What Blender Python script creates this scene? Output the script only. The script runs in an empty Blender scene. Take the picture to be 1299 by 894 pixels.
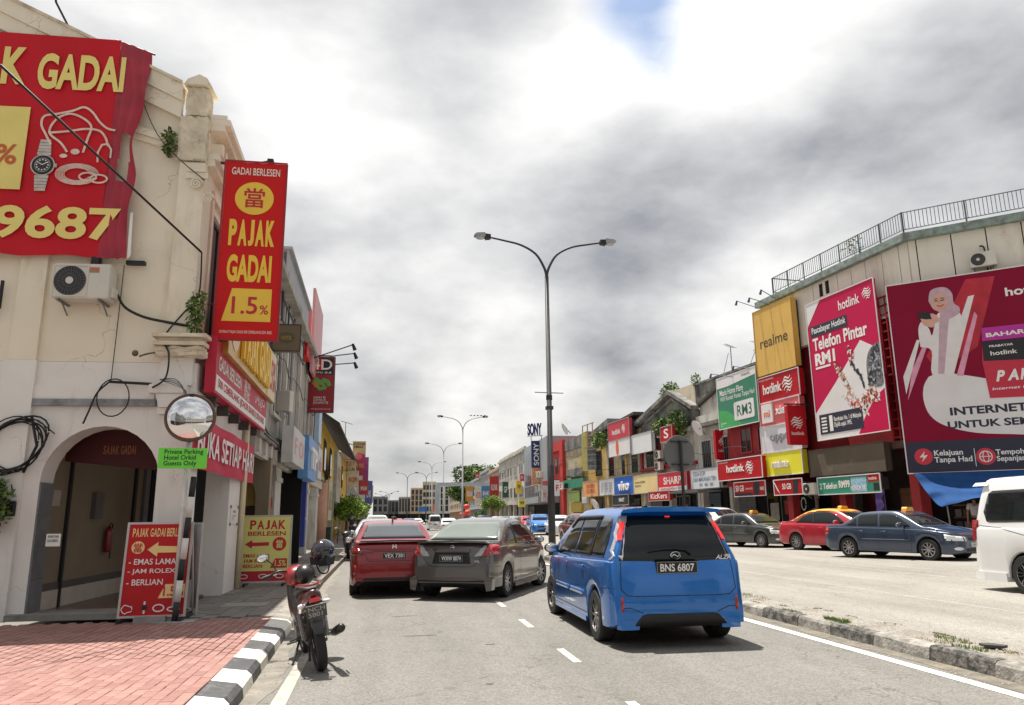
import bpy, bmesh, math, random
from mathutils import Vector, Matrix
from mathutils.bvhtree import BVHTree
random.seed(7)
R=math.radians
scene=bpy.context.scene
COL=scene.collection
# ------------------------------------------------------------------ camera
cam_d=bpy.data.cameras.new("camera"); cam=bpy.data.objects.new("camera",cam_d); COL.objects.link(cam)
cam_d.sensor_width=36; cam_d.lens=26.6; cam_d.clip_start=.05; cam_d.clip_end=3000
cam.matrix_world=Matrix.Translation((0,0,1.5))@Matrix.Rotation(R(-9.5),4,'Z')@Matrix.Rotation(R(90)+math.atan(209/960),4,'X')@Matrix.Rotation(R(-.6),4,'Z')
scene.camera=cam
# ------------------------------------------------------------------ light
SUN=Vector((-.14,.27,1)).normalized()
sd=bpy.data.lights.new("sun",'SUN'); sd.energy=5; sd.angle=R(.55); sd.color=(1,.95,.87)
so=bpy.data.objects.new("sun",sd); COL.objects.link(so); so.rotation_euler=SUN.to_track_quat('Z','Y').to_euler(); so.location=(0,0,60)
vs=scene.view_settings; vs.view_transform='Standard'; vs.look='None'; vs.exposure=.68; vs.gamma=1; vs.use_curve_mapping=False
W=bpy.data.worlds.new("World"); scene.world=W; W.use_nodes=True
nt=W.node_tree; N=nt.nodes; L=nt.links
for n in list(N): N.remove(n)
def nd(t,**k):
    n=N.new(t)
    for a,b in k.items(): setattr(n,a,b)
    return n
def mth(op,a,b=None,c=None,clamp=False):
    n=nd('ShaderNodeMath',operation=op,use_clamp=clamp)
    for i,v in enumerate((a,b,c)):
        if v is None: continue
        if isinstance(v,(int,float)): n.inputs[i].default_value=v
        else: L.new(v,n.inputs[i])
    return n.outputs[0]
out=nd('ShaderNodeOutputWorld'); bg=nd('ShaderNodeBackground'); L.new(bg.outputs[0],out.inputs[0]); bg.inputs[1].default_value=.1
sky=nd('ShaderNodeTexSky',sky_type='NISHITA'); sky.sun_disc=False; sky.sun_elevation=math.asin(SUN.z); sky.sun_rotation=math.atan2(SUN.x,SUN.y); sky.air_density=1.3; sky.dust_density=2
tc=nd('ShaderNodeTexCoord'); sep=nd('ShaderNodeSeparateXYZ'); L.new(tc.outputs['Generated'],sep.inputs[0])
zc=mth('MAXIMUM',sep.outputs[2],0.0); zd=mth('ADD',zc,.55)
cb=nd('ShaderNodeCombineXYZ'); L.new(mth('DIVIDE',sep.outputs[0],zd),cb.inputs[0]); L.new(mth('DIVIDE',sep.outputs[1],zd),cb.inputs[1]); L.new(mth('MULTIPLY',zc,1.5),cb.inputs[2])
def noise(scale,detail,rough,off,dist=0):
    mp=nd('ShaderNodeMapping'); mp.inputs['Location'].default_value=off; L.new(cb.outputs[0],mp.inputs[0])
    n=nd('ShaderNodeTexNoise'); n.inputs['Scale'].default_value=scale; n.inputs['Detail'].default_value=detail; n.inputs['Roughness'].default_value=rough; n.inputs['Distortion'].default_value=dist
    L.new(mp.outputs[0],n.inputs[0]); return n.outputs[0]
n1=noise(2.6,7,.50,(3.1,1.7,0),.0); n2=noise(7.0,9,.56,(8.1,0,0),.0)
v=mth('ADD',mth('ADD',mth('MULTIPLY',n1,.95),mth('MULTIPLY',n2,.34)),-.145)
def blob(d,width,amp):
    dp=nd('ShaderNodeVectorMath',operation='DOT_PRODUCT'); L.new(tc.outputs['Generated'],dp.inputs[0]); dp.inputs[1].default_value=Vector(d).normalized()
    a=mth('DIVIDE',mth('SUBTRACT',dp.outputs['Value'],math.cos(R(width))),1-math.cos(R(width)))
    a=mth('MAXIMUM',a,0.0); a=mth('MULTIPLY',a,a)
    return mth('MULTIPLY',a,amp)
BL=[((0.3485,0.7506,0.5614),12,.27),((0.4491,0.6966,0.5595),12,.16),((0.1931,0.8325,0.5192),8,.20),((0.4544,0.8509,0.2636),11,.15),((0.1589,0.9406,0.3),9,.12),((0.3855,0.888,0.2507),6,.07),((-0.1045,0.8626,0.4949),8,.12),((0.06187,0.9044,0.4221),15,-.07),((0.301,0.8664,0.3985),12,-.13),((0.5413,0.7049,0.4584),13,-.08),((0.0548,0.8257,0.5614),12,-.03),((0.1526,0.9755,0.1586),17,.08)]
for d,w,a in BL: v=mth('ADD',v,blob(d,w,a))
glow=blob(SUN,75,.22)
v=mth('ADD',v,glow)
# paler towards the horizon
hz=mth('POWER',mth('SUBTRACT',1.0,zc),7)
v=mth('ADD',v,mth('MULTIPLY',hz,.10))
rp=nd('ShaderNodeValToRGB'); L.new(v,rp.inputs[0]); e=rp.color_ramp.elements
for p_,c in ((.36,(2.7,2.84,3.15)),(.50,(4.1,4.22,4.5)),(.62,(5.0,5.07,5.2)),(.78,(6.5,6.45,6.3)),(.92,(10.2,10.1,9.9))):
    if p_==.36: q=e[0]; q.position=p_
    elif p_==.92: q=e[1]; q.position=p_
    else: q=e.new(p_)
    q.color=(*[x/11 for x in c],1)
sc_=nd('ShaderNodeVectorMath',operation='SCALE'); L.new(rp.outputs[0],sc_.inputs[0]); sc_.inputs['Scale'].default_value=8.7
wm=nd('ShaderNodeMix',data_type='RGBA',blend_type='MULTIPLY'); wm.inputs[0].default_value=1
L.new(sc_.outputs[0],wm.inputs[6])
hc=nd('ShaderNodeMix',data_type='RGBA'); L.new(hz,hc.inputs[0]); hc.inputs[6].default_value=(1,1,1,1); hc.inputs[7].default_value=(1.03,1.0,.93,1); L.new(hc.outputs[2],wm.inputs[7])
hole=mth('ADD',blob((0.278,0.7502,0.6),4.6,1.3),blob((0.3144,0.7776,0.5445),3,.6)); hole=mth('MULTIPLY',hole,mth('MULTIPLY',n2,1.6),None,True)
mx=nd('ShaderNodeMix',data_type='RGBA'); L.new(hole,mx.inputs[0]); L.new(wm.outputs[2],mx.inputs[6])
sk2=nd('ShaderNodeMix',data_type='RGBA',blend_type='MULTIPLY'); sk2.inputs[0].default_value=1; L.new(sky.outputs[0],sk2.inputs[6]); sk2.inputs[7].default_value=(1,1,1,1)
L.new(sk2.outputs[2],mx.inputs[7]); L.new(mx.outputs[2],bg.inputs[0])

# ------------------------------------------------------------------ materials
MT={}
def M(name,col=(.3,.3,.3),rough=.65,var=.12,scale=3.,bump=.0,bscale=40.,metal=0.,coat=0.,dirt=0.,dcol=(.05,.045,.04),dscale=1.2,streak=1.,emit=0.,spec=.5,alpha=1.,crack=0.):
    """principled material: base colour with mottling, optional dirt patches (streak>1 stretches them vertically) and fine relief"""
    if name in MT: return MT[name]
    m=bpy.data.materials.new(name); m.use_nodes=True; t=m.node_tree; n=t.nodes; l=t.links; b=n['Principled BSDF']
    b.inputs['Roughness'].default_value=rough; b.inputs['Metallic'].default_value=metal; b.inputs['Coat Weight'].default_value=coat; b.inputs['Coat Roughness'].default_value=.04
    b.inputs['Specular IOR Level'].default_value=spec; b.inputs['Alpha'].default_value=alpha
    tcn=n.new('ShaderNodeTexCoord'); src=tcn.outputs['Object']; c4=(*col,1)
    cur=None
    if var>0:
        a=n.new('ShaderNodeTexNoise'); a.inputs['Scale'].default_value=scale; a.inputs['Detail'].default_value=6; l.new(src,a.inputs[0])
        mr=n.new('ShaderNodeMapRange'); mr.inputs[1].default_value=.3; mr.inputs[2].default_value=.7; mr.inputs[3].default_value=1-var; mr.inputs[4].default_value=1+var; l.new(a.outputs[0],mr.inputs[0])
        s=n.new('ShaderNodeVectorMath'); s.operation='SCALE'; s.inputs[0].default_value=col; l.new(mr.outputs[0],s.inputs['Scale']); cur=s.outputs[0]
    if dirt>0:
        mp=n.new('ShaderNodeMapping'); mp.inputs['Scale'].default_value=(1,1,1/streak); l.new(src,mp.inputs[0])
        a=n.new('ShaderNodeTexNoise'); a.inputs['Scale'].default_value=dscale; a.inputs['Detail'].default_value=9; a.inputs['Roughness'].default_value=.68; l.new(mp.outputs[0],a.inputs[0])
        mr=n.new('ShaderNodeMapRange'); mr.inputs[1].default_value=.62-.3*dirt; mr.inputs[2].default_value=.80-.25*dirt; mr.inputs[3].default_value=0; mr.inputs[4].default_value=min(1,.45+dirt*.5); l.new(a.outputs[0],mr.inputs[0])
        x=n.new('ShaderNodeMix'); x.data_type='RGBA'; l.new(mr.outputs[0],x.inputs[0]); x.inputs[6].default_value=c4
        if cur: l.new(cur,x.inputs[6])
        x.inputs[7].default_value=(*dcol,1); cur=x.outputs[2]
    if crack>0:
        nz=n.new('ShaderNodeTexNoise'); nz.inputs['Scale'].default_value=2.2; nz.inputs['Detail'].default_value=7; l.new(src,nz.inputs[0]); ad=n.new('ShaderNodeVectorMath'); ad.operation='MULTIPLY_ADD'; l.new(nz.outputs['Color'],ad.inputs[0]); ad.inputs[1].default_value=(.9,.9,.9); l.new(src,ad.inputs[2])
        vo=n.new('ShaderNodeTexVoronoi'); vo.feature='DISTANCE_TO_EDGE'; vo.inputs['Scale'].default_value=.75; l.new(ad.outputs[0],vo.inputs[0])
        q1=n.new('ShaderNodeMapRange'); q1.inputs[1].default_value=.0; q1.inputs[2].default_value=.007; q1.inputs[3].default_value=crack; q1.inputs[4].default_value=0; l.new(vo.outputs['Distance'],q1.inputs[0])
        n3=n.new('ShaderNodeTexNoise'); n3.inputs['Scale'].default_value=.9; l.new(src,n3.inputs[0]); q2=n.new('ShaderNodeMapRange'); q2.inputs[1].default_value=.48; q2.inputs[2].default_value=.56; l.new(n3.outputs[0],q2.inputs[0])
        mm=n.new('ShaderNodeMath'); mm.operation='MULTIPLY'; l.new(q1.outputs[0],mm.inputs[0]); l.new(q2.outputs[0],mm.inputs[1])
        x=n.new('ShaderNodeMix'); x.data_type='RGBA'; l.new(mm.outputs[0],x.inputs[0]); x.inputs[6].default_value=c4
        if cur: l.new(cur,x.inputs[6])
        x.inputs[7].default_value=(.12,.10,.08,1); cur=x.outputs[2]
    if cur: l.new(cur,b.inputs['Base Color'])
    else: b.inputs['Base Color'].default_value=c4
    if bump>0:
        a=n.new('ShaderNodeTexNoise'); a.inputs['Scale'].default_value=bscale; a.inputs['Detail'].default_value=5; l.new(src,a.inputs[0])
        bm_=n.new('ShaderNodeBump'); bm_.inputs['Strength'].default_value=bump; bm_.inputs['Distance'].default_value=.02; l.new(a.outputs[0],bm_.inputs['Height']); l.new(bm_.outputs[0],b.inputs['Normal'])
    if emit>0:
        b.inputs['Emission Color'].default_value=c4; b.inputs['Emission Strength'].default_value=emit
    MT[name]=m; return m
def paint(name,col,rough=.28,metal=.35): return M(name,col,rough,.05,1.5,metal=metal,coat=1.)
black=M('black_plastic',(.012,.012,.013),.45,.1)
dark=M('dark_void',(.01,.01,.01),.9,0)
rubber=M('rubber',(.016,.016,.016),.8,.2,20)
steel=M('grey_steel',(.22,.23,.24),.45,.15,6,metal=.6)
chrome=M('chrome',(.7,.7,.72),.12,.02,metal=1.)
glassm=M('window_glass',(.012,.015,.016),.04,.0,spec=.45)
lensm=M('clear_lens',(.75,.77,.78),.12,.1,20,coat=1.)
redlens=M('red_lens',(.42,.008,.012),.12,.15,14,coat=1.)
whitep=M('white_print',(.80,.79,.76),.6,.04)
yellowp=M('yellow_print',(.78,.62,.16),.6,.06)
redp=M('red_print',(.50,.012,.028),.5,.08,1.5)
blackp=M('black_print',(.015,.015,.018),.6,.05)

# ------------------------------------------------------------------ mesh helpers
class MB:
    def __init__(s): s.v=[]; s.f=[]; s.m=[]; s.mi=0; s.sm=False
    def add(s,vs,fs):
        o=len(s.v); s.v+= [tuple(v) for v in vs]; s.f+=[tuple(i+o for i in f) for f in fs]; s.m+=[s.mi]*len(fs); return s
    def box(s,x0,x1,y0,y1,z0,z1,mat=None):
        vs=[(x,y,z) for z in (z0,z1) for y in (y0,y1) for x in (x0,x1)]
        if mat: vs=[mat@Vector(v) for v in vs]
        return s.add(vs,[(0,2,3,1),(4,5,7,6),(0,1,5,4),(2,6,7,3),(0,4,6,2),(1,3,7,5)])
    def poly(s,pts,y0,y1,ax='y'):
        """prism of 2D outline pts between two depths; ax y: pts=(x,z); ax x: pts=(y,z); ax z: pts=(x,y)"""
        n=len(pts)
        def p(a,b,d): return (a,d,b) if ax=='y' else ((d,a,b) if ax=='x' else (a,b,d))
        vs=[p(a,b,y0) for a,b in pts]+[p(a,b,y1) for a,b in pts]
        return s.add(vs,[tuple(range(n)),tuple(range(2*n-1,n-1,-1))]+[(i,i+n,(i+1)%n+n,(i+1)%n) for i in range(n)])
    def tube(s,pts,r,n=8,cap=True):
        pts=[Vector(p) for p in pts]; rs=r if isinstance(r,(list,tuple)) else [r]*len(pts); rings=[]; up=None
        for i,p in enumerate(pts):
            d=(pts[min(i+1,len(pts)-1)]-pts[max(i-1,0)]).normalized()
            if up is None: up=d.orthogonal().normalized()
            up=(up-d*up.dot(d)); up=up.normalized() if up.length>1e-6 else d.orthogonal().normalized()
            b=d.cross(up); rings.append([p+(up*math.cos(6.28318*k/n)+b*math.sin(6.28318*k/n))*rs[i] for k in range(n)])
        vs=[v for r_ in rings for v in r_]; fs=[(i*n+k,i*n+(k+1)%n,(i+1)*n+(k+1)%n,(i+1)*n+k) for i in range(len(pts)-1) for k in range(n)]
        if cap: fs+=[tuple(range(n-1,-1,-1)),tuple((len(pts)-1)*n+k for k in range(n))]
        return s.add(vs,fs)
    def lathe(s,prof,n=24,mat=None):
        """prof (r,h) round local y axis"""
        vs=[]
        for r,h in prof:
            for k in range(n):
                a=6.28318*k/n; v=Vector((r*math.cos(a),h,r*math.sin(a))); vs.append(mat@v if mat else v)
        m_=len(prof); return s.add(vs,[(i*n+k,(i+1)*n+k,(i+1)*n+(k+1)%n,i*n+(k+1)%n) for i in range(m_-1) for k in range(n)])
    def ell(s,c,r,n=12,m_=8,mat=None):
        vs=[];
        for i in range(m_+1):
            t=math.pi*i/m_
            for k in range(n):
                a=6.28318*k/n; v=Vector((c[0]+r[0]*math.sin(t)*math.cos(a),c[1]+r[1]*math.sin(t)*math.sin(a),c[2]+r[2]*math.cos(t))); vs.append(mat@v if mat else v)
        return s.add(vs,[(i*n+k,(i+1)*n+k,(i+1)*n+(k+1)%n,i*n+(k+1)%n) for i in range(m_) for k in range(n)])
    def build(s,name,mat,parent=None,smooth=False,loc=None):
        me=bpy.data.meshes.new(name); me.from_pydata(s.v,[],s.f)
        for m_ in (mat if isinstance(mat,(list,tuple)) else [mat]): me.materials.append(m_)
        if any(s.m): me.polygons.foreach_set('material_index',s.m)
        bm=bmesh.new(); bm.from_mesh(me); bmesh.ops.recalc_face_normals(bm,faces=bm.faces); bm.to_mesh(me); bm.free()
        if smooth: me.shade_smooth() if hasattr(me,'shade_smooth') else None
        o=bpy.data.objects.new(name,me); COL.objects.link(o)
        if parent: o.parent=parent
        if loc: o.location=loc
        return o
def autosmooth(o,ang=35):
    me=o.data; bm=bmesh.new(); bm.from_mesh(me)
    for e_ in bm.edges:
        if len(e_.link_faces)==2: e_.smooth=e_.calc_face_angle(0)<R(ang)
    for f in bm.faces: f.smooth=True
    bm.to_mesh(me); bm.free(); return o
def B(name,mat,parent,*b):
    m_=MB()
    for q in b: m_.box(*q)
    return m_.build(name,mat,parent)
def tag(o,label,cat=None,group=None):
    o['label']=label
    if cat: o['category']=cat
    if group: o['group']=group
    return o
def thing(name,label,cat,mat=None,group=None):
    o=bpy.data.objects.new(name,None); COL.objects.link(o); o.empty_display_size=.3
    if mat is not None: o.matrix_world=mat
    return tag(o,label,cat,group)
def struct(o): o['kind']='structure'; return o
def stuff(o): o['kind']='stuff'; return o
def frame(ox,oy,dx,dy,s=0.,out=0.,z=0.,rz=0.):
    """facade frame: x along the wall to the viewer's right, y into the wall, z up"""
    l=math.hypot(dx,dy); dx/=l; dy/=l
    return Matrix.Translation((ox+dx*s+dy*out,oy+dy*s-dx*out,z))@Matrix.Rotation(math.atan2(dy,dx)+R(rz),4,'Z')
FR={'W':(-2.95,12.37,1,-.055),'S':(-2.95,12.37,-.01,1),'RA':(19,36.4,.106,-.994),'RC':(20.17,25.42,.748,-.664),'RB':(16.1,72.9,.078,-.997),'RF':(18.3,158,-.026,-1),'E':(0,260,1,0)}
def fr(n,s=0.,out=0.,z=0.,rz=0.): return frame(*FR[n],s,out,z,rz)
def at(x,y,z=0.,h=0.): return Matrix.Translation((x,y,z))@Matrix.Rotation(R(h),4,'Z')
# ------------------------------------------------------------------ lettering
TX={}
def text_mesh(s,bold,shear):
    if 'J' in s and len(s)>1 and s.replace(' ','').isalpha() and s.isupper():
        # capitals set one by one on a common base line (the font's J hangs below it)
        k=('caps',s,bold,shear)
        if k not in TX:
            v=[];f=[];x=0
            for c in s:
                if c==' ': x+=.30; continue
                a,b=text_mesh(c,bold*(1 if len(s)>4 else 1),shear); w=.10 if c=='I' else (.36 if c in 'JLEF' else .52 if c in 'BPRS' else .60); w+=.06; o=len(v); v+=[(x+p*w,q) for p,q in a]; f+=[tuple(i+o for i in g) for g in b]; x+=w+.09
            x-=.09; TX[k]=([(p/x,q) for p,q in v],f)
        return TX[k]
    bold*=.5 if len(s)>4 else .65
    k=(s,bold,shear)
    if k in TX: return TX[k]
    cu=bpy.data.curves.new('t','FONT'); cu.body=s; cu.size=1; cu.resolution_u=4; cu.offset=bold; cu.shear=shear; cu.align_x='LEFT'; cu.extrude=.0; cu.space_line=.9
    o=bpy.data.objects.new('t',cu); COL.objects.link(o); dg=bpy.context.evaluated_depsgraph_get(); me=bpy.data.meshes.new_from_object(o.evaluated_get(dg))
    v=[tuple(p.co) for p in me.vertices]; f=[tuple(p.vertices) for p in me.polygons]
    bpy.data.objects.remove(o); bpy.data.meshes.remove(me); bpy.data.curves.remove(cu)
    if not v: v=[(0,0,0),(1,0,0),(1,1,0)]; f=[(0,1,2)]
    x0=min(p[0] for p in v); x1=max(p[0] for p in v); y0=min(p[1] for p in v); y1=max(p[1] for p in v)
    TX[k]=([((p[0]-x0)/(x1-x0),(p[1]-y0)/max(y1-y0,1e-4)) for p in v],f); return TX[k]
def text(parent,s,x0,x1,z0,z1,mat,y=-.006,bold=.03,shear=0.,name='lettering',deep=0.,tilt=0.):
    """flat letters filling the box x0..x1, z0..z1 of the parent's face (front at -y); tilt = rise per unit x"""
    v,f=text_mesh(s,bold,shear); mb=MB()
    vs=[(x0+(x1-x0)*a,y-deep,z0+(z1-z0)*b+tilt*a*(x1-x0)) for a,b in v]; mb.add(vs,f)
    if deep>0:
        # give letters depth by skirting boundary edges
        ec={}
        for q in f:
            for i in range(len(q)):
                e_=(q[i],q[(i+1)%len(q)]); ec[e_]=ec.get((e_[0],e_[1]),0)+1
        bd=[e_ for e_ in ec if (e_[1],e_[0]) not in ec]; n=len(vs)
        mb.v+=[(a,b+deep,c) for a,b,c in vs]; mb.f+=[(a,b,b+n,a+n) for a,b in bd]; mb.m+=[0]*len(bd)
    return mb.build(name,mat,parent)
def bshape(name,mat,parent,pts,y=-.004,th=.003):
    P_=list(pts); n=len(P_); c=catm(P_+P_[:1],4)[:-1]; return shape(name,mat,parent,c,y,th)
def disc(name,mat,parent,cx,cz,rx,rz=None,y=-.004,n=28,th=.003):
    rz=rz or rx; mb=MB(); mb.poly([(cx+rx*math.cos(6.2832*k/n),cz+rz*math.sin(6.2832*k/n)) for k in range(n)],y-th,y); return mb.build(name,mat,parent)
def shape(name,mat,parent,pts,y=-.004,th=.003):
    return MB().poly(pts,y-th,y).build(name,mat,parent)
def line(name,mat,parent,pts,w,y=-.006,th=.003,closed=False):
    """flat printed line of width w following 2D points"""
    mb=MB(); P=[Vector((a,b)) for a,b in pts]; n=len(P)
    for i in range(n if closed else n-1):
        a=P[i]; b=P[(i+1)%n]; d=(b-a)
        if d.length<1e-6: continue
        d.normalize(); q=Vector((-d.y,d.x))*w/2; e_=d*w*.25
        mb.poly([tuple(a-e_-q),tuple(b+e_-q),tuple(b+e_+q),tuple(a-e_+q)],y-th-i*.00002,y)
    return mb.build(name,mat,parent)
def swirl(parent,cx,cz,s,mat,y=-.006):
    """round emblem of slanted curved strokes"""
    mb=MB()
    for k,(a,b,t) in enumerate(((-.34,.30,.10),(-.5,.42,.12),(-.46,.46,.12),(-.34,.42,.10),(-.12,.30,.08))):
        zc_=.36-.18*k; pts=[]
        for i in range(9):
            u=i/8; x=a+(b-a)*u; pts.append((x,zc_+.18*math.sin(u*6.28)*.55+.22*(u-.5)))
        up=[(cx+s*p_[0],cz+s*(p_[1]+t*.5*math.sin(math.pi*min(1,.15+i*.1)))) for i,p_ in enumerate(pts)]; dn=[(cx+s*p_[0],cz+s*(p_[1]-t*.4)) for p_ in pts]
        for i in range(8): mb.poly([dn[i],dn[i+1],up[i+1],up[i]],y-.003,y)
    return mb.build('emblem',mat,parent)
# ------------------------------------------------------------------ vehicles (builder)
def interp(pts,x):
    if x<=pts[0][0]: return pts[0][1]
    for (a,b),(c,d) in zip(pts,pts[1:]):
        if x<=c:
            t=(x-a)/(c-a); return b+(d-b)*t
    return pts[-1][1]
def catm(pts,n):
    out=[]; P=[pts[0]]+list(pts)+[pts[-1]]
    for i in range(1,len(P)-2):
        p0,p1,p2,p3=P[i-1:i+3]
        for k in range(n):
            t=k/n; q=[]
            for j in range(len(p1)):
                a,b,c,d=p0[j],p1[j],p2[j],p3[j]
                q.append(.5*((2*b)+(-a+c)*t+(2*a-5*b+4*c-d)*t*t+(-a+3*b-3*c+d)*t**3))
            out.append(tuple(q))
    out.append(tuple(pts[-1])); return out
def sm(pts,x,h=.05):
    return sum(interp(pts,x+h*k) for k in (-2,-1,0,1,2))/5
def body_mesh(S,lo=False):
    top=catm(S['top'],2 if lo else 5); Rw=S['r']+S.get('gap',.045); wx=S['wx']; zc=S['r']
    xs=[]; 
    for a,b in zip(top,top[1:]):
        d=math.hypot(b[0]-a[0],b[1]-a[1]); n=max(1,int(d/(.2 if lo else .1)))
        for k in range(n): t=k/n; xs.append(a[0]+(b[0]-a[0])*t)
    xs.append(top[-1][0])
    for w in wx:
        for k in range(0,13 if not lo else 7):
            a=math.pi*k/(12 if not lo else 6); xs.append(w+Rw*math.cos(a)*.9999)
        xs+= [w-Rw-.004,w+Rw+.004]
    xs=sorted(set(round(x,4) for x in xs))
    ys=[xs[0]]
    for x in xs[1:]:
        if x-ys[-1]>.0025: ys.append(x)
    xs=[x for x in ys if top[0][0]<=x<=top[-1][0]]
    mb=MB(); rings=[]; k_=S.get('tumble',.30)
    for x in xs:
        zt=interp(top,x); zb=interp(S['bot'],x)
        for w in wx:
            if abs(x-w)<Rw: zb=max(zb,zc+math.sqrt(Rw*Rw-(x-w)**2)*1.0)
        zt=max(zt,zb+.06)
        w=sm(S['plan'],x); be=min(sm(S['belt'],x),zt-.03); be=max(be,zb+.02); h=be-zb; g=zt-be; ws=w-.035-min(.03,g*.1)
        cr=S.get('crown',.03)
        pts=[(0,zb),(w*.55,zb),(w-.05,zb),(w-.012,zb+min(.02,h*.1)),(w-.004,zb+h*.12),(w,zb+h*.35),(w+.004,zb+h*.55),(w-.004,zb+h*.74),(w-.012,be-min(.05,h*.14)),(w-.022,be-min(.015,h*.04)),(ws,be),
             (ws-k_*g*.25,be+g*.28),(ws-k_*g*.52,be+g*.55),(ws-k_*g*.80,be+g*.80),(ws-k_*g*.95-min(.012,g*.05),be+g*.90),(ws-k_*g-min(.05,g*.14),be+g*.965),(ws-k_*g-min(.14,g*.4),zt-cr*.45),((ws-k_*g)*.60,zt-cr*.16),(0,zt)]
        full=[(x,-a,b) for a,b in pts[:0:-1]][1:][::-1]
        ring=[(x,a,b) for a,b in pts]+[(x,-a,b) for a,b in pts[-2:0:-1]]
        rings.append(ring)
    n=len(rings[0]); vs=[v for r_ in rings for v in r_]
    fs=[];mi=[]
    for i in range(len(rings)-1):
        for k in range(n):
            fs.append((i*n+k,i*n+(k+1)%n,(i+1)*n+(k+1)%n,(i+1)*n+k)); mi.append(1 if k in (0,1,n-1,n-2) else 0)
    mb.add(vs,fs); mb.m=mi
    mb.v.append((xs[0]-.0,0,(rings[0][0][2]+rings[0][18][2])/2)); c0=len(mb.v)-1
    mb.v.append((xs[-1]+.0,0,(rings[-1][0][2]+rings[-1][18][2])/2)); c1=len(mb.v)-1
    o=(len(rings)-1)*n
    for k in range(n):
        mb.f.append((c0,(k+1)%n,k)); mb.m.append(0); mb.f.append((c1,o+k,o+(k+1)%n)); mb.m.append(0)
    return mb
def edge_y(P,z,ax='B'):
    y=.3
    while y<1.0 and P.hit(ax,y+.01,z): y+=.01
    return y
def clampw(P,pts,ax,mg):
    return [((1 if a>0 else -1)*min(abs(a),max(.1,edge_y(P,b,ax)-mg)),b) for a,b in pts]
def corner_lamp(P,root,z0,z1,w,back,name,mat,off=.012,inset=0.):
    '''lamp wrapped round the rear corner of the body from height z0 to z1: w across the back, back along the side'''
    for s in (-1,1):
        n=10; vs=[]; 
        for k in range(n+1):
            z=z0+(z1-z0)*k/n; ye=edge_y(P,z)-.012-inset; ww=w(k/n) if callable(w) else w
            a=P.hit('B',s*(ye-ww),z)[0]; b=P.hit('B',s*ye,z)[0]; hs=P.hit('L' if s>0 else 'R',b.x+(back(k/n) if callable(back) else back),z)[0]
            vs+=[a+Vector((-off,0,0)),(a+b)/2+Vector((-off,s*off*.3,0)),b+Vector((-off*.8,s*off*.8,0)),hs+Vector((0,s*off,0)),hs+Vector((.01,-s*.02,0)),a+Vector((.02,0,0))]
        m_=MB(); q=6; m_.add(vs,[(i*q+k,(i+1)*q+k,(i+1)*q+(k+1)%q,i*q+(k+1)%q) for i in range(n) for k in range(q)]+[tuple(range(q)),tuple(n*q+k for k in range(q))]); autosmooth(m_.build(name,mat,root),40)
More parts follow.
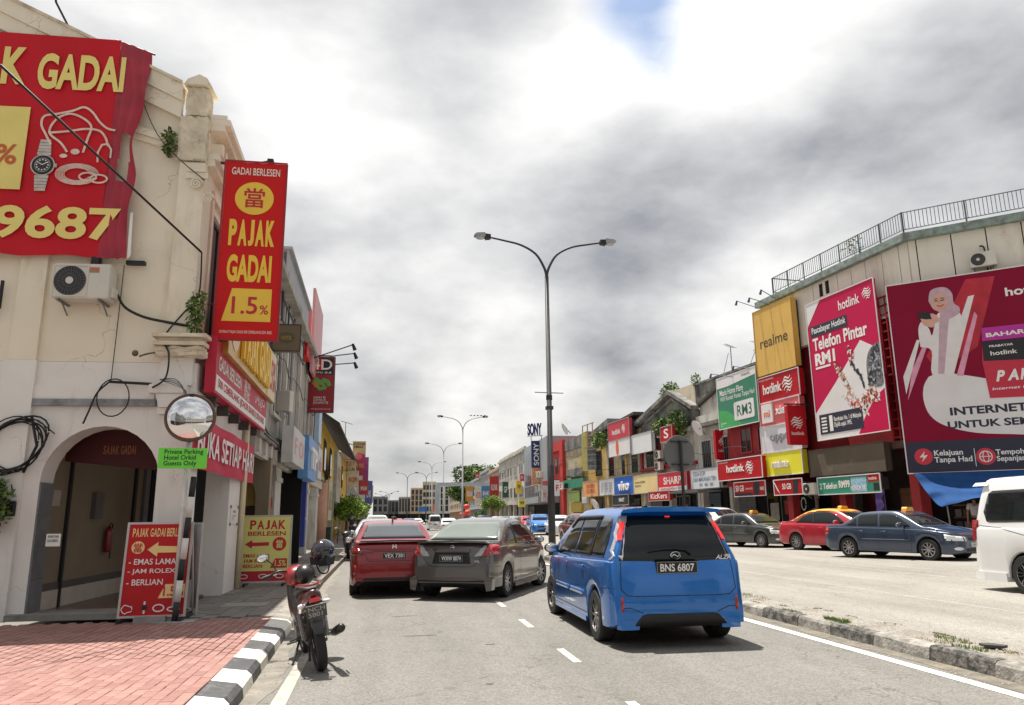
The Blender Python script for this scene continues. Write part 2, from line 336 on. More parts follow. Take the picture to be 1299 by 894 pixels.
class Proj:
    """lays flat outlines onto the body skin"""
    def __init__(s,obj):
        me=obj.data; s.t=BVHTree.FromPolygons([v.co for v in me.vertices],[tuple(p.vertices) for p in me.polygons])
    def hit(s,ax,a,b):
        if ax=='L': o=Vector((a,3,b)); d=Vector((0,-1,0))
        elif ax=='R': o=Vector((a,-3,b)); d=Vector((0,1,0))
        elif ax=='B': o=Vector((-5,a,b)); d=Vector((1,0,0))   # from behind, a=y
        elif ax=='F': o=Vector((5,a,b)); d=Vector((-1,0,0))
        else: o=Vector((a,b,5)); d=Vector((0,0,-1))
        h=s.t.ray_cast(o,d); return (h[0],h[1]) if h[0] else None
    def patch(s,name,mat,parent,ax,pts,off=.005,step=.07,smooth=True):
        bm=bmesh.new(); f=bm.faces.new([bm.verts.new((a,b,0)) for a,b in pts])
        xs=[p[0] for p in pts]; ys=[p[1] for p in pts]
        for lo_,hi,ix in ((min(xs),max(xs),0),(min(ys),max(ys),1)):
            n=int((hi-lo_)/step); 
            for k in range(1,n+1):
                c=lo_+(hi-lo_)*k/(n+1); co=(c,0,0) if ix==0 else (0,c,0); no=(1,0,0) if ix==0 else (0,1,0)
                bmesh.ops.bisect_plane(bm,geom=bm.verts[:]+bm.edges[:]+bm.faces[:],plane_co=co,plane_no=no)
        bmesh.ops.triangulate(bm,faces=[f for f in bm.faces if len(f.verts)>4])
        bm.verts.index_update(); vs=[]; last=None; dirv={'L':(0,1,0),'R':(0,-1,0),'B':(-1,0,0),'F':(1,0,0),'T':(0,0,1)}[ax]; dv=Vector(dirv)
        miss=[]
        for v in bm.verts:
            h=s.hit(ax,v.co.x,v.co.y)
            if h:
                nrm=h[1] if h[1].dot(dv)>0 else -h[1]
                nrm=(nrm+dv*.6).normalized(); vs.append(h[0]+nrm*off)
            else: vs.append(None)
        co=[(v.co.x,v.co.y) for v in bm.verts]; ok=[q for q in range(len(vs)) if vs[q] is not None]
        if not ok: bm.free(); return None
        for i,v in enumerate(vs):
            if v is None: miss.append((i,min(ok,key=lambda q:(co[q][0]-co[i][0])**2+(co[q][1]-co[i][1])**2)))
        for i,bst in miss: vs[i]=vs[bst]-dv*.02
        fs=[tuple(v.index for v in f.verts) for f in bm.faces]; bm.free()
        mb=MB(); mb.add(vs,fs); o=mb.build(name,mat,parent,smooth); 
        me=o.data
        dn=sum((p.normal.dot(dv)*p.area for p in me.polygons))
        if dn<0: me.flip_normals()
        # rim so the pane has thickness
        bm=bmesh.new(); bm.from_mesh(me); ex=[e_ for e_ in bm.edges if len(e_.link_faces)==1]; r_=bmesh.ops.extrude_edge_only(bm,edges=ex)
        for v in [g for g in r_['geom'] if isinstance(g,bmesh.types.BMVert)]: v.co-=dv*(off+.012)
        bm.to_mesh(me); bm.free(); return o
    def strip(s,name,mat,parent,ax,pts,w=.008,off=.0025):
        obj=None; allv=MB()
        for (a,b),(c,d) in zip(pts,pts[1:]):
            l=math.hypot(c-a,d-b); n=max(1,int(l/.08)); nx,ny=-(d-b)/l*w/2,(c-a)/l*w/2; prev=None
            for k in range(n+1):
                t=k/n; x=a+(c-a)*t; y=b+(d-b)*t; h1=s.hit(ax,x+nx,y+ny); h2=s.hit(ax,x-nx,y-ny)
                if not h1 or not h2: prev=None; continue
                dv=Vector({'L':(0,1,0),'R':(0,-1,0),'B':(-1,0,0),'F':(1,0,0),'T':(0,0,1)}[ax])
                p,q=h1[0]+dv*off,h2[0]+dv*off
                if prev: allv.add([prev[0],prev[1],q,p],[(0,1,2,3)])
                prev=(p,q)
        if allv.v: return allv.build(name,mat,parent)
def mirror_pts(pts): return [(-a,b) for a,b in pts][::-1]
RIMS={}
def wheel(parent,x,y,r,w,style,rimm,steer=0.,far=False):
    """tyre with a rim under it; y sign gives the outer side"""
    sg=1 if y>0 else -1; n=14 if far else 32
    key=('t',r,w,far)
    t=MB(); rr=r*.655
    t.lathe([(rr,-w/2),(r*.93,-w/2),(r*.985,-w*.40),(r,-w*.30),(r,w*.30),(r*.985,w*.40),(r*.93,w/2),(rr,w/2),(rr*.97,w*.2),(rr*.97,-w*.2),(rr,-w/2)],n)
    if not far:
        t.lathe([(r*1.001,-.018),(r*.985,-.012),(r*.985,-.006),(r*1.001,0)],n)
    o=t.build('wheel',rubber,parent,False); autosmooth(o,40); o.location=(x,y,r); o.rotation_euler=(0,0,R(steer)+(0 if sg>0 else math.pi))
    m=MB(); yo=w*.34
    m.lathe([(rr,w*.5-.004),(rr*.95,w*.46),(rr*.93,w*.15),(0.01,w*.05)],n)   # dish
    m.mi=1
    if style=='five':
        for k in range(5):
            a=6.2832*k/5
            for d in (-.12,.12):
                q=Matrix.Rotation(-(a+d),4,'Y'); m.box(rr*.16,rr*.95,yo-.004,yo+.014,-.014*r/.3,.014*r/.3,q)
    elif style=='ten':
        for k in range(9):
            a=6.2832*k/9; q=Matrix.Rotation(-a,4,'Y'); m.box(rr*.18,rr*.96,yo-.002,yo+.016,-.015*r/.3,.015*r/.3,q)
    elif style=='six':
        for k in range(6):
            a=6.2832*k/6; q=Matrix.Rotation(-a,4,'Y'); m.box(rr*.15,rr*.96,yo-.004,yo+.014,-.032*r/.3,.032*r/.3,q)
    elif style=='petal':
        for k in range(7):
            a=6.2832*k/7
            for d,e_ in ((-.20,.0),(.20,.0)):
                pts=[(rr*.14*math.cos(a),yo+.01,rr*.14*math.sin(a)),(rr*.5*math.cos(a+d),yo+.01,rr*.5*math.sin(a+d)),(rr*.78*math.cos(a+d*1.05),yo+.01,rr*.78*math.sin(a+d*1.05)),(rr*.97*math.cos(a+d*.35),yo+.005,rr*.97*math.sin(a+d*.35))]
                m.tube(pts,.011,5)
    m.lathe([(0.001,yo+.024),(rr*.17,yo+.02),(rr*.2,yo-.01)],16)
    m.lathe([(rr*.995,w*.5-.002),(rr*.93,w*.5-.0),(rr*.93,w*.40)],n)
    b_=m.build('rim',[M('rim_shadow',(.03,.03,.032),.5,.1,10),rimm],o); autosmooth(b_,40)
    return o
def rrect(x0,x1,z0,z1,r=.02,n=3):
    pts=[]
    for cx,cz,a0 in ((x1-r,z1-r,0),(x0+r,z1-r,90),(x0+r,z0+r,180),(x1-r,z0+r,270)):
        for k in range(n+1):
            a=R(a0+90*k/n); pts.append((cx+r*math.cos(a),cz+r*math.sin(a)))
    return pts
def plate(parent,P,ax,y,z,txt,w=.52,h=.115,two=False,pm=None,lm=None):
    hh=P.hit(ax,y,z); 
    if not hh: return
    x=hh[0].x; s=-1 if ax=='B' else 1
    base=bpy.data.objects.new  # plate is a slab with its own letters
    mb=MB(); mb.box(min(x-s*.01,x+s*.022),max(x-s*.01,x+s*.022),y-w/2,y+w/2,z-h/2,z+h/2); p=mb.build('number_plate',pm or blackp,parent)
    f=MB()
    xo=x+s*.022
    v,fc=text_mesh(txt,.035,0)
    vs=[]
    for a,b in v:
        yy=(a-.5)*w*.84; yy=-yy*(1 if s<0 else -1)
        vs.append((xo+s*.003,y+yy,z+(b-.5)*h*.66))
    f.add(vs,fc); f.build('lettering',lm or whitep,p)
    g=MB()
    for q in ((-w/2,w/2,h/2-.008,h/2),(-w/2,w/2,-h/2,-h/2+.008)): g.box(min(xo,xo+s*.004),max(xo,xo+s*.004),y+q[0],y+q[1],z+q[2],z+q[3])
    for q in ((-w/2,-w/2+.008),(w/2-.008,w/2)): g.box(min(xo,xo+s*.004),max(xo,xo+s*.004),y+q[0],y+q[1],z-h/2+.008,z+h/2-.008)
    g.build('plate_frame',steel,p)
    return p
def side_mirror(root,x,y,z,mat,sx=1.,face=-1):
    for s in (-1,1):
        mb=MB(); mb.ell((x-.01,s*(y+.14),z+.05),(.06*sx,.115*sx,.075*sx),14,8); mb.tube([(x+.02,s*(y-.03),z-.02),(x+.01,s*(y+.07),z+.02)],.025,6)
        o=mb.build('door_mirror',mat,root,True)
        g=MB(); g.ell((x-.055,s*(y+.14),z+.05),(.014,.098*sx,.060*sx),14,6); g.build('mirror_glass',chrome,o,True)
def car(S,name,label,mat4,pm,group=None,rimm=None,style='ten',far=False,plate_b=None,plate_f=None,taxi=None,roofm=None,steer=0.,cat='car',mirm=None,glm=None):
    root=thing(name,label,cat,mat4,group)
    mb=body_mesh(S,far); wl=M('wheel_well',(.01,.01,.01),.95,0)
    body=mb.build('body',[pm,wl],root); autosmooth(body,28 if not far else 40); P=Proj(body); st=.07 if not far else .25
    gl=glm or glassm
    for ax in ('L','R'):
        for i,w in enumerate(S['wins']): P.patch('side_window',gl,root,ax,w,.004,st)
        if not far:
            if 'seams' in S:
                for q in S['seams']: P.strip('door_seam',blackp,root,ax,q,.009)
            for q in S.get('handles',[]):
                h=P.hit(ax,*q)
                if h: s=1 if ax=='L' else -1; m_=MB(); m_.tube([(q[0]-.08,h[0].y+s*.004,q[1]),(q[0]-.06,h[0].y+s*.022,q[1]+.004),(q[0]+.07,h[0].y+s*.022,q[1]+.004),(q[0]+.09,h[0].y+s*.004,q[1])],.012,8); m_.build('door_handle',S.get('hm',pm) ,root,True)
            for q in S.get('mould',[]): P.patch('side_moulding',q[1] or pm,root,ax,q[0],.014,.1)
        for q in S.get('sidelamp',[]): P.patch('tail_lamp' if q[0]=='r' else 'headlamp',redlens if q[0]=='r' else lensm,root,ax,q[1],.006,st)
    P.patch('rear_window',S.get('rwm',gl),root,'B',clampw(P,S['rear'],'B',S.get('rmg',.05)),.005,st)
    P.patch('windscreen',gl,root,'F',clampw(P,S['front'],'F',.05),.005,st)
    for nm,mt,ax,pts,off in S.get('extra',[]):
        if callable(mt): mt=mt(pm)
        P.patch(nm,mt,root,ax,pts,off,st)
    if not far:
        for ax,pts in S.get('lines',[]): P.strip('panel_seam',blackp,root,ax,pts,.009)
    rm=rimm or M('alloy_silver',(.5,.5,.52),.3,.05,5,metal=.9); tw=S.get('tw',.2)
    for i,x in enumerate(S['wx']):
        for s in (-1,1): wheel(root,x,s*(S['hw']-tw/2-.012),S['r'],tw,style,rm,steer if i==1 else 0,far)
    if not S.get('nomirror'): side_mirror(root,*S['mir'],mirm or pm,1.)
    for q in S.get('boxes',[]):
        nm,mt,bs=q
        if callable(mt): mt=mt(pm)
        m_=MB()
        for b_ in bs: m_.box(*b_)
        m_.build(nm,mt,root)
    for q in S.get('polys',[]):
        nm,mt,ax,pts,a,b_=q
        if callable(mt): mt=mt(pm)
        MB().poly(pts,a,b_,ax).build(nm,mt,root)
    if plate_b: plate(root,P,'B',0,S['pz'],plate_b,S.get('pw',.46),S.get('ph',.12))
    if plate_f: plate(root,P,'F',0,S['pzf'],plate_f,pm=whitep,lm=blackp)
    if taxi:
        zt=P.hit('T',.25,0)[0].z; m_=MB(); m_.poly([(-.16,0),(.16,0),(.12,.13),(.05,.155),(-.05,.155),(-.12,.13)],-.0,.0,'x') if False else None
        m_=MB(); m_.poly([(-.19,0),(.19,0),(.17,.09),(.12,.13),(-.12,.13),(-.17,.09)],.18,.34,'x'); o=m_.build('roof_sign',M('taxi_lamp',(.85,.36,.03),.35,.05,coat=.5),root); o.location=(0,0,zt-.015)
    return root,P,body
pmf=lambda p:p
# body forms ---------------------------------------------------------
def ring_pts(x0,x1,z0,z1,n=10): return [((x0+x1)/2+(x1-x0)/2*math.cos(6.283*k/n),(z0+z1)/2+(z1-z0)/2*math.sin(6.283*k/n)) for k in range(n)]
MPV=dict(hw=.848,r=.305,wx=(-1.36,1.39),top=[(-2.13,.30),(-2.125,.52),(-2.09,.80),(-2.035,1.02),(-1.93,1.28),(-1.80,1.52),(-1.66,1.60),(-.9,1.625),(.0,1.62),(.5,1.575),(.85,1.43),(1.45,1.10),(1.75,1.00),(1.98,.84),(2.07,.6),(2.09,.32)],
 belt=[(-2.1,.98),(-1.2,.96),(0,.93),(1.3,.90),(2.1,.85)],bot=[(-2.13,.27),(-1.9,.21),(1.9,.2),(2.1,.26)],
 plan=[(-2.13,.74),(-2.09,.79),(-1.9,.835),(-1.4,.848),(1.2,.848),(1.75,.79),(2.0,.66),(2.09,.52)],tumble=.36,
 wins=[[(-1.62,1.00),(-1.66,1.20),(-1.60,1.40),(-1.52,1.47),(-1.02,1.49),(-.98,1.00)],[(-.92,.99),(-.92,1.49),(-.12,1.49),(-.06,.975)],[(.0,.97),(-.05,1.49),(.38,1.45),(.66,1.30),(1.02,1.03),(1.02,.96)]],
 seams=[[(-.95,1.50),(-.95,.95),(-1.0,.72),(-1.02,.30)],[(-.03,1.50),(-.02,.93),(0,.30)],[(.95,.93),(1.0,.6),(.96,.3)],[(-1.0,.295),(.96,.295)]],
 handles=[(-.78,.86),(.16,.86)],mir=(.80,.80,.99),
 rear=[(-.70,.99),(-.70,1.04),(-.60,1.47),(.60,1.47),(.70,1.04),(.70,.99)],front=[(-.70,1.12),(-.60,1.50),(.60,1.50),(.70,1.12)],pz=.90,pzf=.42,pw=.50,ph=.135)
SEDAN=dict(hw=.848,r=.305,wx=(-1.30,1.30),top=[(-2.21,.34),(-2.205,.60),(-2.17,.84),(-2.10,1.00),(-1.98,1.045),(-1.72,1.05),(-1.50,1.10),(-1.15,1.28),(-.80,1.42),(-.35,1.49),(.05,1.50),(.42,1.45),(.80,1.31),(1.35,1.03),(1.6,.96),(1.98,.84),(2.15,.66),(2.20,.36)],
 belt=[(-2.2,.93),(-1.6,.965),(-.8,.955),(0,.93),(1.2,.90),(2.2,.80)],bot=[(-2.21,.32),(-2.0,.22),(1.9,.18),(2.2,.24)],
 plan=[(-2.21,.70),(-2.17,.765),(-1.95,.815),(-1.4,.848),(1.2,.848),(1.7,.80),(2.05,.68),(2.2,.5)],tumble=.33,
 wins=[[(-1.30,1.00),(-1.02,1.22),(-.74,1.33),(-.56,1.36),(-.50,.985)],[(-.44,.98),(-.50,1.375),(-.10,1.40),(.22,1.37),(.50,1.27),(.86,1.03),(.86,.965)]],
 seams=[[(-.47,1.38),(-.47,.95),(-.44,.27)],[(-1.18,1.12),(-1.16,.9),(-.98,.66),(-.86,.27)],[(.88,.94),(.86,.5),(.82,.27)],[(-.86,.265),(.82,.265)]],
 handles=[(-.92,.84),(-.10,.83)],mir=(.70,.81,.975),
 rear=[(-.64,1.10),(-.52,1.38),(.52,1.38),(.64,1.10)],front=[(-.66,1.06),(-.54,1.38),(.54,1.38),(.66,1.06)],pz=.74,pzf=.45)
OLD=dict(SEDAN); OLD.update(hw=.845,top=[(-2.20,.34),(-2.20,.60),(-2.17,.84),(-2.12,.965),(-2.0,.985),(-1.70,.99),(-1.48,1.02),(-1.15,1.22),(-.90,1.35),(-.5,1.40),(.0,1.41),(.30,1.38),(.62,1.24),(1.12,.96),(1.4,.92),(1.95,.80),(2.16,.66),(2.20,.36)],
 belt=[(-2.2,.90),(-1.6,.92),(-.8,.91),(0,.895),(1.2,.86),(2.2,.74)],
 wins=[[(-1.36,.97),(-1.10,1.17),(-1.02,1.21),(-.98,.955)],[(-.94,.955),(-.98,1.23),(-.86,1.29),(-.30,1.315),(-.26,.94)],[(-.20,.94),(-.24,1.315),(.10,1.31),(.36,1.24),(.78,.97),(.78,.93)]],
 seams=[[(-.23,1.33),(-.23,.9),(-.20,.27)],[(-.98,.93),(-.96,.7),(-.80,.27)],[(.84,.90),(.84,.5),(.80,.27)],[(-.80,.265),(.80,.265)]],handles=[(-.80,.80),(-.04,.79)],mir=(.58,.80,.94),
 rear=[(-.62,1.03),(-.52,1.30),(.52,1.30),(.62,1.03)],front=[(-.66,.99),(-.54,1.29),(.54,1.29),(.66,.99)],
 sidelamp=[('r',[(-2.16,.70),(-2.16,.86),(-1.98,.86),(-2.0,.70)]),('h',[(1.78,.62),(1.76,.74),(2.12,.66),(2.16,.56)])],
 mould=[([(-.78,.55),(-.78,.585),(.78,.575),(.78,.54)],M('moulding_trim',(.05,.06,.08),.4,.05))],
 extra=[('headlamp',lensm,'F',[(-.76,.56),(-.74,.70),(-.42,.66),(-.44,.55)],.006),('headlamp',lensm,'F',[(.44,.55),(.42,.66),(.74,.70),(.76,.56)],.006),('grille',blackp,'F',[(-.3,.56),(-.34,.67),(.34,.67),(.3,.56)],.008),('lower_grille',blackp,'F',[(-.5,.27),(-.5,.36),(.5,.36),(.5,.27)],.008),
  ('fog_lamp',lensm,'F',ring_pts(-.70,-.56,.30,.39),.006),('fog_lamp',lensm,'F',ring_pts(.56,.70,.30,.39),.006),
  ('tail_lamp',redlens,'B',[(-.78,.70),(-.78,.86),(-.50,.86),(-.50,.70)],.006),('tail_lamp',redlens,'B',[(.50,.70),(.50,.86),(.78,.86),(.78,.70)],.006)])
VAN=dict(hw=.86,r=.335,wx=(-1.25,1.32),tw=.21,top=[(-2.45,.34),(-2.46,.60),(-2.42,1.0),(-2.36,1.40),(-2.22,1.86),(-2.10,1.965),(-1.8,1.985),(0,1.99),(1.2,1.95),(1.45,1.86),(1.95,1.42),(2.22,1.08),(2.36,.8),(2.40,.36)],
 belt=[(-2.45,1.14),(2.4,1.08)],bot=[(-2.45,.26),(2.4,.24)],plan=[(-2.46,.76),(-2.40,.82),(-2.2,.85),(-1.5,.86),(1.6,.86),(2.1,.80),(2.4,.62)],tumble=.16,crown=.05,
 wins=[[(-2.10,1.25),(-2.17,1.42),(-2.05,1.75),(-1.95,1.80),(-.95,1.81),(-.95,1.24),(-2.02,1.22)],[(-.88,1.24),(-.88,1.81),(.42,1.81),(.42,1.22)],[(.52,1.22),(.52,1.79),(1.15,1.76),(1.62,1.40),(1.62,1.20)]],
 seams=[[(.47,1.85),(.47,.28)],[(1.66,1.16),(1.66,.7)],[(-.91,1.84),(-.91,.28)],[(-2.3,1.17),(-1.75,1.13),(-1.1,1.0),(-.91,.7)]],handles=[(-.72,1.02),(.62,1.0)],mir=(1.55,.84,1.25),
 rear=[(-.66,1.16),(-.6,1.78),(.6,1.78),(.66,1.16)],front=[(-.74,1.22),(-.64,1.84),(.64,1.84),(.74,1.22)],pz=.9,pzf=.5)
# ------------------------------------------------------------------ ground, roads, median, pavement
def road_mat(name,col,patch):
    m=bpy.data.materials.new(name); m.use_nodes=True; t=m.node_tree; n=t.nodes; l=t.links; b=n['Principled BSDF']; b.inputs['Roughness'].default_value=.82; b.inputs['Specular IOR Level'].default_value=.35
    tcn=n.new('ShaderNodeTexCoord').outputs['Object']
    def ns(sc,det,ro,stretch=(1,1,1)):
        mp=n.new('ShaderNodeMapping'); mp.inputs['Scale'].default_value=stretch; l.new(tcn,mp.inputs[0]); a=n.new('ShaderNodeTexNoise'); a.inputs['Scale'].default_value=sc; a.inputs['Detail'].default_value=det; a.inputs['Roughness'].default_value=ro; l.new(mp.outputs[0],a.inputs[0]); return a.outputs[0]
    def mr(x,a,b_,c,d):
        q=n.new('ShaderNodeMapRange'); q.inputs[1].default_value=a; q.inputs[2].default_value=b_; q.inputs[3].default_value=c; q.inputs[4].default_value=d; l.new(x,q.inputs[0]); return q.outputs[0]
    def mul(x,y):
        q=n.new('ShaderNodeMath'); q.operation='MULTIPLY'; l.new(x,q.inputs[0]); l.new(y,q.inputs[1]); return q.outputs[0]
    v=n.new('ShaderNodeTexVoronoi'); v.inputs['Scale'].default_value=62; l.new(tcn,v.inputs[0])
    sp=n.new('ShaderNodeSeparateColor'); l.new(v.outputs['Color'],sp.inputs[0])
    f=mul(mr(sp.outputs[0],0,1,.74,1.26),mr(ns(150,2,.6),.3,.7,.72,1.28))
    f=mul(f,mr(ns(.55,5,.6,(1,.35,1)),.3,.7,.87,1.13)); f=mul(f,mr(ns(2.6,7,.65,(1.6,.4,1)),.3,.75,.93,1.06))
    f=mul(f,mr(ns(.8,9,.75,(1,.5,1)),.68,.74,1,patch))
    f=mul(f,mr(ns(1.1,4,.55,(1,.03,1)),.32,.68,.88,1.10)); f=mul(f,mr(ns(.45,3,.5,(2.2,.08,1)),.55,.75,1,.86))
    vc=n.new('ShaderNodeTexVoronoi'); vc.feature='DISTANCE_TO_EDGE'; vc.inputs['Scale'].default_value=.42; wp=n.new('ShaderNodeVectorMath'); wp.operation='ADD'; nz=n.new('ShaderNodeTexNoise'); nz.inputs['Scale'].default_value=1.6; nz.inputs['Detail'].default_value=6; l.new(tcn,nz.inputs[0]); l.new(tcn,wp.inputs[0]); l.new(nz.outputs['Color'],wp.inputs[1]); l.new(wp.outputs[0],vc.inputs[0])
    crk=mr(vc.outputs['Distance'],.0,.006,.62,1.0); f=mul(f,crk)
    s=n.new('ShaderNodeVectorMath'); s.operation='SCALE'; s.inputs[0].default_value=col; l.new(f,s.inputs['Scale']); l.new(s.outputs[0],b.inputs['Base Color'])
    bp=n.new('ShaderNodeBump'); bp.inputs['Strength'].default_value=.5; bp.inputs['Distance'].default_value=.012; l.new(v.outputs['Distance'],bp.inputs['Height']); l.new(bp.outputs[0],b.inputs['Normal']); return m
road1=road_mat('asphalt_worn',(.183,.174,.158),.8); road2=road_mat('asphalt_pale',(.265,.25,.222),.88)
gm=M('town_ground',(.16,.15,.135),.9,.2,.3)
g=MB(); g.add([(-900,-700,-.06),(900,-700,-.06),(900,1600,-.06),(-900,1600,-.06)],[(0,1,2,3)]); struct(g.build('ground',gm))
# median centre line, half width and heights
MED=[(-60,6.0,.37),(32,6.0,.37),(50,6.9,.5),(83,8.3,.6),(115,8.6,.6),(188,9.9,.6),(330,11,.6)]
def medx(y): return interp([(a,b) for a,b,c in MED],y),interp([(a,c) for a,b,c in MED],y)
def rz(x): return max(0,.02*(x-6.4))
ys=[-60,-20,0,5,10,15,20,25,32,40,50,60,70,83,100,115,140,165,188,240,330]
KL=[(-60,-1.15),(7,-1.15),(37,-1.72),(60,-1.9),(330,-4)]
KR=[(-60,19.6),(10,19.4),(23,19.0),(27.5,17.9),(36.4,16.4),(73,13.9),(158,16.0),(330,16.5)]
mb=MB()
for a,b in zip(ys,ys[1:]):
    mb.add([(interp(KL,a)-.25,a,0),(medx(a)[0]-medx(a)[1]+.1,a,0),(medx(b)[0]-medx(b)[1]+.1,b,0),(interp(KL,b)-.25,b,0)],[(0,1,2,3)])
struct(mb.build('road',road1))
mb=MB()
for a,b in zip(ys,ys[1:]):
    for k in range(6):
        def q(y,t):
            l_=medx(y)[0]+medx(y)[1]-.1; r_=interp(KR,y)+.3; x=l_+(r_-l_)*t; return (x,y,rz(x)+.002)
        mb.add([q(a,k/6),q(a,(k+1)/6),q(b,(k+1)/6),q(b,k/6)],[(0,1,2,3)])
struct(mb.build('road',road2))
# road markings: worn thermoplastic sheets
wornw=M('road_paint',(.66,.64,.57),.75,.10,6,dirt=.38,dcol=(.22,.205,.18),dscale=9)
wornw2=M('road_paint_faded',(.50,.47,.40),.8,.15,5,dirt=.75,dcol=(.23,.215,.19),dscale=5)
def marking(pts,z=.004,mat=None,name='lane_marking'):
    m_=MB(); m_.add([(x,y,(z+rz(x) if x>6.5 else z)) for x,y in pts],[tuple(range(len(pts)))]); struct(m_.build(name,mat or wornw))
def ribbon(f0,f1,y0,y1,st,z=.004,mat=None,name='lane_marking',taper=0):
    m_=MB(); n=max(1,int((y1-y0)/st))
    for k in range(n):
        a=y0+(y1-y0)*k/n; b=y0+(y1-y0)*(k+1)/n; m_.add([(f0(a),a,z),(f1(a),a,z),(f1(b),b,z),(f0(b),b,z)],[(0,1,2,3)])
    struct(m_.build(name,mat or wornw))
ribbon(lambda y:medx(y)[0]-medx(y)[1]-.44,lambda y:medx(y)[0]-medx(y)[1]-.30,2,95,3)
for y in (5.62,8.24,10.90,13.45,16.1,18.7,21.3,24,26.6,29.3,32,34.6,37.3,40,42.6,45.3,48,50.6,53.3,56,60,64,68,72,76,80,84,88,92,96,100):
    marking([(2.0+(y-8)*.004,y),(2.09+(y-8)*.004,y),(2.09+(y-7)*.004,y+.86),(2.0+(y-7)*.004,y+.86)],mat=M('road_paint_lane',(.60,.56,.47),.75,.1,6,dirt=.45,dcol=(.25,.23,.2),dscale=8))
marking([(-.90,4.0),(-.74,4.0),(-.79,9.6),(-.89,9.6)],mat=wornw2)
marking([(-.90,10.1),(-.80,10.1),(-.87,13.2),(-.97,13.2)],mat=wornw2)
wf_=M('road_paint_ghost',(.34,.325,.29),.8,.15,5,dirt=.8,dcol=(.265,.25,.222),dscale=3)
marking([(9.1,-4),(9.18,-4),(9.33,22),(9.27,22)],mat=wf_); marking([(12.3,4),(12.38,4),(12.08,40),(12.02,40)],mat=wf_)
# gutter of grit along the left kerb
ribbon(lambda y:interp(KL,y)-.02,lambda y:interp(KL,y)+.20+.05*math.sin(y*1.7)+.03*math.sin(y*5.1),4,36,.3,.003,M('gutter_grit',(.25,.23,.195),.95,.3,8,.8,60,dirt=.5,dcol=(.1,.09,.075),dscale=4),'gutter')
ribbon(lambda y:medx(y)[0]-medx(y)[1]-.22-.04*math.sin(y*2.3),lambda y:medx(y)[0]-medx(y)[1]+.02,3,60,.3,.003,M('gutter_dirt',(.16,.145,.12),.95,.3,7,.8,60,dirt=.5,dcol=(.3,.24,.17),dscale=3),'gutter')
# manhole, tar patches on the road
for c,rr,col in (((1.0,7.4),(.035,.012),0),((.5,10.5),(.22,.008),0),((.35,12.6),(.2,.009),0),((1.3,9.6),(.06,.010),0)):
    marking([(c[0]+rr[0]*math.cos(a)*(1+.2*math.sin(3*a)),c[1]+rr[1]*3*math.sin(a)*(1+.25*math.cos(2*a))) for a in [k*.52 for k in range(12)]],.0035,M('tar_mark',(.10,.095,.088),.9,.2,20),'tar_patch')
# --- median strip with its kerb stones
grav=M('median_gravel',(.30,.275,.24),.95,.35,30,1.,70,dirt=.5,dcol=(.14,.12,.09),dscale=2.5)
mb=MB(); yy=[-20+i*.5 for i in range(150)]+[55+i*5 for i in range(50)]
for a,b in zip(yy,yy[1:]):
    for k in range(3):
        def q(y,t):
            c,h=medx(y); x=c-h+.16+(2*h-.26)*t; return (x,y,.135+.02*math.sin(y*3.1+t*4)*math.sin(y*1.3)*(0<t<1))
        mb.add([q(a,k/3),q(a,(k+1)/3),q(b,(k+1)/3),q(b,k/3)],[(0,1,2,3)])
for a,b in zip(yy,yy[1:]):
    c,h=medx(a); c2,h2=medx(b); e_=.10*(.5+.5*math.sin(a*2.1))
    mb.add([(c+h-.1,a,.135),(c+h+.0,a,rz(c+h)+.004),(c2+h2+.0,b,rz(c2+h2)+.004),(c2+h2-.1,b,.135)],[(0,1,2,3)])
med=struct(mb.build('median',grav,None,True))
ks_b=M('kerb_black',(.055,.052,.048),.85,.35,9,.6,35,dirt=.62,dcol=(.27,.25,.22),dscale=9); ks_w=M('kerb_white',(.34,.32,.285),.85,.2,6,.6,30,dirt=.7,dcol=(.11,.10,.085),dscale=5); ks_g=M('kerb_concrete',(.27,.25,.215),.85,.2,5,.5,30,dirt=.6,dcol=(.1,.09,.08),dscale=4)
y=3.0;k=0; bounds=[-2.6,-1.7,-.8,.1,1.0,1.9,2.8,3.7,4.6,5.6,6.67,7.55,8.49,9.37,10.15,11.15,12.1,13.0,13.9]+[14.8+.9*i for i in range(46)]
for i,(a,b) in enumerate(zip(bounds,bounds[1:])):
    c,h=medx((a+b)/2); c0,_=medx(a); sl=(medx(b)[0]-medx(a)[0]); L_=b-a; m_=MB(); x=c-h; j=random.uniform(-.012,.012); zz=.15+random.uniform(-.008,.008)
    prof=[(x+j,-.02),(x+j+.02,zz-.035),(x+j+.045,zz-.006),(x+j+.16,zz),(x+j+.17,-.02)]
    n=len(prof); cuts=4; vs=[]
    for s_ in range(cuts+1):
        t=s_/cuts; yy_=a+.008+(L_-.016)*t
        for px_,pz_ in prof: vs.append((px_+sl*(t-.5)+random.uniform(-.006,.006),yy_,pz_+random.uniform(-.006,.004)))
    m_.add(vs,[(s_*n+q_,s_*n+q_+1,(s_+1)*n+q_+1,(s_+1)*n+q_) for s_ in range(cuts) for q_ in range(n-1)]+[tuple(range(n)),tuple(cuts*n+q_ for q_ in range(n))])
    o=m_.build('kerb_stone',(ks_b if i%2==0 else ks_w),med); 
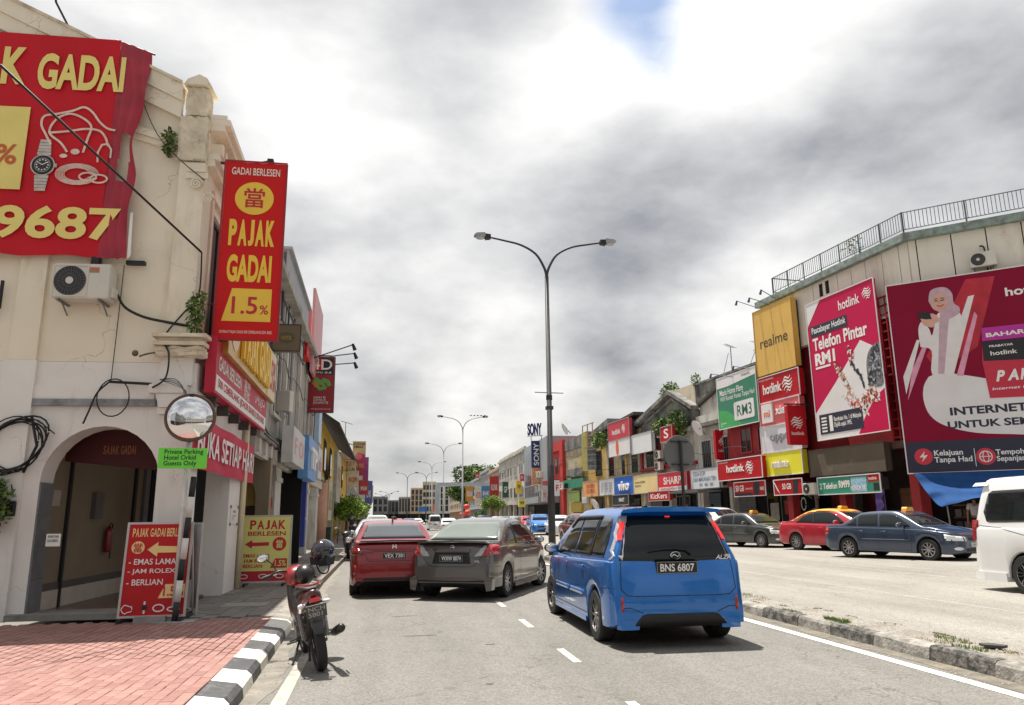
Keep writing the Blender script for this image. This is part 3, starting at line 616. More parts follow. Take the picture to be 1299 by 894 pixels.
# grass tufts on the median
gr=M('grass_blades',(.13,.20,.04),.8,.3,9); dry=M('grass_dry',(.30,.24,.10),.9,.3,9)
def blades(cx,cy,rx,ry,n,h,z):
    m_=MB()
    for i in range(n):
        a=random.uniform(0,6.28); r=math.sqrt(random.random()); x=cx+rx*r*math.cos(a); y=cy+ry*r*math.sin(a); d=random.uniform(0,6.28); w=.006; hh=h*random.uniform(.4,1); lx=random.uniform(-.5,.5)*hh; ly=random.uniform(-.5,.5)*hh
        m_.add([(x-w*math.cos(d),y-w*math.sin(d),z),(x+w*math.cos(d),y+w*math.sin(d),z),(x+lx,y+ly,z+hh)],[(0,1,2)])
    return m_
m_=MB()
for c in ((5.85,9.55,.10,.28,500),(5.95,7.35,.14,.2,160),(6.1,27.5,.3,.6,500),(5.8,10.6,.05,.3,120),(6.2,7.9,.1,.25,120),(6.1,13,.2,.6,300),(6.1,17,.2,.8,250),(6.0,21,.2,.8,250)):
    b_=blades(*c,.05 if c[4]<400 else .06,.13); o=len(m_.v); m_.v+=b_.v; m_.f+=[tuple(i+o for i in f) for f in b_.f]; m_.m+=b_.m
stuff(m_.build('grass',gr))
m_=MB()
for i in range(34):
    c=(random.uniform(5.75,6.35),random.uniform(4.6,14),random.uniform(.03,.12),random.uniform(.05,.25),45); b_=blades(*c,.022,.135); o=len(m_.v); m_.v+=b_.v; m_.f+=[tuple(i+o for i in f) for f in b_.f]; m_.m+=b_.m
stuff(m_.build('dry_grass',dry))
m_=MB()
for i in range(900):
    x=random.choice((random.uniform(5.76,6.33),random.uniform(5.76,6.33),interp(KL,8)+random.uniform(.0,.22),5.55-abs(random.gauss(0,.08)))); y=random.uniform(4.5,16); z=.14 if x>5.7 else .004; s_=random.uniform(.004,.014)
    m_.add([(x-s_,y-s_,z),(x+s_,y-s_*.6,z),(x+s_*.7,y+s_,z),(x-s_*.6,y+s_,z),(x,y,z+s_*.9)],[(0,1,4),(1,2,4),(2,3,4),(3,0,4)])
stuff(m_.build('gravel',M('loose_grit',(.33,.31,.27),.9,.4,50)))
sl=MB(); sl.poly([(6.10,7.32),(6.22,7.20),(6.31,7.25),(6.24,7.42),(6.13,7.43)],.15,.175,'z'); tag(sl.build('broken_tile',M('slate_chip',(.06,.055,.055),.8,.2,10)),'dark broken flat tile lying on the gravel median strip','broken tile')
# --- left pavement
conc=M('pavement_base',(.20,.17,.15),.95,.2,6)
mb=MB(); mb.box(-12,-1.45,-30,11.78,-.05,.13); mb.box(-3.2,-1.4,11.78,40,-.05,.13); 
for a,b in ((40,60),(60,120),(120,330)): mb.poly([(-6,a),(interp(KL,a)+.03,a),(interp(KL,b)+.03,b),(-6,b)],-.05,.14,'z')
pv=struct(mb.build('pavement',conc))
bricks=[M('paver_red_a',(.30,.158,.135),.85,.10,5,.4,60,dirt=.22,dcol=(.24,.12,.10),dscale=3),M('paver_red_b',(.27,.138,.118),.85,.12,6,.4,60,dirt=.3,dcol=(.22,.11,.09),dscale=3),M('paver_red_c',(.325,.18,.153),.85,.10,5,.4,60)]
def brick_mesh(w,l,mat):
    m_=MB(); c=.006; vs=[(-w/2,-l/2,0),(w/2,-l/2,0),(w/2,l/2,0),(-w/2,l/2,0),(-w/2,-l/2,.018),(w/2,-l/2,.018),(w/2,l/2,.018),(-w/2,l/2,.018),(-w/2+c,-l/2+c,.022),(w/2-c,-l/2+c,.022),(w/2-c,l/2-c,.022),(-w/2+c,l/2-c,.022)]
    m_.add(vs,[(0,1,5,4),(1,2,6,5),(2,3,7,6),(3,0,4,7),(4,5,9,8),(5,6,10,9),(6,7,11,10),(7,4,8,11),(8,9,10,11)]); o=m_.build('brick',mat,pv); return o
proto=[brick_mesh(.0985,.1975,m_) for m_ in bricks]
cells=[]
for i in range(int(7.3/.102)):
    x=-1.455-.051-i*.102
    for j in range(-2,45):
        y=2.9+j*.203+(.1015 if i%2 else 0)
        if y>11.70: continue
        if 5.2<y and x>-(1.2+y*.47): cells.append((x,y))
vis=[c for c in cells if c[1]>6.1 and c[0]>-(c[1]*.55-.1)]
vis.sort(key=lambda c:c[1]); near=set(vis[:297]); used=[False]*3; rest=[MB(),MB(),MB()]
for c in cells:
    k=random.choice((0,0,1,2)); dx=random.uniform(-.0015,.0015); dz=random.uniform(-.003,.001)
    if c in near:
        if not used[k]: o=proto[k]; used[k]=True
        else: o=proto[k].copy(); COL.objects.link(o)
        o.parent=pv; o.location=(c[0]+dx,c[1],.13+dz); o.rotation_euler=(random.uniform(-.008,.008),random.uniform(-.01,.01),random.uniform(-.012,.012))
    else:
        w,l,cc=.0985,.1975,.006; x,y=c[0]+dx,c[1]; z=.13+dz
        rest[k].add([(x-w/2,y-l/2,z),(x+w/2,y-l/2,z),(x+w/2,y+l/2,z),(x-w/2,y+l/2,z),(x-w/2+cc,y-l/2+cc,z+.022),(x+w/2-cc,y-l/2+cc,z+.022),(x+w/2-cc,y+l/2-cc,z+.022),(x-w/2+cc,y+l/2-cc,z+.022)],[(0,1,5,4),(1,2,6,5),(2,3,7,6),(3,0,4,7),(4,5,6,7)])
for k in range(3): stuff(rest[k].build('brick',bricks[k],pv))
# painted kerb stones, then bare concrete ones
kp_w=M('kerb_paint_white',(.70,.68,.60),.6,.08,8,.15,40,dirt=.15,dcol=(.3,.28,.25),dscale=7); kp_b=M('kerb_paint_black',(.06,.062,.065),.6,.2,8,.15,40,dirt=.3,dcol=(.25,.24,.23),dscale=9); 
yb=11.56; i=0
def kstone(a,b,mat,top=.155,rough_=0.):
    m_=MB(); xk=interp(KL,(a+b)/2); t=(interp(KL,b)-interp(KL,a))
    prof=[(xk-.28,.0),(xk-.28,top),(xk-.06,top-.03),(xk-.015,top-.07),(xk-.0,.0)]; vs=[]
    for q_,yy_ in ((0,a+.006),(1,(a+b)/2),(2,b-.006)):
        for px_,pz_ in prof: vs.append((px_+t*(q_/2-.5)+random.uniform(-1,1)*rough_,yy_,pz_+random.uniform(-1,1)*rough_))
    n=5; m_.add(vs,[(s_*n+q_,s_*n+(q_+1)%n,(s_+1)*n+(q_+1)%n,(s_+1)*n+q_) for s_ in range(2) for q_ in range(n)]+[tuple(range(n)),tuple(2*n+q_ for q_ in range(n))])
    m_.build('kerb_stone',mat,pv)
ln=[.85]+[.573]*22
for l_ in ln: kstone(yb-l_,yb,kp_w if i%2==0 else kp_b,.157,.002); yb-=l_; i+=1
yb=11.56
while yb<42: kstone(yb,yb+.62,ks_g,.157,.006); yb+=.62
# grey pavers further on
gp=[M('paver_grey_a',(.235,.215,.19),.9,.15,6,.4,50,dirt=.4,dcol=(.11,.10,.09),dscale=2),M('paver_grey_b',(.205,.188,.168),.9,.15,6,.4,50,dirt=.4,dcol=(.1,.09,.08),dscale=2)]
pp=None
for i in range(7):
    for j in range(34):
        x0=-1.52-.205*(i+1); y0=11.80+j*.405+(.2 if i%2 else 0)
        if x0<-2.97: continue
        if j<16:
            o=MB().box(-.098,.098,-.198,.198,0,.018).build('paver',random.choice(gp),pv); o.location=(x0+.1,y0+.2,.13+random.uniform(-.004,.004)); o.rotation_euler=(random.uniform(-.006,.006),random.uniform(-.01,.01),0)
m_=MB()
for i in range(8):
    for j in range(16,70):
        x0=-1.52-.205*(i+1); y0=11.80+j*.405+(.2 if i%2 else 0); dz=random.uniform(-.004,.004); x0-= .015*(y0-12)
        m_.box(x0+.002,x0+.198,y0+.002,y0+.398,.13,.148+dz)
stuff(m_.build('paver',gp[0],pv))
m_=MB(); m_.box(-2.55,-1.85,13.2,13.75,.14,.156); m_.build('drain_cover',M('drain_cover',(.30,.285,.25),.9,.15,8),pv)
for q in ((-3.45,10.2),(-2.0,6.9),(-2.75,10.9),(-1.8,7.6)):
    b_=MB(); b_.box(-.02,.02,-.012,.012,0,.01,Matrix.Rotation(random.random()*3,4,'Z')); 
# right pavement
mb=MB()
for a,b in zip(KR,KR[1:]):
    mb.poly([(a[1],a[0]),(a[1]+14,a[0]),(b[1]+14,b[0]),(b[1],b[0])],-.05,.40,'z')
rp=struct(mb.build('pavement',M('pavement_right',(.30,.28,.25),.9,.15,3,dirt=.4,dcol=(.12,.11,.1))))
# ------------------------------------------------------------------ left corner building (pawn shop)
cream=M('cream_plaster',(.80,.73,.585),.85,.06,1.2,.15,30,dirt=.28,dcol=(.40,.32,.22),dscale=1.4,streak=4,crack=.5)
creamd=M('cream_plaster_eroded',(.68,.60,.46),.95,.15,5,.8,14,dirt=.38,dcol=(.24,.20,.15),dscale=3.5)
white=M('white_plaster',(.79,.765,.72),.85,.05,1.3,.12,30,dirt=.24,dcol=(.45,.41,.36),dscale=1.5,streak=4,crack=.35)
greyband=M('grey_ledge',(.27,.28,.29),.9,.2,5,.5,30,dirt=.5,dcol=(.13,.13,.13),dscale=4)
tan=M('tan_plaster',(.27,.22,.15),.85,.08,2,dirt=.25,dcol=(.25,.2,.14))
tileg=M('grey_tile',(.17,.18,.19),.6,.15,4,dirt=.3,dcol=(.08,.08,.085),dscale=3)
darkred=M('dark_red',(.07,.008,.010),.7,.1)
BW=thing('corner_shop_building','cream and white corner shophouse with arched entrance and sloping gable at the left','building',fr('W'))
# lower wall with arch, x -8..0 ; arch -2.16..-.45 spring 2.2 top 2.93
def arch_pts(x0,x1,zs,zt,n=16):
    c=(x0+x1)/2; r=(x1-x0)/2; return [(c+r*math.cos(math.pi*k/n),zs+(zt-zs)*math.sin(math.pi*k/n)) for k in range(n+1)]
low=[(-8,.1),(-2.16,.1)]+arch_pts(-2.16,-.45,2.08,2.93)[::-1]+[(-.45,.1),(-.02,.1),(-.02,3.93),(-8,3.93)]
lw=MB().poly(low,0,.42,'y').build('wall',white,BW)
up=[(-8,3.934),(-.13,3.934),(-.13,8.15),(-.56,8.2),(-.9,8.36),(-8,11.85)]
MB().poly(up,.0,.40,'y').build('wall',cream,BW)
# raking coping and frieze mouldings (slope .49)
def rake(name,x0,x1,zr,h,out,mat,sl=.49):
    m_=MB(); m_.poly([(x0,zr-sl*(x0+.56)),(x1,zr-sl*(x1+.56)),(x1,zr+h-sl*(x1+.56)),(x0,zr+h-sl*(x0+.56))],-out,.0-.002); return m_.build(name,mat,BW)
rake('coping',-8,-.57,8.40,.30,.14,cream); rake('coping',-8,-.58,8.10,.297,.10,cream); rake('frieze',-8,-.58,7.50,.10,.05,cream,.30); rake('frieze',-8,-.58,7.603,.12,.09,cream,.30)
MB().poly([(-8,12.3),(-.58,8.71),(-.58,8.76),(-8,12.36)],-.17,.45).build('coping',creamd,BW)
# ledge: grey band, white string course
B('ledge',greyband,BW,(-8,-.58,-.07,-.002,3.235,3.34)); B('string_course',white,BW,(-8,-.62,-.035,-.002,3.345,3.56))
# pilasters on the gable wall
for x0,x1 in ((-2.80,-2.40),(-5.4,-5.0)):
    B('pilaster',cream,BW,(x0,x1,-.07,-.002,3.94,9.0 if x0>-3 else 10)); B('pilaster',white,BW,(x0-.06,x1+.02,-.075,-.002,.1,3.937))
# corner pier: base, capital, broken cornice, upper pilaster with scroll, finial
B('pier',white,BW,(-.46,.02,-.08,-.003,.1,3.10)); B('pier_cap',white,BW,(-.52,.05,-.13,-.004,3.105,3.20)); 
MB().poly([(-.50,3.205),(.04,3.205),(.08,3.42),(-.56,3.42)],-.16,-.005).build('pier_cap',white,BW); B('pier_cap',white,BW,(-.66,-.12,-.18,-.006,3.425,3.56))
B('pier',white,BW,(-.55,-.06,-.10,-.003,3.563,4.0))
def rough_block(name,x0,x1,y0,y1,z0,z1,mat,amp=.03,n=7):
    bm=bmesh.new(); bmesh.ops.create_grid(bm,x_segments=1,y_segments=1,size=.5); bm.free()
    m_=MB(); rnd=random.Random(int(x0*977+z0*31)); vs=[]; 
    bm=bmesh.new(); bmesh.ops.create_cube(bm,size=1); bmesh.ops.subdivide_edges(bm,edges=bm.edges[:],cuts=n,use_grid_fill=True)
    for v in bm.verts:
        v.co=Vector((x0+(x1-x0)*(v.co.x+.5)+rnd.uniform(-amp,amp),y0+(y1-y0)*(v.co.y+.5)+rnd.uniform(-amp,amp),z0+(z1-z0)*(v.co.z+.5)+rnd.uniform(-amp,amp)))
    me=bpy.data.meshes.new(name); bm.to_mesh(me); bm.free(); me.materials.append(mat); o=bpy.data.objects.new(name,me); COL.objects.link(o); o.parent=BW; return o
rough_block('broken_capital',-.60,.12,-.26,-.01,4.005,4.14,creamd,.02); B('capital_slab',creamd,BW,(-.62,.14,-.30,-.012,4.16,4.22),(-.58,.10,-.24,-.013,4.225,4.28),(-.64,.17,-.33,-.014,4.285,4.34))
B('pilaster',cream,BW,(-.52,-.11,-.11,-.003,4.345,7.30)); rough_block('capital_block',-.56,-.12,-.15,-.01,7.34,8.12,creamd,.02); rough_block('finial',-.50,-.18,-.12,.25,8.15,8.66,creamd,.02)
MB().poly([(-.54,8.68),(-.10,8.68),(-.17,8.80),(-.30,8.87),(-.48,8.78)],-.20,.32).build('finial_cap',cream,BW)
def scroll(cx,cz,r,y):
    pts=[]; 
    for k in range(34):
        a=k*.42; rr=r*(1-k/36); pts.append((cx+rr*math.cos(a),y,cz+rr*math.sin(a)))
    return MB().tube(pts,.018,6)
scroll(-.22,6.90,.10,-.17).build('volute',cream,BW,True); scroll(-.02,6.66,.09,-.15).build('volute',cream,BW,True); B('volute_plate',cream,BW,(-.40,-.05,-.16,-.115,7.0,7.10),(-.38,-.08,-.19,-.115,7.105,7.14))
# threshold and jambs of the arch
B('threshold',M('threshold_stone',(.26,.25,.22),.9,.2,5,.5,30,dirt=.4,dcol=(.1,.09,.08)),BW,(-2.35,.1,-.16,.5,.12,.205))
for x0,x1 in ((-2.155,-2.135),):
    m_=MB(); 
    for k in range(4): m_.box(x0,x1,.01+0,.41,.21+.47*k,.21+.47*k+.462)
    m_.build('jamb_tile',tileg,BW)
# passage behind the arch (five foot way)
floor=M('terrazzo_floor',(.20,.13,.10),.35,.15,8,dirt=.2)
B('floor',floor,BW,(-2.6,-.5,.43,16,.10,.16)); B('ceiling',M('soffit',(.30,.27,.22),.9,.1),BW,(-2.7,-.42,.43,16,3.55,3.65))
sw=MB()
B('shop_wall',tan,BW,(-2.45,-2.30,.43,5.2,.16,3.55)); 
B('shop_skirting',M('skirting_dark',(.10,.09,.08),.6,.1),BW,(-2.299,-2.28,.43,5.2,.45,.56)); B('shop_plinth',M('skirting_pale',(.55,.50,.42),.7,.1),BW,(-2.298,-2.275,.43,4.8,.165,.445))
B('frame_post',blackp,BW,(-2.31,-2.25,1.25,1.31,.16,2.75)); B('frame_post',blackp,BW,(-2.31,-2.25,4.1,4.2,.16,2.75)); B('frame_rail',blackp,BW,(-2.31,-2.25,.43,4.2,2.755,2.83))
B('frame_post',tileg,BW,(-2.32,-2.24,4.6,5.2,.16,3.0))
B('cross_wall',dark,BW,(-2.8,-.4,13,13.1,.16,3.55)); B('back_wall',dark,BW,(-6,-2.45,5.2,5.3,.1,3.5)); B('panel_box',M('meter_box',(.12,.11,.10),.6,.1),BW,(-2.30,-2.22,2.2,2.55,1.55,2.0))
B('panel_box',M('pale_notice',(.45,.42,.36),.6,.1),BW,(-2.30,-2.285,.75,1.0,1.75,2.0))
# red valance sign inside the arch
v_=thing('valance_sign','dark red fabric valance hanging inside the top of the arched entrance','sign',fr('W',-1.45,-.75,0)); MB().poly([(-.72,2.45),(.72,2.30),(.72,2.95),(-.72,2.95)],0,.02).build('cloth',darkred,v_); text(v_,'SAJAK GADAI',-.15,.35,2.56,2.70,M('faded_gold',(.30,.12,.04),.7,.1),-.004)
# roof mass behind (dark, keeps the sky out)
MB().poly([(-8,3.95),(-.5,3.95),(-.5,8.1),(-8,11.6)],.41,.9).build('wall',cream,BW)
# --- street side of the corner building
BS=thing('pawn_shop_front','street front of the cream corner shophouse with cornice and upstairs window','building',fr('S'))
uw=MB(); 
# upper wall with window openings s .35-1.45, 2.6-3.7
H0,H1=3.95,8.1
for a,b,c,d in ((.41,.55,H0,H1),(1.55,2.7,H0,H1),(3.8,5.3,H0,H1),(.55,1.55,H0,4.6),(.55,1.55,6.75,H1),(2.7,3.8,H0,4.6),(2.7,3.8,6.75,H1)): uw.box(a,b,.12,.42,c,d)
uw.build('wall',cream,BS)
for a in (.55,2.7):
    o=B('window',M('window_frame_dark',(.03,.03,.035),.4,.1),BS,(a,a+.05,.18,.24,4.6,6.75),(a+.95,a+1.0,.18,.24,4.6,6.75),(a+.05,a+.95,.18,.24,4.6,4.66),(a+.05,a+.95,.18,.24,6.69,6.75),(a+.47,a+.53,.175,.235,4.66,6.69))
    B('pane',glassm,o,(a+.05,a+.47,.205,.215,4.66,6.69),(a+.53,a+.95,.20,.21,4.66,6.69)); B('window_surround',cream,BS,(a-.12,a-.002,.07,.118,4.5,6.9),(a+1.002,a+1.12,.07,.118,4.5,6.9),(a-.12,a+1.12,.05,.118,6.903,7.05))
for z0,z1,o_ in ((7.3,7.42,.0),(7.423,7.52,.06),(7.95,8.05,.12),(8.053,8.16,.20),(8.163,8.24,.14)): B('cornice',cream,BS,(-.0,5.3,-o_,.119,z0,z1))
B('parapet',creamd,BS,(.45,5.3,.05,.35,8.245,8.38))
for k in range(18): B('dentil',cream,BS,(.2+k*.28,.32+k*.28,-.07,.118,7.60,7.80))
B('beam',white,BS,(.43,5.0,0,.32,2.85,3.94)); 
for s0,s1 in ((-.06,.34),(3.05,4.2)): B('pier',white,BS,(s0,s1,-.02 if s0<0 else -.04,.4,.12,2.845))
# cross arch over the covered way, door and amber fanlight beyond it
ia=[(-2.3,.16),(-1.95,.16)]+[(x,z) for x,z in arch_pts(-1.95,-.62,2.0,2.75)][::-1]+[(-.62,.16),(-.30,.16),(-.30,3.5),(-2.3,3.5)]
MB().poly(ia,7.5,7.75).build('cross_arch',tan,BW); B('fanlight',M('amber_glass',(.50,.33,.08),.5,.1),BW,(-1.95,-.62,7.85,7.88,1.85,2.75)); B('door_leaf',M('door_brown',(.10,.05,.03),.6,.2,4),BW,(-1.9,-1.55,7.9,7.95,.17,1.84),(-1.0,-.66,7.9,7.95,.17,1.84))
B('door_banner',whitep,BW,(-1.42,-1.34,7.7,7.71,.5,1.75))
# fixtures round the corner ------------------------------------------------
p=thing('downpipe','cream drain pipe beside the notice pier','pipe',fr('S',4.32,.08)); MB().tube([(0,0,.15),(0,0,3.9)],.07,10).build('pipe',M('pipe_cream',(.70,.62,.42),.6,.08,3,dirt=.2),p,True)
n_=thing('paper_notice','white paper notice taped to the white pier by its black corners','notice',fr('S',3.3,.045,1.42)); B('sheet',whitep,n_,(0,.75,-.004,0,0,.34)); text(n_,'NOTIS',.25,.5,.22,.27,blackp,-.006); text(n_,'WAKTU PERNIAGAAN\nISNIN - SABTU\n9.00 - 5.00',.12,.62,.08,.18,M('grey_print',(.3,.3,.3),.7,0),-.006,0)
for a_ in (-.05,.70):
    for c_ in (-.02,.31): B('tape',blackp,n_,(a_,a_+.10,-.008,-.005,c_,c_+.05))
# banner on the gable wall
red_b=M('banner_red',(.54,.014,.024),.65,.10,.8,.2,6,spec=.2)
bn=thing('pawn_banner','huge red fabric banner with yellow PAJAK GADAI lettering on the gable wall','banner',fr('W'))
def cloth(x0,x1,z0,z1,nx,nz,fy,fx=None,fz=None):
    vs=[]; 
    for i in range(nx+1):
        for j in range(nz+1):
            u,v=i/nx,j/nz; x=x0+(x1-x0)*u; z=z0+(z1-z0)*v
            vs.append((x+(fx(u,v) if fx else 0),fy(u,v),z+(fz(u,v) if fz else 0)))
    m_=MB(); m_.add(vs,[(i*(nz+1)+j,(i+1)*(nz+1)+j,(i+1)*(nz+1)+j+1,i*(nz+1)+j+1) for i in range(nx) for j in range(nz)]); return m_
sol=lambda o:(o.modifiers.new('s','SOLIDIFY').__setattr__('thickness',.008),o)[1]
o=cloth(-6.6,-1.62,5.60,9.44,50,24,lambda u,v:-.17+.012*math.sin(u*60+v*3)*(v<.95)+.01*math.sin(v*9+u*8),None,lambda u,v:.045*(1-u)*3*(v)+ .015*math.sin(u*30)*(1-v)).build('cloth',red_b,bn,True)
def fz(u,v): return -.19*u*v-.02*u*(1-v)
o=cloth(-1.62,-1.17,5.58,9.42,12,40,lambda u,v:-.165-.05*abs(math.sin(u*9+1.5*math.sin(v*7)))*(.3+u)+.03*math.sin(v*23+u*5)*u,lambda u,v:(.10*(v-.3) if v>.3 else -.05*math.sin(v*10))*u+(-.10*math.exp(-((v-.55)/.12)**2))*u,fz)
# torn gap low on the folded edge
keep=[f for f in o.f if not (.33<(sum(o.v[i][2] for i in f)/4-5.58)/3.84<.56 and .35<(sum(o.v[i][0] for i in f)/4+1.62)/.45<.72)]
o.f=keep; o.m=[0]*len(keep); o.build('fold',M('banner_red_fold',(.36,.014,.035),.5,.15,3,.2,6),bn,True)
MB().tube([(-1.72,-.16,9.45),(-1.08,-.12,9.24)],.018,6).build('rod',blackp,bn); MB().poly([(-1.25,5.05),(-1.13,5.05),(-1.06,5.12),(-1.13,5.62),(-1.19,5.62)],-.12,-.07).build('torn_end',blackp,bn) if False else None
B('clip',blackp,bn,(-1.20,-.92,-.14,-.05,5.50,5.56)); B('clip',blackp,bn,(-1.72,-1.60,-.16,-.05,5.48,5.60))
MB().poly([(-1.19,6.35),(-1.15,6.35),(-1.12,5.62),(-1.17,5.56)],-.19,-.18).build('torn_edge',whitep,bn)
yb_=M('banner_yellow',(.80,.66,.20),.6,.06,2)
text(bn,'GADAI',-2.87,-1.50,8.46,9.12,yb_,-.197,.07); text(bn,'PAJAK',-4.95,-3.05,8.52,9.20,yb_,-.197,.07)
text(bn,'9687',-3.22,-1.33,5.86,6.42,yb_,-.197,.045)
B('price_box',yb_,bn,(-5.4,-2.9,-.198,-.19,6.68,8.12)); text(bn,'%',-3.34,-3.01,7.10,7.45,M('banner_orange',(.55,.12,.03),.6,.05),-.204,.03); text(bn,'1.5',-5.2,-3.75,6.9,7.9,redp,-.204,.04)
# wrist watch printed on the banner
wx_,wz_=-2.6,7.11
slv=M('print_silver',(.50,.47,.42),.5,.2,12); slv2=M('print_cream',(.72,.55,.46),.55,.15,12)
m_=MB()
for k in range(5):
    for s in (-1,1):
        z=wz_+s*(.20+.055*k); w=.105-.006*k; m_.box(wx_-w,wx_+w,-.201,-.196,z-.024,z+.024)
stuff(m_.build('watch_strap',slv,bn)); disc('watch_case',slv,bn,wx_,wz_,.185,None,-.200); B('watch_crown',slv,bn,(wx_+.17,wx_+.215,-.202,-.199,wz_-.03,wz_+.03)); disc('watch_bezel',blackp,bn,wx_,wz_,.165,None,-.204); disc('watch_ring',slv,bn,wx_,wz_,.120,None,-.208,28,.001); disc('watch_dial',M('dial_black',(.02,.02,.022),.4,0),bn,wx_,wz_,.112,None,-.210,28,.001)
m_=MB()
for k in range(12): a=k*.5236; m_.box(wx_+.088*math.cos(a)-.010,wx_+.088*math.cos(a)+.010,-.214,-.211,wz_+.088*math.sin(a)-.010,wz_+.088*math.sin(a)+.010)
stuff(m_.build('hour_marks',whitep,bn)); line('watch_hands',whitep,bn,[(wx_-.055,wz_+.03),(wx_,wz_),(wx_+.07,wz_+.045)],.012,-.213)
def wl(l): return [l[i:i+2] for i in range(0,len(l),2)]
chain=[-2.52,7.48,-2.61,7.64,-2.7,7.82,-2.67,7.97,-2.48,8.02,-2.24,8.09,-2.08,8.16,-1.94,8.08,-1.81,7.91,-1.68,7.8,-1.56,7.77]
c2=[-2.26,7.36,-2.37,7.51,-2.56,7.68,-2.49,7.91,-2.29,8.03,-2.07,7.96,-1.93,7.82,-1.96,7.62,-2.01,7.36]
c3=[-2.54,7.68,-2.26,7.72,-2.02,7.77,-1.8,7.75,-1.69,7.63,-1.64,7.49]
for i,c in enumerate((chain,c2,c3)): line('necklace',slv2,bn,catm(wl(c),5),.035,-.199-.002*i)
for i in range(7):
    a=.3+i*.45; cx,cz=-2.06,6.97; line('bracelet',slv2,bn,[(cx+(.20+.022*i)*math.cos(t),cz+(.11+.012*i)*math.sin(t)) for t in [a*.0+q*.35 for q in range(18)]],.010,-.205-.0005*i)
for i,(qx,qz) in enumerate(((-1.89,6.93),(-1.72,6.9))): line('ring_print',slv2,bn,[(qx+.13*math.cos(t),qz+.07*math.sin(t)) for t in [q*.35 for q in range(19)]],.028,-.213-.001*i)
line('pendant_print',slv2,bn,wl([-1.77,7.2,-1.78,7.37,-1.73,7.5,-1.64,7.52,-1.58,7.42,-1.58,7.28]),.03,-.206)
disc('pendant_stone',slv2,bn,-2.3,7.28,.06,.035,-.207); disc('pendant_stone',slv2,bn,-2.13,7.36,.07,.05,-.207)
# cables, AC unit, coils, plants
cab=M('cable_black',(.012,.012,.012),.6,.1)
def wire(name,label,frm,pts,r,mat=cab,cat='cable',group=None,smooth=6,sub=None):
    root=thing(name,label,cat,frm,group) if sub is None else sub
    P_=catm([tuple(p_) for p_ in pts],smooth); MB().tube(P_,r,6).build('cable' if sub is None else name,mat,root,True); return root
def acunit(frm,label,s=1.,group=None,vert=False):
    g=thing('air_conditioner',label,'air conditioner',frm,group); w,h,d=.82*s,.56*s,.30*s; cs=M('ac_casing',(.62,.59,.52),.5,.06,3,dirt=.2,dcol=(.4,.35,.28),dscale=3)
    m_=MB(); m_.box(0,w,-d-.08,-.08,0,h); o=m_.build('casing',cs,g); bv=o.modifiers.new('b','BEVEL'); bv.width=.018; bv.segments=2
    cx,cz,r=w*.30,h*.5,h*.42; disc('fan_opening',M('fan_dark',(.035,.035,.038),.6,.1),g,cx,cz,r,None,-d-.082)
    B('grille_frame',cs,g,(cx-r-.03,cx+r+.03,-d-.092,-d-.083,cz+r,cz+r+.02),(cx-r-.03,cx+r+.03,-d-.092,-d-.083,cz-r-.02,cz-r),(cx-r-.03,cx-r-.01,-d-.09,-d-.083,cz-r,cz+r),(cx+r+.01,cx+r+.03,-d-.09,-d-.083,cz-r,cz+r))
    m_=MB()
    for k in range(26):
        a=k*6.2832/26; m_.tube([(cx+r*.25*math.cos(a),-d-.095,cz+r*.25*math.sin(a)),(cx+r*.97*math.cos(a+.35),-d-.09,cz+r*.97*math.sin(a+.35))],.0035,4)
    for q in (.45,.7,.97): 
        m_.tube([(cx+r*q*math.cos(t*.3),-d-.096,cz+r*q*math.sin(t*.3)) for t in range(22)],.0035,4)
    m_.build('fan_guard',M('guard_grey',(.12,.12,.12),.5,.1),g); disc('fan_hub',M('hub_pale',(.6,.58,.54),.5,.05),g,cx,cz,r*.24,None,-d-.098)
    B('bracket',steel,g,(.08*s,.11*s,-d-.1,0,-.04,-.005),(w-.14*s,w-.11*s,-d-.1,0,-.04,-.005)); m_=MB(); m_.tube([(.095*s,-d*.7,-.04),(.095*s,-.01,-.18*s)],.012,5); m_.tube([(w-.125*s,-d*.7,-.04),(w-.125*s,-.01,-.18*s)],.012,5); m_.build('strut',steel,g)
    return g
g=acunit(fr('W',-2.14,.0,4.85),'pale air conditioner unit on the cream wall below the red banner'); B('energy_label',M('label_red',(.5,.12,.08),.5,.1),g,(.52,.66,-.386,-.381,.44,.50)); B('energy_label',M('label_green',(.12,.3,.15),.5,.1),g,(.52,.66,-.386,-.381,.415,.438)); B('valve_cover',M('ac_casing',(.62,.59,.52)),g,(.822,.87,-.30,-.12,.05,.20))
w3=lambda nm,l,y:[(a[0],y,a[1]) for a in l]
wire('ac_hose','thick black insulated hose running from the air conditioner to the corner','hose',None,[]) if False else None
def P2(l): return [l[i:i+2] for i in range(0,len(l),2)]
WF=fr('W')
h=wire('hose','thick black insulated hose sagging from the air conditioner to the corner pilaster',WF,w3(0,[(-1.29,5.01),(-1.15,4.79),(-0.86,4.64),(-0.5,4.56),(-0.15,4.5)],-.12),.022,cat='hose')
wire('overhead_cable','long black cable slanting down from the upper left across the banner to the corner',fr('W'),[(-.06,-.14,5.73),(-1.534,-3.459,6.855)],.017,smooth=1)
wire('thin_cable','thin black wire from the banner edge to the red sign bracket',fr('W'),[(-1.22,-.1,8.38),(-.9,-.16,7.75),(-.5,-.2,7.3),(-.08,-.2,6.95)],.008)
wire('thin_cable','thin black wire hanging straight down the wall from the banner to the arch',fr('W'),[(-1.25,-.06,5.5),(-1.26,-.06,4.4),(-1.27,-.06,3.60)],.007)
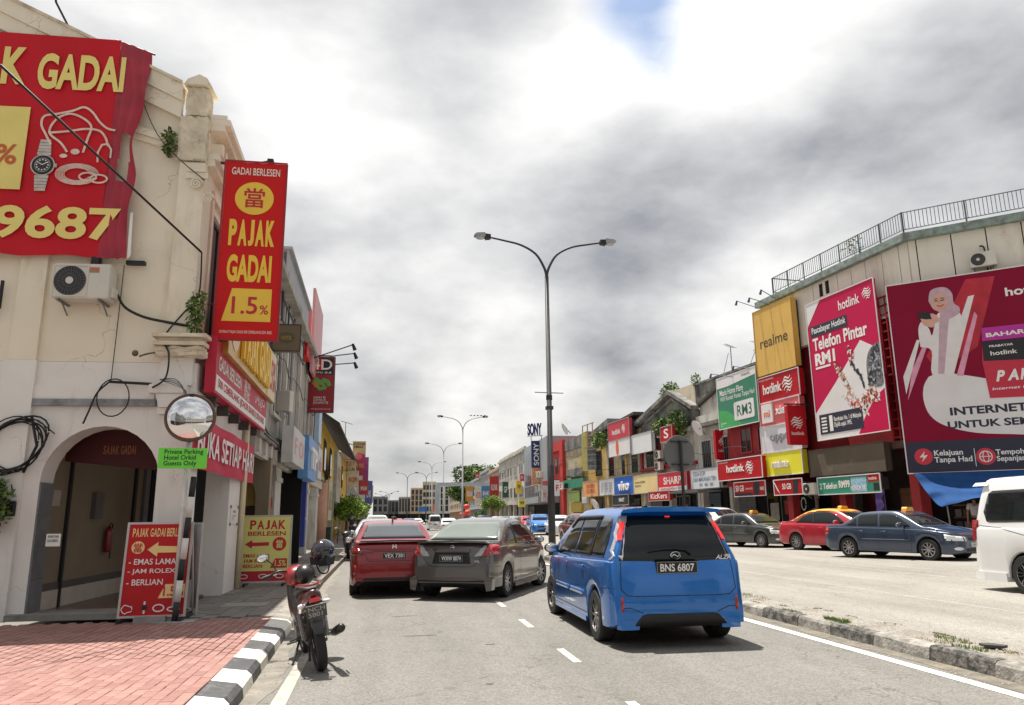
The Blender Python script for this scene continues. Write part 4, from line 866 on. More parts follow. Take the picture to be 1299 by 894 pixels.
wire('corner_cable','black cable dropping down the corner pilaster behind the red hanging sign',fr('W'),[(-.05,-.14,5.72),(-.04,-.16,5.0),(-.25,-.16,4.7),(-.5,-.18,4.3),(-.36,-.32,4.0),(-.40,-.25,3.65),(-.6,-.2,3.5)],.014)
co=thing('cable_loop','black cable looped once under the grey ledge above the arch','cable',fr('W'))
MB().tube([(-0.65,-.12,3.57),(-1.27,-.12,3.60)],.022,6).build('cable',cab,co); cx,cz=-1.18,3.35
MB().tube(catm([(-1.27,-.13,3.59),(-1.42,-.14,3.42),(-1.51,-.14,3.15),(-1.58,-.13,2.95)],5),.014,6).build('cable',cab,co,True)
MB().tube([(cx+.235*math.cos(t*.3),-.15,cz+.29*math.sin(t*.3)) for t in range(22)],.010,6).build('cable',cab,co,True)
co=thing('cable_coil','tangled coil of black cables hung on the white wall left of the arch','cable',fr('W'))
cx,cz=-2.45,2.62
for k in range(6):
    ph=random.uniform(-.05,.05); MB().tube([(cx-.10+(.36+.05*k*.5)*math.cos(t*.26)+ph,-.10-.015*k,cz+(.36+.04*(k%3))*math.sin(t*.26+.1*k)+.0*t) for t in range(25)],.010+.004*(k%2),5).build('cable',cab,co,True)
MB().tube([(cx+.12,-.12,cz+.45),(cx+.25,-.13,cz-.0),(cx+.10,-.12,cz-.40)],.022,6).build('cable',cab,co,True); MB().tube([(cx+.2,-.12,cz+.38),(cx+.30,-.12,cz+.32),(cx+.47,-.1,cz+.18)],.009,5).build('cable',cab,co)
MB().tube([(-2.5,-.1,2.05),(-2.47,-.09,1.9)],.008,5).build('cable',cab,co)
jb=thing('junction_box','small black plastic box on the white wall left of the arch','box',fr('W')); bx_,bz_=-2.47,1.7; o=B('box',black,jb,(bx_-.07,bx_+.07,-.13,-.076,bz_-.11,bz_+.11)); bv=o.modifiers.new('b','BEVEL'); bv.width=.02; bv.segments=2; B('plug',black,jb,(bx_-.03,bx_+.03,-.16,-.131,bz_-.05,bz_+.05))
ln_=thing('conduit_box','black coach lamp shaped box on the upper wall at the left edge','box',fr('W',0,0,0)); q=-3.03,4.84; MB().tube([(q[0]-.08,-.1,q[1]+.2),(q[0],-.14,q[1]),(q[0]-.06,-.1,q[1]-.25)],.03,6).build('cable',cab,ln_,True); B('clamp',cab,ln_,(q[0]+.0,q[0]+.035,-.12,-.075,q[1]-.1,q[1]+.35))
m_=thing('roof_mast','black pole leaning over the gable coping at the top left','pole',fr('W')); MB().tube([(-2.47,.05,9.55),(-2.78,-.1,10.15),(-2.9,-.2,10.9)],.02,6).build('pole',cab,m_)
w=thing('wall_lamp_arm','rusty iron bracket stub jutting from the wall beside the corner capital','bracket',fr('W')); MB().tube(catm([(-0.87,-.05,4.02),(-0.79,-.28,3.98),(-0.63,-.3,4.02),(-0.49,-.05,4.1)],4),.014,5).build('arm',M('rust',(.14,.10,.07),.9,.3,20),w,True); MB().ell((-0.87,-.28,4.02),(.05,.05,.05),8,6).build('insulator',M('rust',(.14,.10,.07)),w)
wire('corner_wires','bundle of grey wires fanned over the mirror from the corner capital',fr('W'),[(-.5,-.2,3.62),(-.3,-.3,3.60),(-.1,-.4,3.5),(-.02,-.5,3.3)],.008,steel)
for k in range(4): MB().tube(catm([(-.5+.02*k,-.2,3.63-.01*k),(-.25,-.3,3.62-.03*k),(-.10+.02*k,-.4,3.48-.02*k),(.02,-.55,3.22+.01*k)],4),.006,5).build('cable',steel if k%2 else cab,co,True)
# leafy plants -------------------------------------------------------------
leafm=[M('leaf_dark',(.045,.085,.022),.7,.3,5),M('leaf_mid',(.085,.15,.03),.65,.3,5),M('leaf_bright',(.20,.29,.035),.6,.25,5)]
def leaves(c,r,n,size,seed=0,hang=0.,shape_=None):
    rnd=random.Random(seed); m_=MB()
    for i in range(n):
        while True:
            p=Vector((rnd.uniform(-1,1),rnd.uniform(-1,1),rnd.uniform(-1,1)))
            if p.length<=1 and (p.length>.45 or rnd.random()<.3): break
        if shape_ and not shape_(p,rnd): continue
        q=Vector((c[0]+p.x*r[0],c[1]+p.y*r[1],c[2]+p.z*r[2])); s=size*rnd.uniform(.6,1.3)
        d=Vector((rnd.uniform(-1,1),rnd.uniform(-1,1),rnd.uniform(-.6,.6)-hang)).normalized(); b=d.orthogonal().normalized(); b.rotate(Matrix.Rotation(rnd.uniform(0,6.28),3,d))
        m_.mi=0 if rnd.random()<.45 else (1 if rnd.random()<.65 else 2)
        m_.add([q,q+d*s*.5+b*s*.28,q+d*s,q+d*s*.5-b*s*.28],[(0,1,2,3)])
    return m_
def plant(name,label,frm,c,r,n,size,stems=3,seed=1,hang=0.,group=None,mats=leafm,cat='plant'):
    g=thing(name,label,cat,frm,group); leaves(c,r,n,size,seed,hang).build('foliage',mats,g); m_=MB(); rnd=random.Random(seed)
    for k in range(stems): m_.tube([(c[0]+rnd.uniform(-.2,.2)*r[0],c[1]+r[1]*.3,c[2]-r[2]),(c[0]+rnd.uniform(-.5,.5)*r[0],c[1],c[2]),(c[0]+rnd.uniform(-.8,.8)*r[0],c[1]-.1*r[1],c[2]+r[2]*.8)],.006+.01*r[2]*.3,5)
    m_.build('stem',M('stem_brown',(.12,.09,.05),.8,.2),g); return g
plant('wall_plant','feathery green weed sprouting from the cracked cream capital block',fr('W'),(-.70,-.14,7.62),(.10,.08,.26),170,.08,4,3)
plant('wall_plant','dark leafy climber hanging beside the corner pilaster behind the red sign',fr('W'),(-.03,-.22,4.72),(.12,.11,.36),230,.09,4,5,.5)
plant('potted_bush','green shrub at the very left edge beside the white wall',fr('W'),(-2.66,-.25,1.75),(.26,.2,.42),750,.09,4,9)
fe=thing('fire_extinguisher','red fire extinguisher hung on the tan wall inside the arch','fire extinguisher',fr('S',3.0,-2.02,.95)) 
m_=MB(); m_.lathe([(.001,0),(.06,0),(.07,.02),(.07,.36),(.05,.43),(.02,.46),(.001,.46)],14,Matrix.Rotation(R(90),4,'X')); m_.build('cylinder',M('extinguisher_red',(.22,.012,.015),.35,.05,coat=.5),fe,True); MB().tube([(0,0,.46),(0,-.02,.52),(.08,-.03,.50),(.10,-.03,.2),(.10,-.02,-.12)],.012,6).build('hose',blackp,fe,True)
hs=thing('hanging_notice','small white notice tied to the left jamb of the arch','notice',fr('W')); q0=-1.96,1.33; q1=-1.79,1.15; B('sheet',whitep,hs,(q0[0],q1[0]+.03,-.03,-.02,q1[1],q0[1])); text(hs,'AWATAN',q0[0]+.02,q1[0],q0[1]-.06,q0[1]-.02,blackp,-.033); text(hs,'CUCI KERETA',q0[0]+.02,q1[0],q0[1]-.12,q0[1]-.08,blackp,-.033)
# ------------------------------------------------------------------ left row: signs and shophouses further on
def psign(name,label,x0,x1,z0,z1,y,face,th=.18,cat='sign',group=None,edge=None,rz=0.):
    """box sign hung out over the pavement, facing the camera's end of the street"""
    g=thing(name,label,cat,at((x0+x1)/2,y,(z0+z1)/2,rz),group); w=(x1-x0)/2; h=(z1-z0)/2
    o=MB().box(-w,w,0,th,-h,h).build('box',face,g)
    B('frame',edge or face,g,(-w-.02,w+.02,-.012,-.002,h,h+.03),(-w-.02,w+.02,-.012,-.002,-h-.03,-h),(-w-.03,-w-.001,-.012,-.002,-h,h),(w+.001,w+.03,-.012,-.002,-h,h)); return g,w,h
red_s=M('sign_red',(.58,.012,.012),.5,.05,1,spec=.2); yel_s=M('sign_yellow',(.84,.55,.05),.45,.05,2); pale_s=M('sign_pale_text',(.78,.70,.62),.5,.05)
g,w,h=psign('hanging_sign','tall red hanging sign with yellow PAJAK GADAI and 1.5% above the pavement',-2.78,-1.8,4.36,7.44,12.45,red_s,.16,edge=M('sign_edge_red',(.30,.01,.02),.4,.05),rz=0)
def U(v): return -h+2*h*v
def X_(u): return -w+2*w*u
text(g,'GADAI BERLESEN',X_(.10),X_(.90),U(.925),U(.968),pale_s,-.006,.03)
disc('emblem_disc',yel_s,g,0,U(.79),w*.64,h*.19,-.004)
text(g,'當',X_(.33),X_(.67),U(.735),U(.85),redp,-.010,.02)
text(g,'PAJAK',X_(.12),X_(.87),U(.515),U(.665),yel_s,-.006,.085); text(g,'GADAI',X_(.13),X_(.85),U(.31),U(.465),yel_s,-.006,.085)
shape('rate_panel',yel_s,g,[(X_(.10),U(.095)),(X_(.88),U(.095)),(X_(.88),U(.275)),(X_(.24),U(.275))]); text(g,'1.5',X_(.25),X_(.66),U(.135),U(.23),redp,-.010,.02); text(g,'%',X_(.70),X_(.84),U(.135),U(.185),redp,-.010,.02)
text(g,'SYARIKAT PAJAK GADAI 500 CEMERLANG SDN. BHD.',X_(.08),X_(.92),U(.025),U(.045),pale_s,-.006,.01)
MB().tube([(-w-.22,.08,h+.02),(-w+.1,.08,h-.02)],.025,6).build('bracket',M('bracket_maroon',(.14,.02,.03),.6,.1),g); MB().tube([(-w-.15,.08,-h*.62),(-w,.08,-h*.62)],.018,6).build('bracket',M('bracket_maroon',(.14,.02,.03)),g); MB().tube([(-w-.15,.08,-h-.02),(-w+.2,.08,-h-.02)],.02,6).build('bracket',M('bracket_maroon',(.14,.02,.03)),g)
MB().tube([(-w*.3,.3,h+.12),(w*.35,.1,h+.10),(w*.45,.05,h+.02)],.014,5).build('lamp_arm',blackp,g); B('spotlight',blackp,g,(w*.35,w*.55,-.02,.12,h+.035,h+.09))
# gold and red shop sign on the facade ------------------------------------------------
gold=M('sign_gold',(.50,.30,.05),.35,.15,1.2,metal=.35); pinkr=M('sign_red_faded',(.50,.03,.06),.5,.08,2,spec=.2)
fs=thing('facade_sign','long gold and red pawn shop sign fixed along the street front of the corner building','sign',fr('S',0,.25))
s0,s1,z0=.05,5.7,3.48
B('red_panel',pinkr,fs,(s0,s1,0,.16,z0,4.40)); B('white_strip',whitep,fs,(s0+.05,s1-.05,-.008,-.001,z0+.04,z0+.30)); B('gold_box',gold,fs,(s0+.35,s1+.5,-.10,-.003,4.20,5.32)); B('cream_end',M('sign_cream',(.72,.58,.36),.5,.05),fs,(s1-.75,s1+.49,-.11,-.101,4.22,5.30))
B('soffit_frame',M('old_steel',(.07,.06,.055),.8,.2,9),fs,(s0+.1,s1,.17,.24,z0+.02,z0+.06))
for k in range(5): B('bracket',M('old_steel',(.07,.06,.055)),fs,(s0+.4+k*1.1,s0+.46+k*1.1,.05,.24,3.3,3.47))
text(fs,'PAJAK GADAI',s0+1.45,s1-.85,4.34,5.2,yel_s,-.11,.05,deep=.06); text(fs,'1.5%',s1-.65,s1+.4,4.42,5.12,redp,-.116,.02)
disc('emblem_disc',M('sign_cream',(.72,.58,.36)),fs,s0+.92,4.77,.42,.42,-.105); text(fs,'當',s0+.70,s0+1.14,4.55,5.0,redp,-.112,.0)
text(fs,'GADAI BERLESEN',s0+.2,s0+2.3,3.88,4.12,pale_s,-.006,.04); text(fs,'當押\n店號',s0+2.6,s0+3.3,3.80,4.18,pale_s,-.006,.02); text(fs,'سوريت',s1-1.7,s1-.3,3.85,4.15,pale_s,-.006,.02)
text(fs,'500 CEMERLANG (JOHOR BAHRU) SDN BHD',s0+.2,s1-.3,z0+.08,z0+.26,redp,-.012,.05)
# pink banner BUKA SETIAP HARI
pb=thing('open_daily_banner','pink red cloth banner with white BUKA SETIAP HARI strung across the covered way','banner',fr('S',0,.12))
sa,sb=-0.45,5.13
cloth(sa,sb,2.28,3.08,24,8,lambda u,v:.02*math.sin(u*17+v*2)).build('cloth',M('banner_pink',(.58,.05,.10),.7,.08,3,spec=.2),pb,True)
text(pb,'BUKA SETIAP HARI',sa+.12,sb-.12,2.48,2.90,whitep,-.035,.04)
# --- shophouse two: aged white with steel frame on the roof line
aged=M('aged_plaster',(.42,.40,.36),.9,.15,2,.4,20,dirt=.55,dcol=(.12,.11,.095),dscale=1.3,streak=2.5); aged2=M('aged_plaster_pale',(.55,.53,.48),.9,.1,2,.3,20,dirt=.4,dcol=(.2,.18,.16),dscale=1.5,streak=2)
B2=thing('shophouse','weathered grey and white two storey shophouse with arcade pillars next to the pawn shop','building',fr('S'))
B('wall',aged,B2,(5.31,27,.02,.3,3.2,7.9)); B('fascia',aged2,B2,(5.31,27,-.12,.019,2.95,3.35)); B('string_course',aged,B2,(5.31,27,-.22,.018,3.36,3.5)); B('cornice',aged,B2,(5.31,27,-.35,.017,7.75,7.95))
for k in range(22): B('bracket_moulding',aged2,B2,(5.4+k,5.6+k,-.20,.016,3.02,3.3)) if k<12 else None
for k,(a,b) in enumerate(((9.6,10.9),(15.6,16.6),(19.5,20.3),(24.5,25.5))): B('pillar',aged2,B2,(a,b,-.06,.42,.12,2.94)); B('pillar_cap',aged2,B2,(a-.06,b+.06,-.10,.46,2.55,2.68))
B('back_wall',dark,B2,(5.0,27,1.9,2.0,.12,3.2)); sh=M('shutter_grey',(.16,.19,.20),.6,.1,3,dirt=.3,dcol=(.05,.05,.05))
for k in range(14): B('shutter_slat',sh,B2,(6.2,9.3,.60+.01*(k%2),.66,1.35+k*.11,1.35+k*.11+.10))
B('shutter_box',M('shutter_blue',(.12,.17,.22),.6,.1),B2,(6.2,9.3,.50,.7,1.15,1.34)); B('side_panel',sh,B2,(7.0,7.05,.5,1.9,.12,3.0))
for a in (8.3,11.2,17.5,21.8): 
    o=B('window',aged2,B2,(a-.1,a,-.05,.01,4.3,6.9),(a+1.3,a+1.4,-.05,.01,4.3,6.9),(a-.1,a+1.4,-.07,.01,6.9,7.0),(a-.1,a+1.4,-.10,.01,4.2,4.3)); B('pane',glassm,o,(a,a+1.3,.0,.015,4.3,6.9)); B('mullion',aged2,o,(a+.6,a+.7,-.02,-.001,4.3,6.9))
for a in (10.6,14.5,20.5): B('pilaster',aged2,B2,(a-.15,a+.15,-.10,.01,3.51,7.74))
# steel framed awning above
st=M('steel_frame_dark',(.10,.10,.11),.6,.2,6,metal=.4); sp_=M('sheet_grey',(.33,.34,.36),.6,.1,2)
aw=thing('roof_frame','grey steel framed sunshade standing out from the upper wall behind the red hanging sign','awning',fr('S'))
for k in range(5):
    s=8.7+k*1.55; B('post',st,aw,(s,s+.06,-.12,-.06,6.9,8.9)); 
B('sheet',sp_,aw,(8.6,15.2,-.20,-.16,8.2,8.95)); 
for z in (6.9,7.5,8.1): B('rail',st,aw,(8.6,15.2,-.14,-.10,z,z+.05))
MB().poly([(8.55,8.95),(15.2,8.95),(15.2,9.02),(8.55,9.02)],-.30,.3).build('canopy',sp_,aw)
for k in range(12): B('slat',M('sheet_pale',(.5,.5,.5),.6,.1),aw,(8.8+k*.53,8.9+k*.53,-.10,-.07,6.95,8.1))
acunit(fr('S',9.2,.35,4.45,78),'white air conditioner on a bracket beside the end of the gold sign',1.05)
g,w,h=psign('bronze_sign','small bronze box sign with an oval badge under the foot of the red hanging sign',-2.98,-2.30,5.82,6.5,20,M('sign_bronze',(.17,.13,.075),.4,.1,3),.3,edge=M('old_steel',(.07,.06,.055))); disc('oval',M('sign_olive',(.10,.10,.05),.4,.1),g,0,0,w*.62,h*.45,-.004); text(g,'HOTEL',-w*.4,w*.4,-h*.15,h*.15,gold,-.010)
g,w,h=psign('lottery_sign','dark red 4D lottery hanging sign with a green dragon beyond the steel frame',-3.13,-2.14,5.69,7.95,31,M('sign_maroon',(.30,.012,.022),.35,.05,1,coat=.3),.25,edge=st)
shape('black_panel',blackp,g,[(-w*.9,h*.36),(w*.9,h*.36),(w*.9,h*.97),(-w*.9,h*.97)]); shape('red_panel',red_s,g,[(-w*.86,h*.52),(0,h*.52),(0,h*.94),(-w*.86,h*.94)],-.008); text(g,'4D',-w*.82,w*.8,h*.54,h*.92,whitep,-.014,.02); text(g,'TOTO 多多',-w*.8,w*.8,h*.39,h*.48,whitep,-.010,.02)
grn=M('sign_green',(.12,.36,.08),.5,.1); tri=[]
line('dragon',grn,g,[(-w*.6,h*.02),(-w*.45,h*.2),(-w*.1,h*.05),(w*.2,h*.16),(w*.5,h*.10),(w*.62,-h*.02)],.16,-.008); line('dragon',grn,g,[(-w*.5,h*.0),(-w*.1,-h*.16),(w*.3,-h*.12),(w*.1,h*.02)],.13,-.010); shape('dragon_wing',M('wing_orange',(.6,.2,.03),.5,.1),g,[(-w*.7,h*.22),(-w*.2,h*.0),(-w*.55,-h*.12)],-.012)
text(g,'DAPAT 彩\nLOTTO 大\nJACKPOT 奖',-w*.6,w*.6,-h*.72,-h*.42,whitep,-.006,.01); text(g,'www.sportstoto.com.my',-w*.8,w*.8,-h*.92,-h*.86,pale_s,-.006,0)
B('bracket',st,g,(-w-.9,w*.7,.05,.10,h+.06,h+.10)); B('bracket',st,g,(-w-1.0,-w,.05,.10,-h*.55,-h*.5))
la=thing('sign_lamps','three black lamp arms reaching over the street above the 4D sign','lamp',at(-3.1,30,0))
for (x1,z1,x2,z2,y_) in ((-2.98,7.67,-1.39,8.28,0),(-2.36,7.99,-1.36,8.14,1),(-2.16,7.7,-1.35,7.78,1.2)):
    MB().tube([(x1+3.1,y_,z1),(x2+3.1,y_,z2)],.025,5).build('arm',blackp,la); MB().tube([(x2+3.08,y_,z2+.03),(x2+3.18,y_,z2-.22)],[.05,.08],6).build('lamp_head',blackp,la)
def fsign(name,label,px,mat,out=.5,th=.15,cat='sign',txt=None,tmat=None,fit=(.12,.88,.25,.75),plane='S',group=None,edge=None,bold=.03,deep=0.):
    s0,z0,s1,z1=px; g=thing(name,label,cat,fr(plane,(s0+s1)/2,out,(z0+z1)/2),group); w=(s1-s0)/2; h=(z1-z0)/2; B('box',mat,g,(-w,w,0,th,-h,h))
    if edge: B('frame',edge,g,(-w-.03,w+.03,-.02,-.002,h,h+.04),(-w-.03,w+.03,-.02,-.002,-h-.04,-h),(-w-.04,-w-.001,-.02,-.002,-h,h),(w+.001,w+.04,-.02,-.002,-h,h))
    if txt: text(g,txt,-w+2*w*fit[0],-w+2*w*fit[1],-h+2*h*fit[2],-h+2*h*fit[3],tmat or whitep,-.006,bold,deep=deep)
    return g,w,h
fsign('shop_sign','pale box sign with pink lettering under the 4D sign on the left row',(8.53,2.99,11.71,3.96),M('sign_pale',(.55,.56,.55),.5,.1),.6,.3,txt='F O',tmat=M('print_pink',(.65,.25,.25),.5,.1))
fsign('phone_shop_sign','light blue box sign with big white letters on the left row',(12.02,2.76,15.11,4.09),M('sign_sky_blue',(.12,.30,.62),.45,.1),.7,.3,txt='TP',tmat=whitep,deep=.08)
fsign('shop_sign','white signboard with faint print beyond the light blue box sign',(16.15,2.97,17.96,4.09),M('sign_white_dull',(.60,.60,.63),.5,.1),.7,.2,txt='mobile',tmat=M('print_pink',(.65,.25,.25)))
fsign('light_box_sign','tall light blue panel rising beside the 4D sign',(21.08,4.76,22.52,6.39),M('panel_sky',(.42,.58,.74),.5,.1),.3,.2)
fsign('red_rooftop_panel','bright red signboard edge standing high behind the bronze sign',(15.14,7.29,16.45,9.3),red_s,.2,.3); fsign('pink_rooftop_panel','large pale pink signboard behind the 4D sign',(17.07,7.09,21.26,10.4),M('panel_pink',(.62,.30,.31),.5,.1,1),.25,.1)
b=fsign('blue_door_panel','deep blue banner wrapped on a pillar of the arcade','%s'and (18.61,0.46,19.16,3.31),M('panel_royal',(.015,.03,.26),.5,.05),.1,.3,txt='vivo',tmat=whitep,fit=(.2,.8,.36,.40))
fsign('white_pillar_panel','white panel on the arcade pillar left of the deep blue banner',(16.22,0.54,16.62,3.22),M('panel_white_blue',(.50,.56,.62),.5,.1),.12,.3)
p=thing('downpipe','salmon pink pipe at the end of the white arcade','pipe',fr('S',27.2,.1)); MB().tube([(0,0,.1),(0,0,3.3)],.28,8).build('pipe',M('pipe_salmon',(.50,.27,.19),.7,.1),p,True)
bg_=thing('red_bag','red cloth bag hanging on the first arcade pillar','bag',at(-3.17,21.75,1.95)); MB().ell((0,0,0),(.17,.08,.26),10,8).build('bag',M('bag_red',(.36,.04,.05),.8,.25,14),bg_,True); MB().tube([(-.1,0,.2),(-.04,0,.34),(.04,0,.34),(.1,0,.2)],.015,5).build('strap',blackp,bg_)
# yellow house with tiled roof
yw=M('yellow_plaster',(.62,.40,.04),.85,.12,2,.3,20,dirt=.4,dcol=(.25,.17,.06),dscale=1.6); tile=M('roof_tile_dark',(.045,.038,.033),.95,.3,6,1.,20)
B3=thing('yellow_shophouse','yellow shophouse with a dark overgrown tiled eave on the left row','building',fr('S'))
B('wall',yw,B3,(27.4,62,.1,.5,3.1,6.6)); B('wall',yw,B3,(27.4,28.0,-.2,.5,.1,3.3)); B('wall',dark,B3,(28,62,1.6,1.7,.1,3.2)); 
for k in range(5): B('pillar',aged if k%2 else yw,B3,(33+k*6,33.6+k*6,-.05,.4,.1,3.1))
MB().poly([(-.1,6.55),(-.9,6.4),(-.9,6.55),(1.5,8.0),(1.5,7.8)],27.4,62,'x').build('roof',tile,B3) if False else None
m_=MB(); vs=[(27.4,-.85,6.35),(62,-.85,6.9),(62,2.5,9.3),(27.4,2.5,8.6),(27.4,-.85,6.2),(62,-.85,6.75),(62,2.5,9.1),(27.4,2.5,8.4)]; m_.add(vs,[(0,1,2,3),(4,5,6,7),(0,1,5,4),(1,2,6,5),(2,3,7,6),(3,0,4,7)]); m_.build('roof',tile,B3)
for k in range(5):
    o=B('window',M('window_dark_frame',(.06,.05,.04),.6,.1),B3,(30+k*5.5,31.4+k*5.5,.04,.099,4.0,5.8)); B('pane',glassm,o,(30.1+k*5.5,31.3+k*5.5,.02,.039,4.1,5.7))
B('gable',M('gable_grey',(.30,.32,.30),.8,.2),B3,(27.4,27.7,.1,2.6,6.6,7.9))
for (a,b,c,d,mt,lb,tx) in ((416,690,421,598,M('panel_cream_dirty',(.45,.40,.28),.6,.2),'dirty cream banner hung on the yellow shophouse','SALE'),(425,640,431,575,M('panel_grey_sign',(.35,.34,.30),.6,.2),'grey box sign with a yellow square on the yellow shophouse','99')):
    fsign('hanging_banner',lb,(28.27,1.44,31.16,3.48) if a==416 else (31.36,2.45,35.89,5.23),mt,.4 if a==416 else .6,.2,txt=tx,tmat=M('print_brown',(.3,.15,.05),.6,.1))
g,w,h=psign('toy_sign','square cream sign with the coloured letters TOY SUN on the left row',-3.78,-2.7,5.61,6.93,73,M('sign_cream2',(.70,.55,.34),.5,.05),.3,edge=M('frame_brown',(.12,.06,.04),.6,.1))
for i,(c,mt) in enumerate(zip('TOYSUN',(redp,M('pc1',(.5,.2,.1),.5,0),M('pc2',(.3,.3,.3),.5,0),M('pc3',(.3,.15,.1),.5,0),M('pc4',(.5,.4,.1),.5,0),blackp))): text(g,c,-w*.75+(i%3)*w*.55,-w*.40+(i%3)*w*.55,h*(.1 if i<3 else -.75),h*(.75 if i<3 else -.1),mt,-.02,.05)
g,w,h=psign('gold_shop_sign','tall hanging sign reading KEDAI EMAS, tan above and red below',-4.19,-2.6,5.64,11.27,100,M('sign_tan',(.42,.30,.13),.5,.1),.5,edge=M('sign_edge_red',(.30,.01,.02)))
text(g,'KEDAI\nEMAS',-w*.85,w*.85,h*.70,h*.95,blackp,-.02,.04); shape('red_panel',M('panel_wine',(.33,.03,.07),.5,.1),g,[(-w,-h),(w,-h),(w,h*.4),(-w*.1,h*.5),(-w,h*.2)],-.02); disc('emblem',M('print_rose',(.55,.08,.12),.5,0),g,0,h*.32,w*.5,None,-.04); text(g,'金\n金银',-w*.7,w*.7,-h*.75,-h*.35,whitep,-.04,.02); text(g,'SRI MAS',-w*.6,w*.8,-h*.2,h*.0,M('print_gold',(.6,.35,.1),.5,0),-.04,.03)
g,w,h=psign('purple_shop_sign','purple hanging sign just beyond the KEDAI EMAS sign',-3.66,-2.43,5.02,10.17,112,M('sign_purple',(.24,.03,.16),.5,.1),.5,edge=M('sign_edge_purple',(.12,.02,.08),.5,.05)); text(g,'金\n店',-w*.5,w*.5,-h*.8,h*.1,M('print_rose',(.55,.08,.12)),-.02,.02)
# remaining far houses of the left row
def house(name,label,plane,s0,s1,H,wallm,depth=8,floors=2,nwin=3,gf=3.1,roofm=None,out=0.,winm=None,over=.0,arc=True,par=None,group=None,wh=1.25,cornice=None):
    g=thing(name,label,'building',fr(plane,s0,out),group); L_=s1-s0
    B('wall',wallm,g,(0,L_,0,depth,gf,H)); 
    if arc:
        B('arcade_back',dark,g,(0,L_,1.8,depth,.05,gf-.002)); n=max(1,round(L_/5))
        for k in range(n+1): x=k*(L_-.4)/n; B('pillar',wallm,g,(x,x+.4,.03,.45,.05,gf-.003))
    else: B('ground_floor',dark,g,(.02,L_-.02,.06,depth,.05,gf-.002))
    B('fascia',par or wallm,g,(0,L_,-.10,-.002,gf-.15,gf+.35))
    fh=(H-gf-.7)/floors
    for f in range(floors):
        for k in range(nwin):
            ww=L_/nwin; a=ww*k+ww*.22; b=ww*(k+1)-ww*.22; z=gf+.75+f*fh; o=B('window',winm or M('window_frame_pale',(.50,.49,.45),.6,.1),g,(a-.08,b+.08,-.06,-.001,z-.1,z),(a-.08,b+.08,-.06,-.001,z+wh,z+wh+.08),(a-.08,a,-.05,-.001,z,z+wh),(b,b+.08,-.05,-.001,z,z+wh),((a+b)/2-.03,(a+b)/2+.03,-.04,-.001,z,z+wh)); B('pane',glassm,o,(a,b,-.015,-.0015,z,z+wh))
    B('cornice',cornice or wallm,g,(-.0,L_,-.22,-.003,H-.25,H+.02)); B('parapet',cornice or wallm,g,(0,L_,.02,.3,H+.003,H+.35)); return g
cols=[M('far_plaster_a',(.40,.36,.30),.9,.15,1,dirt=.5,dcol=(.13,.12,.11),streak=2),M('far_plaster_b',(.34,.35,.36),.9,.15,1,dirt=.5,dcol=(.12,.12,.12),streak=2),M('far_plaster_c',(.44,.33,.24),.9,.15,1,dirt=.4,dcol=(.15,.12,.1),streak=2),M('far_plaster_d',(.50,.47,.41),.9,.15,1,dirt=.5,dcol=(.18,.17,.15),streak=2)]
names=['pale pinkish shophouse','brown shophouse with dark arcade','grey shophouse','tall grey shophouse','cream shophouse','slate grey shophouse','white shophouse','last house']
for i,(a,b,H,c) in enumerate(((62.3,72,7.8,2),(72.3,86,8.6,0),(86.3,100,8.4,3),(100.3,122,9.5,1),(122.3,140,10.5,0),(140.3,170,11,1),(170.3,205,11.5,3),(205.3,260,12,1))):
    house('shophouse',['pale pinkish shophouse beyond the yellow one on the left row','brown weathered shophouse behind the left street tree','cream weathered shophouse behind the KEDAI EMAS sign','grey shophouse beyond the purple sign on the left row','tan plastered shophouse far down the left row','tall slate grey shophouse far down the left row','tall pale shophouse near the end of the left row','tall grey building at the far end of the left row'][i],'S',a,b,H,cols[c],floors=2,nwin=max(2,int((b-a)/4)),out=.0)
for k,(px,py,yy_,ht) in enumerate(((437,536,80,3.),(443,550,95,3.),(449,560,105,2.5))):
    x,z=(-4.17,7.69) if k==0 else ((-4.55,7.9) if k==1 else (-4.51,8.78))
    g=thing('antenna',['tall television antenna on the tiled roof of the left row','shorter television antenna left of the KEDAI EMAS sign','small television antenna beside the KEDAI EMAS sign'][k],'antenna',at(x,yy_,0)); MB().tube([(0,0,z-2),(.15*k,0,z+(3.6 if k==0 else 2.6))],.035,5).build('mast',st,g); zt=z+(3.6 if k==0 else 2.6)
    MB().tube([(-.5,0,zt+.15),(.7,0,zt-.2)],.03,5).build('boom',st,g)
    for q in range(5): MB().tube([(-.4+q*.25,-.3,zt+.1-q*.07),(-.4+q*.25,.3,zt+.1-q*.07)],.018,4).build('rod',st,g)
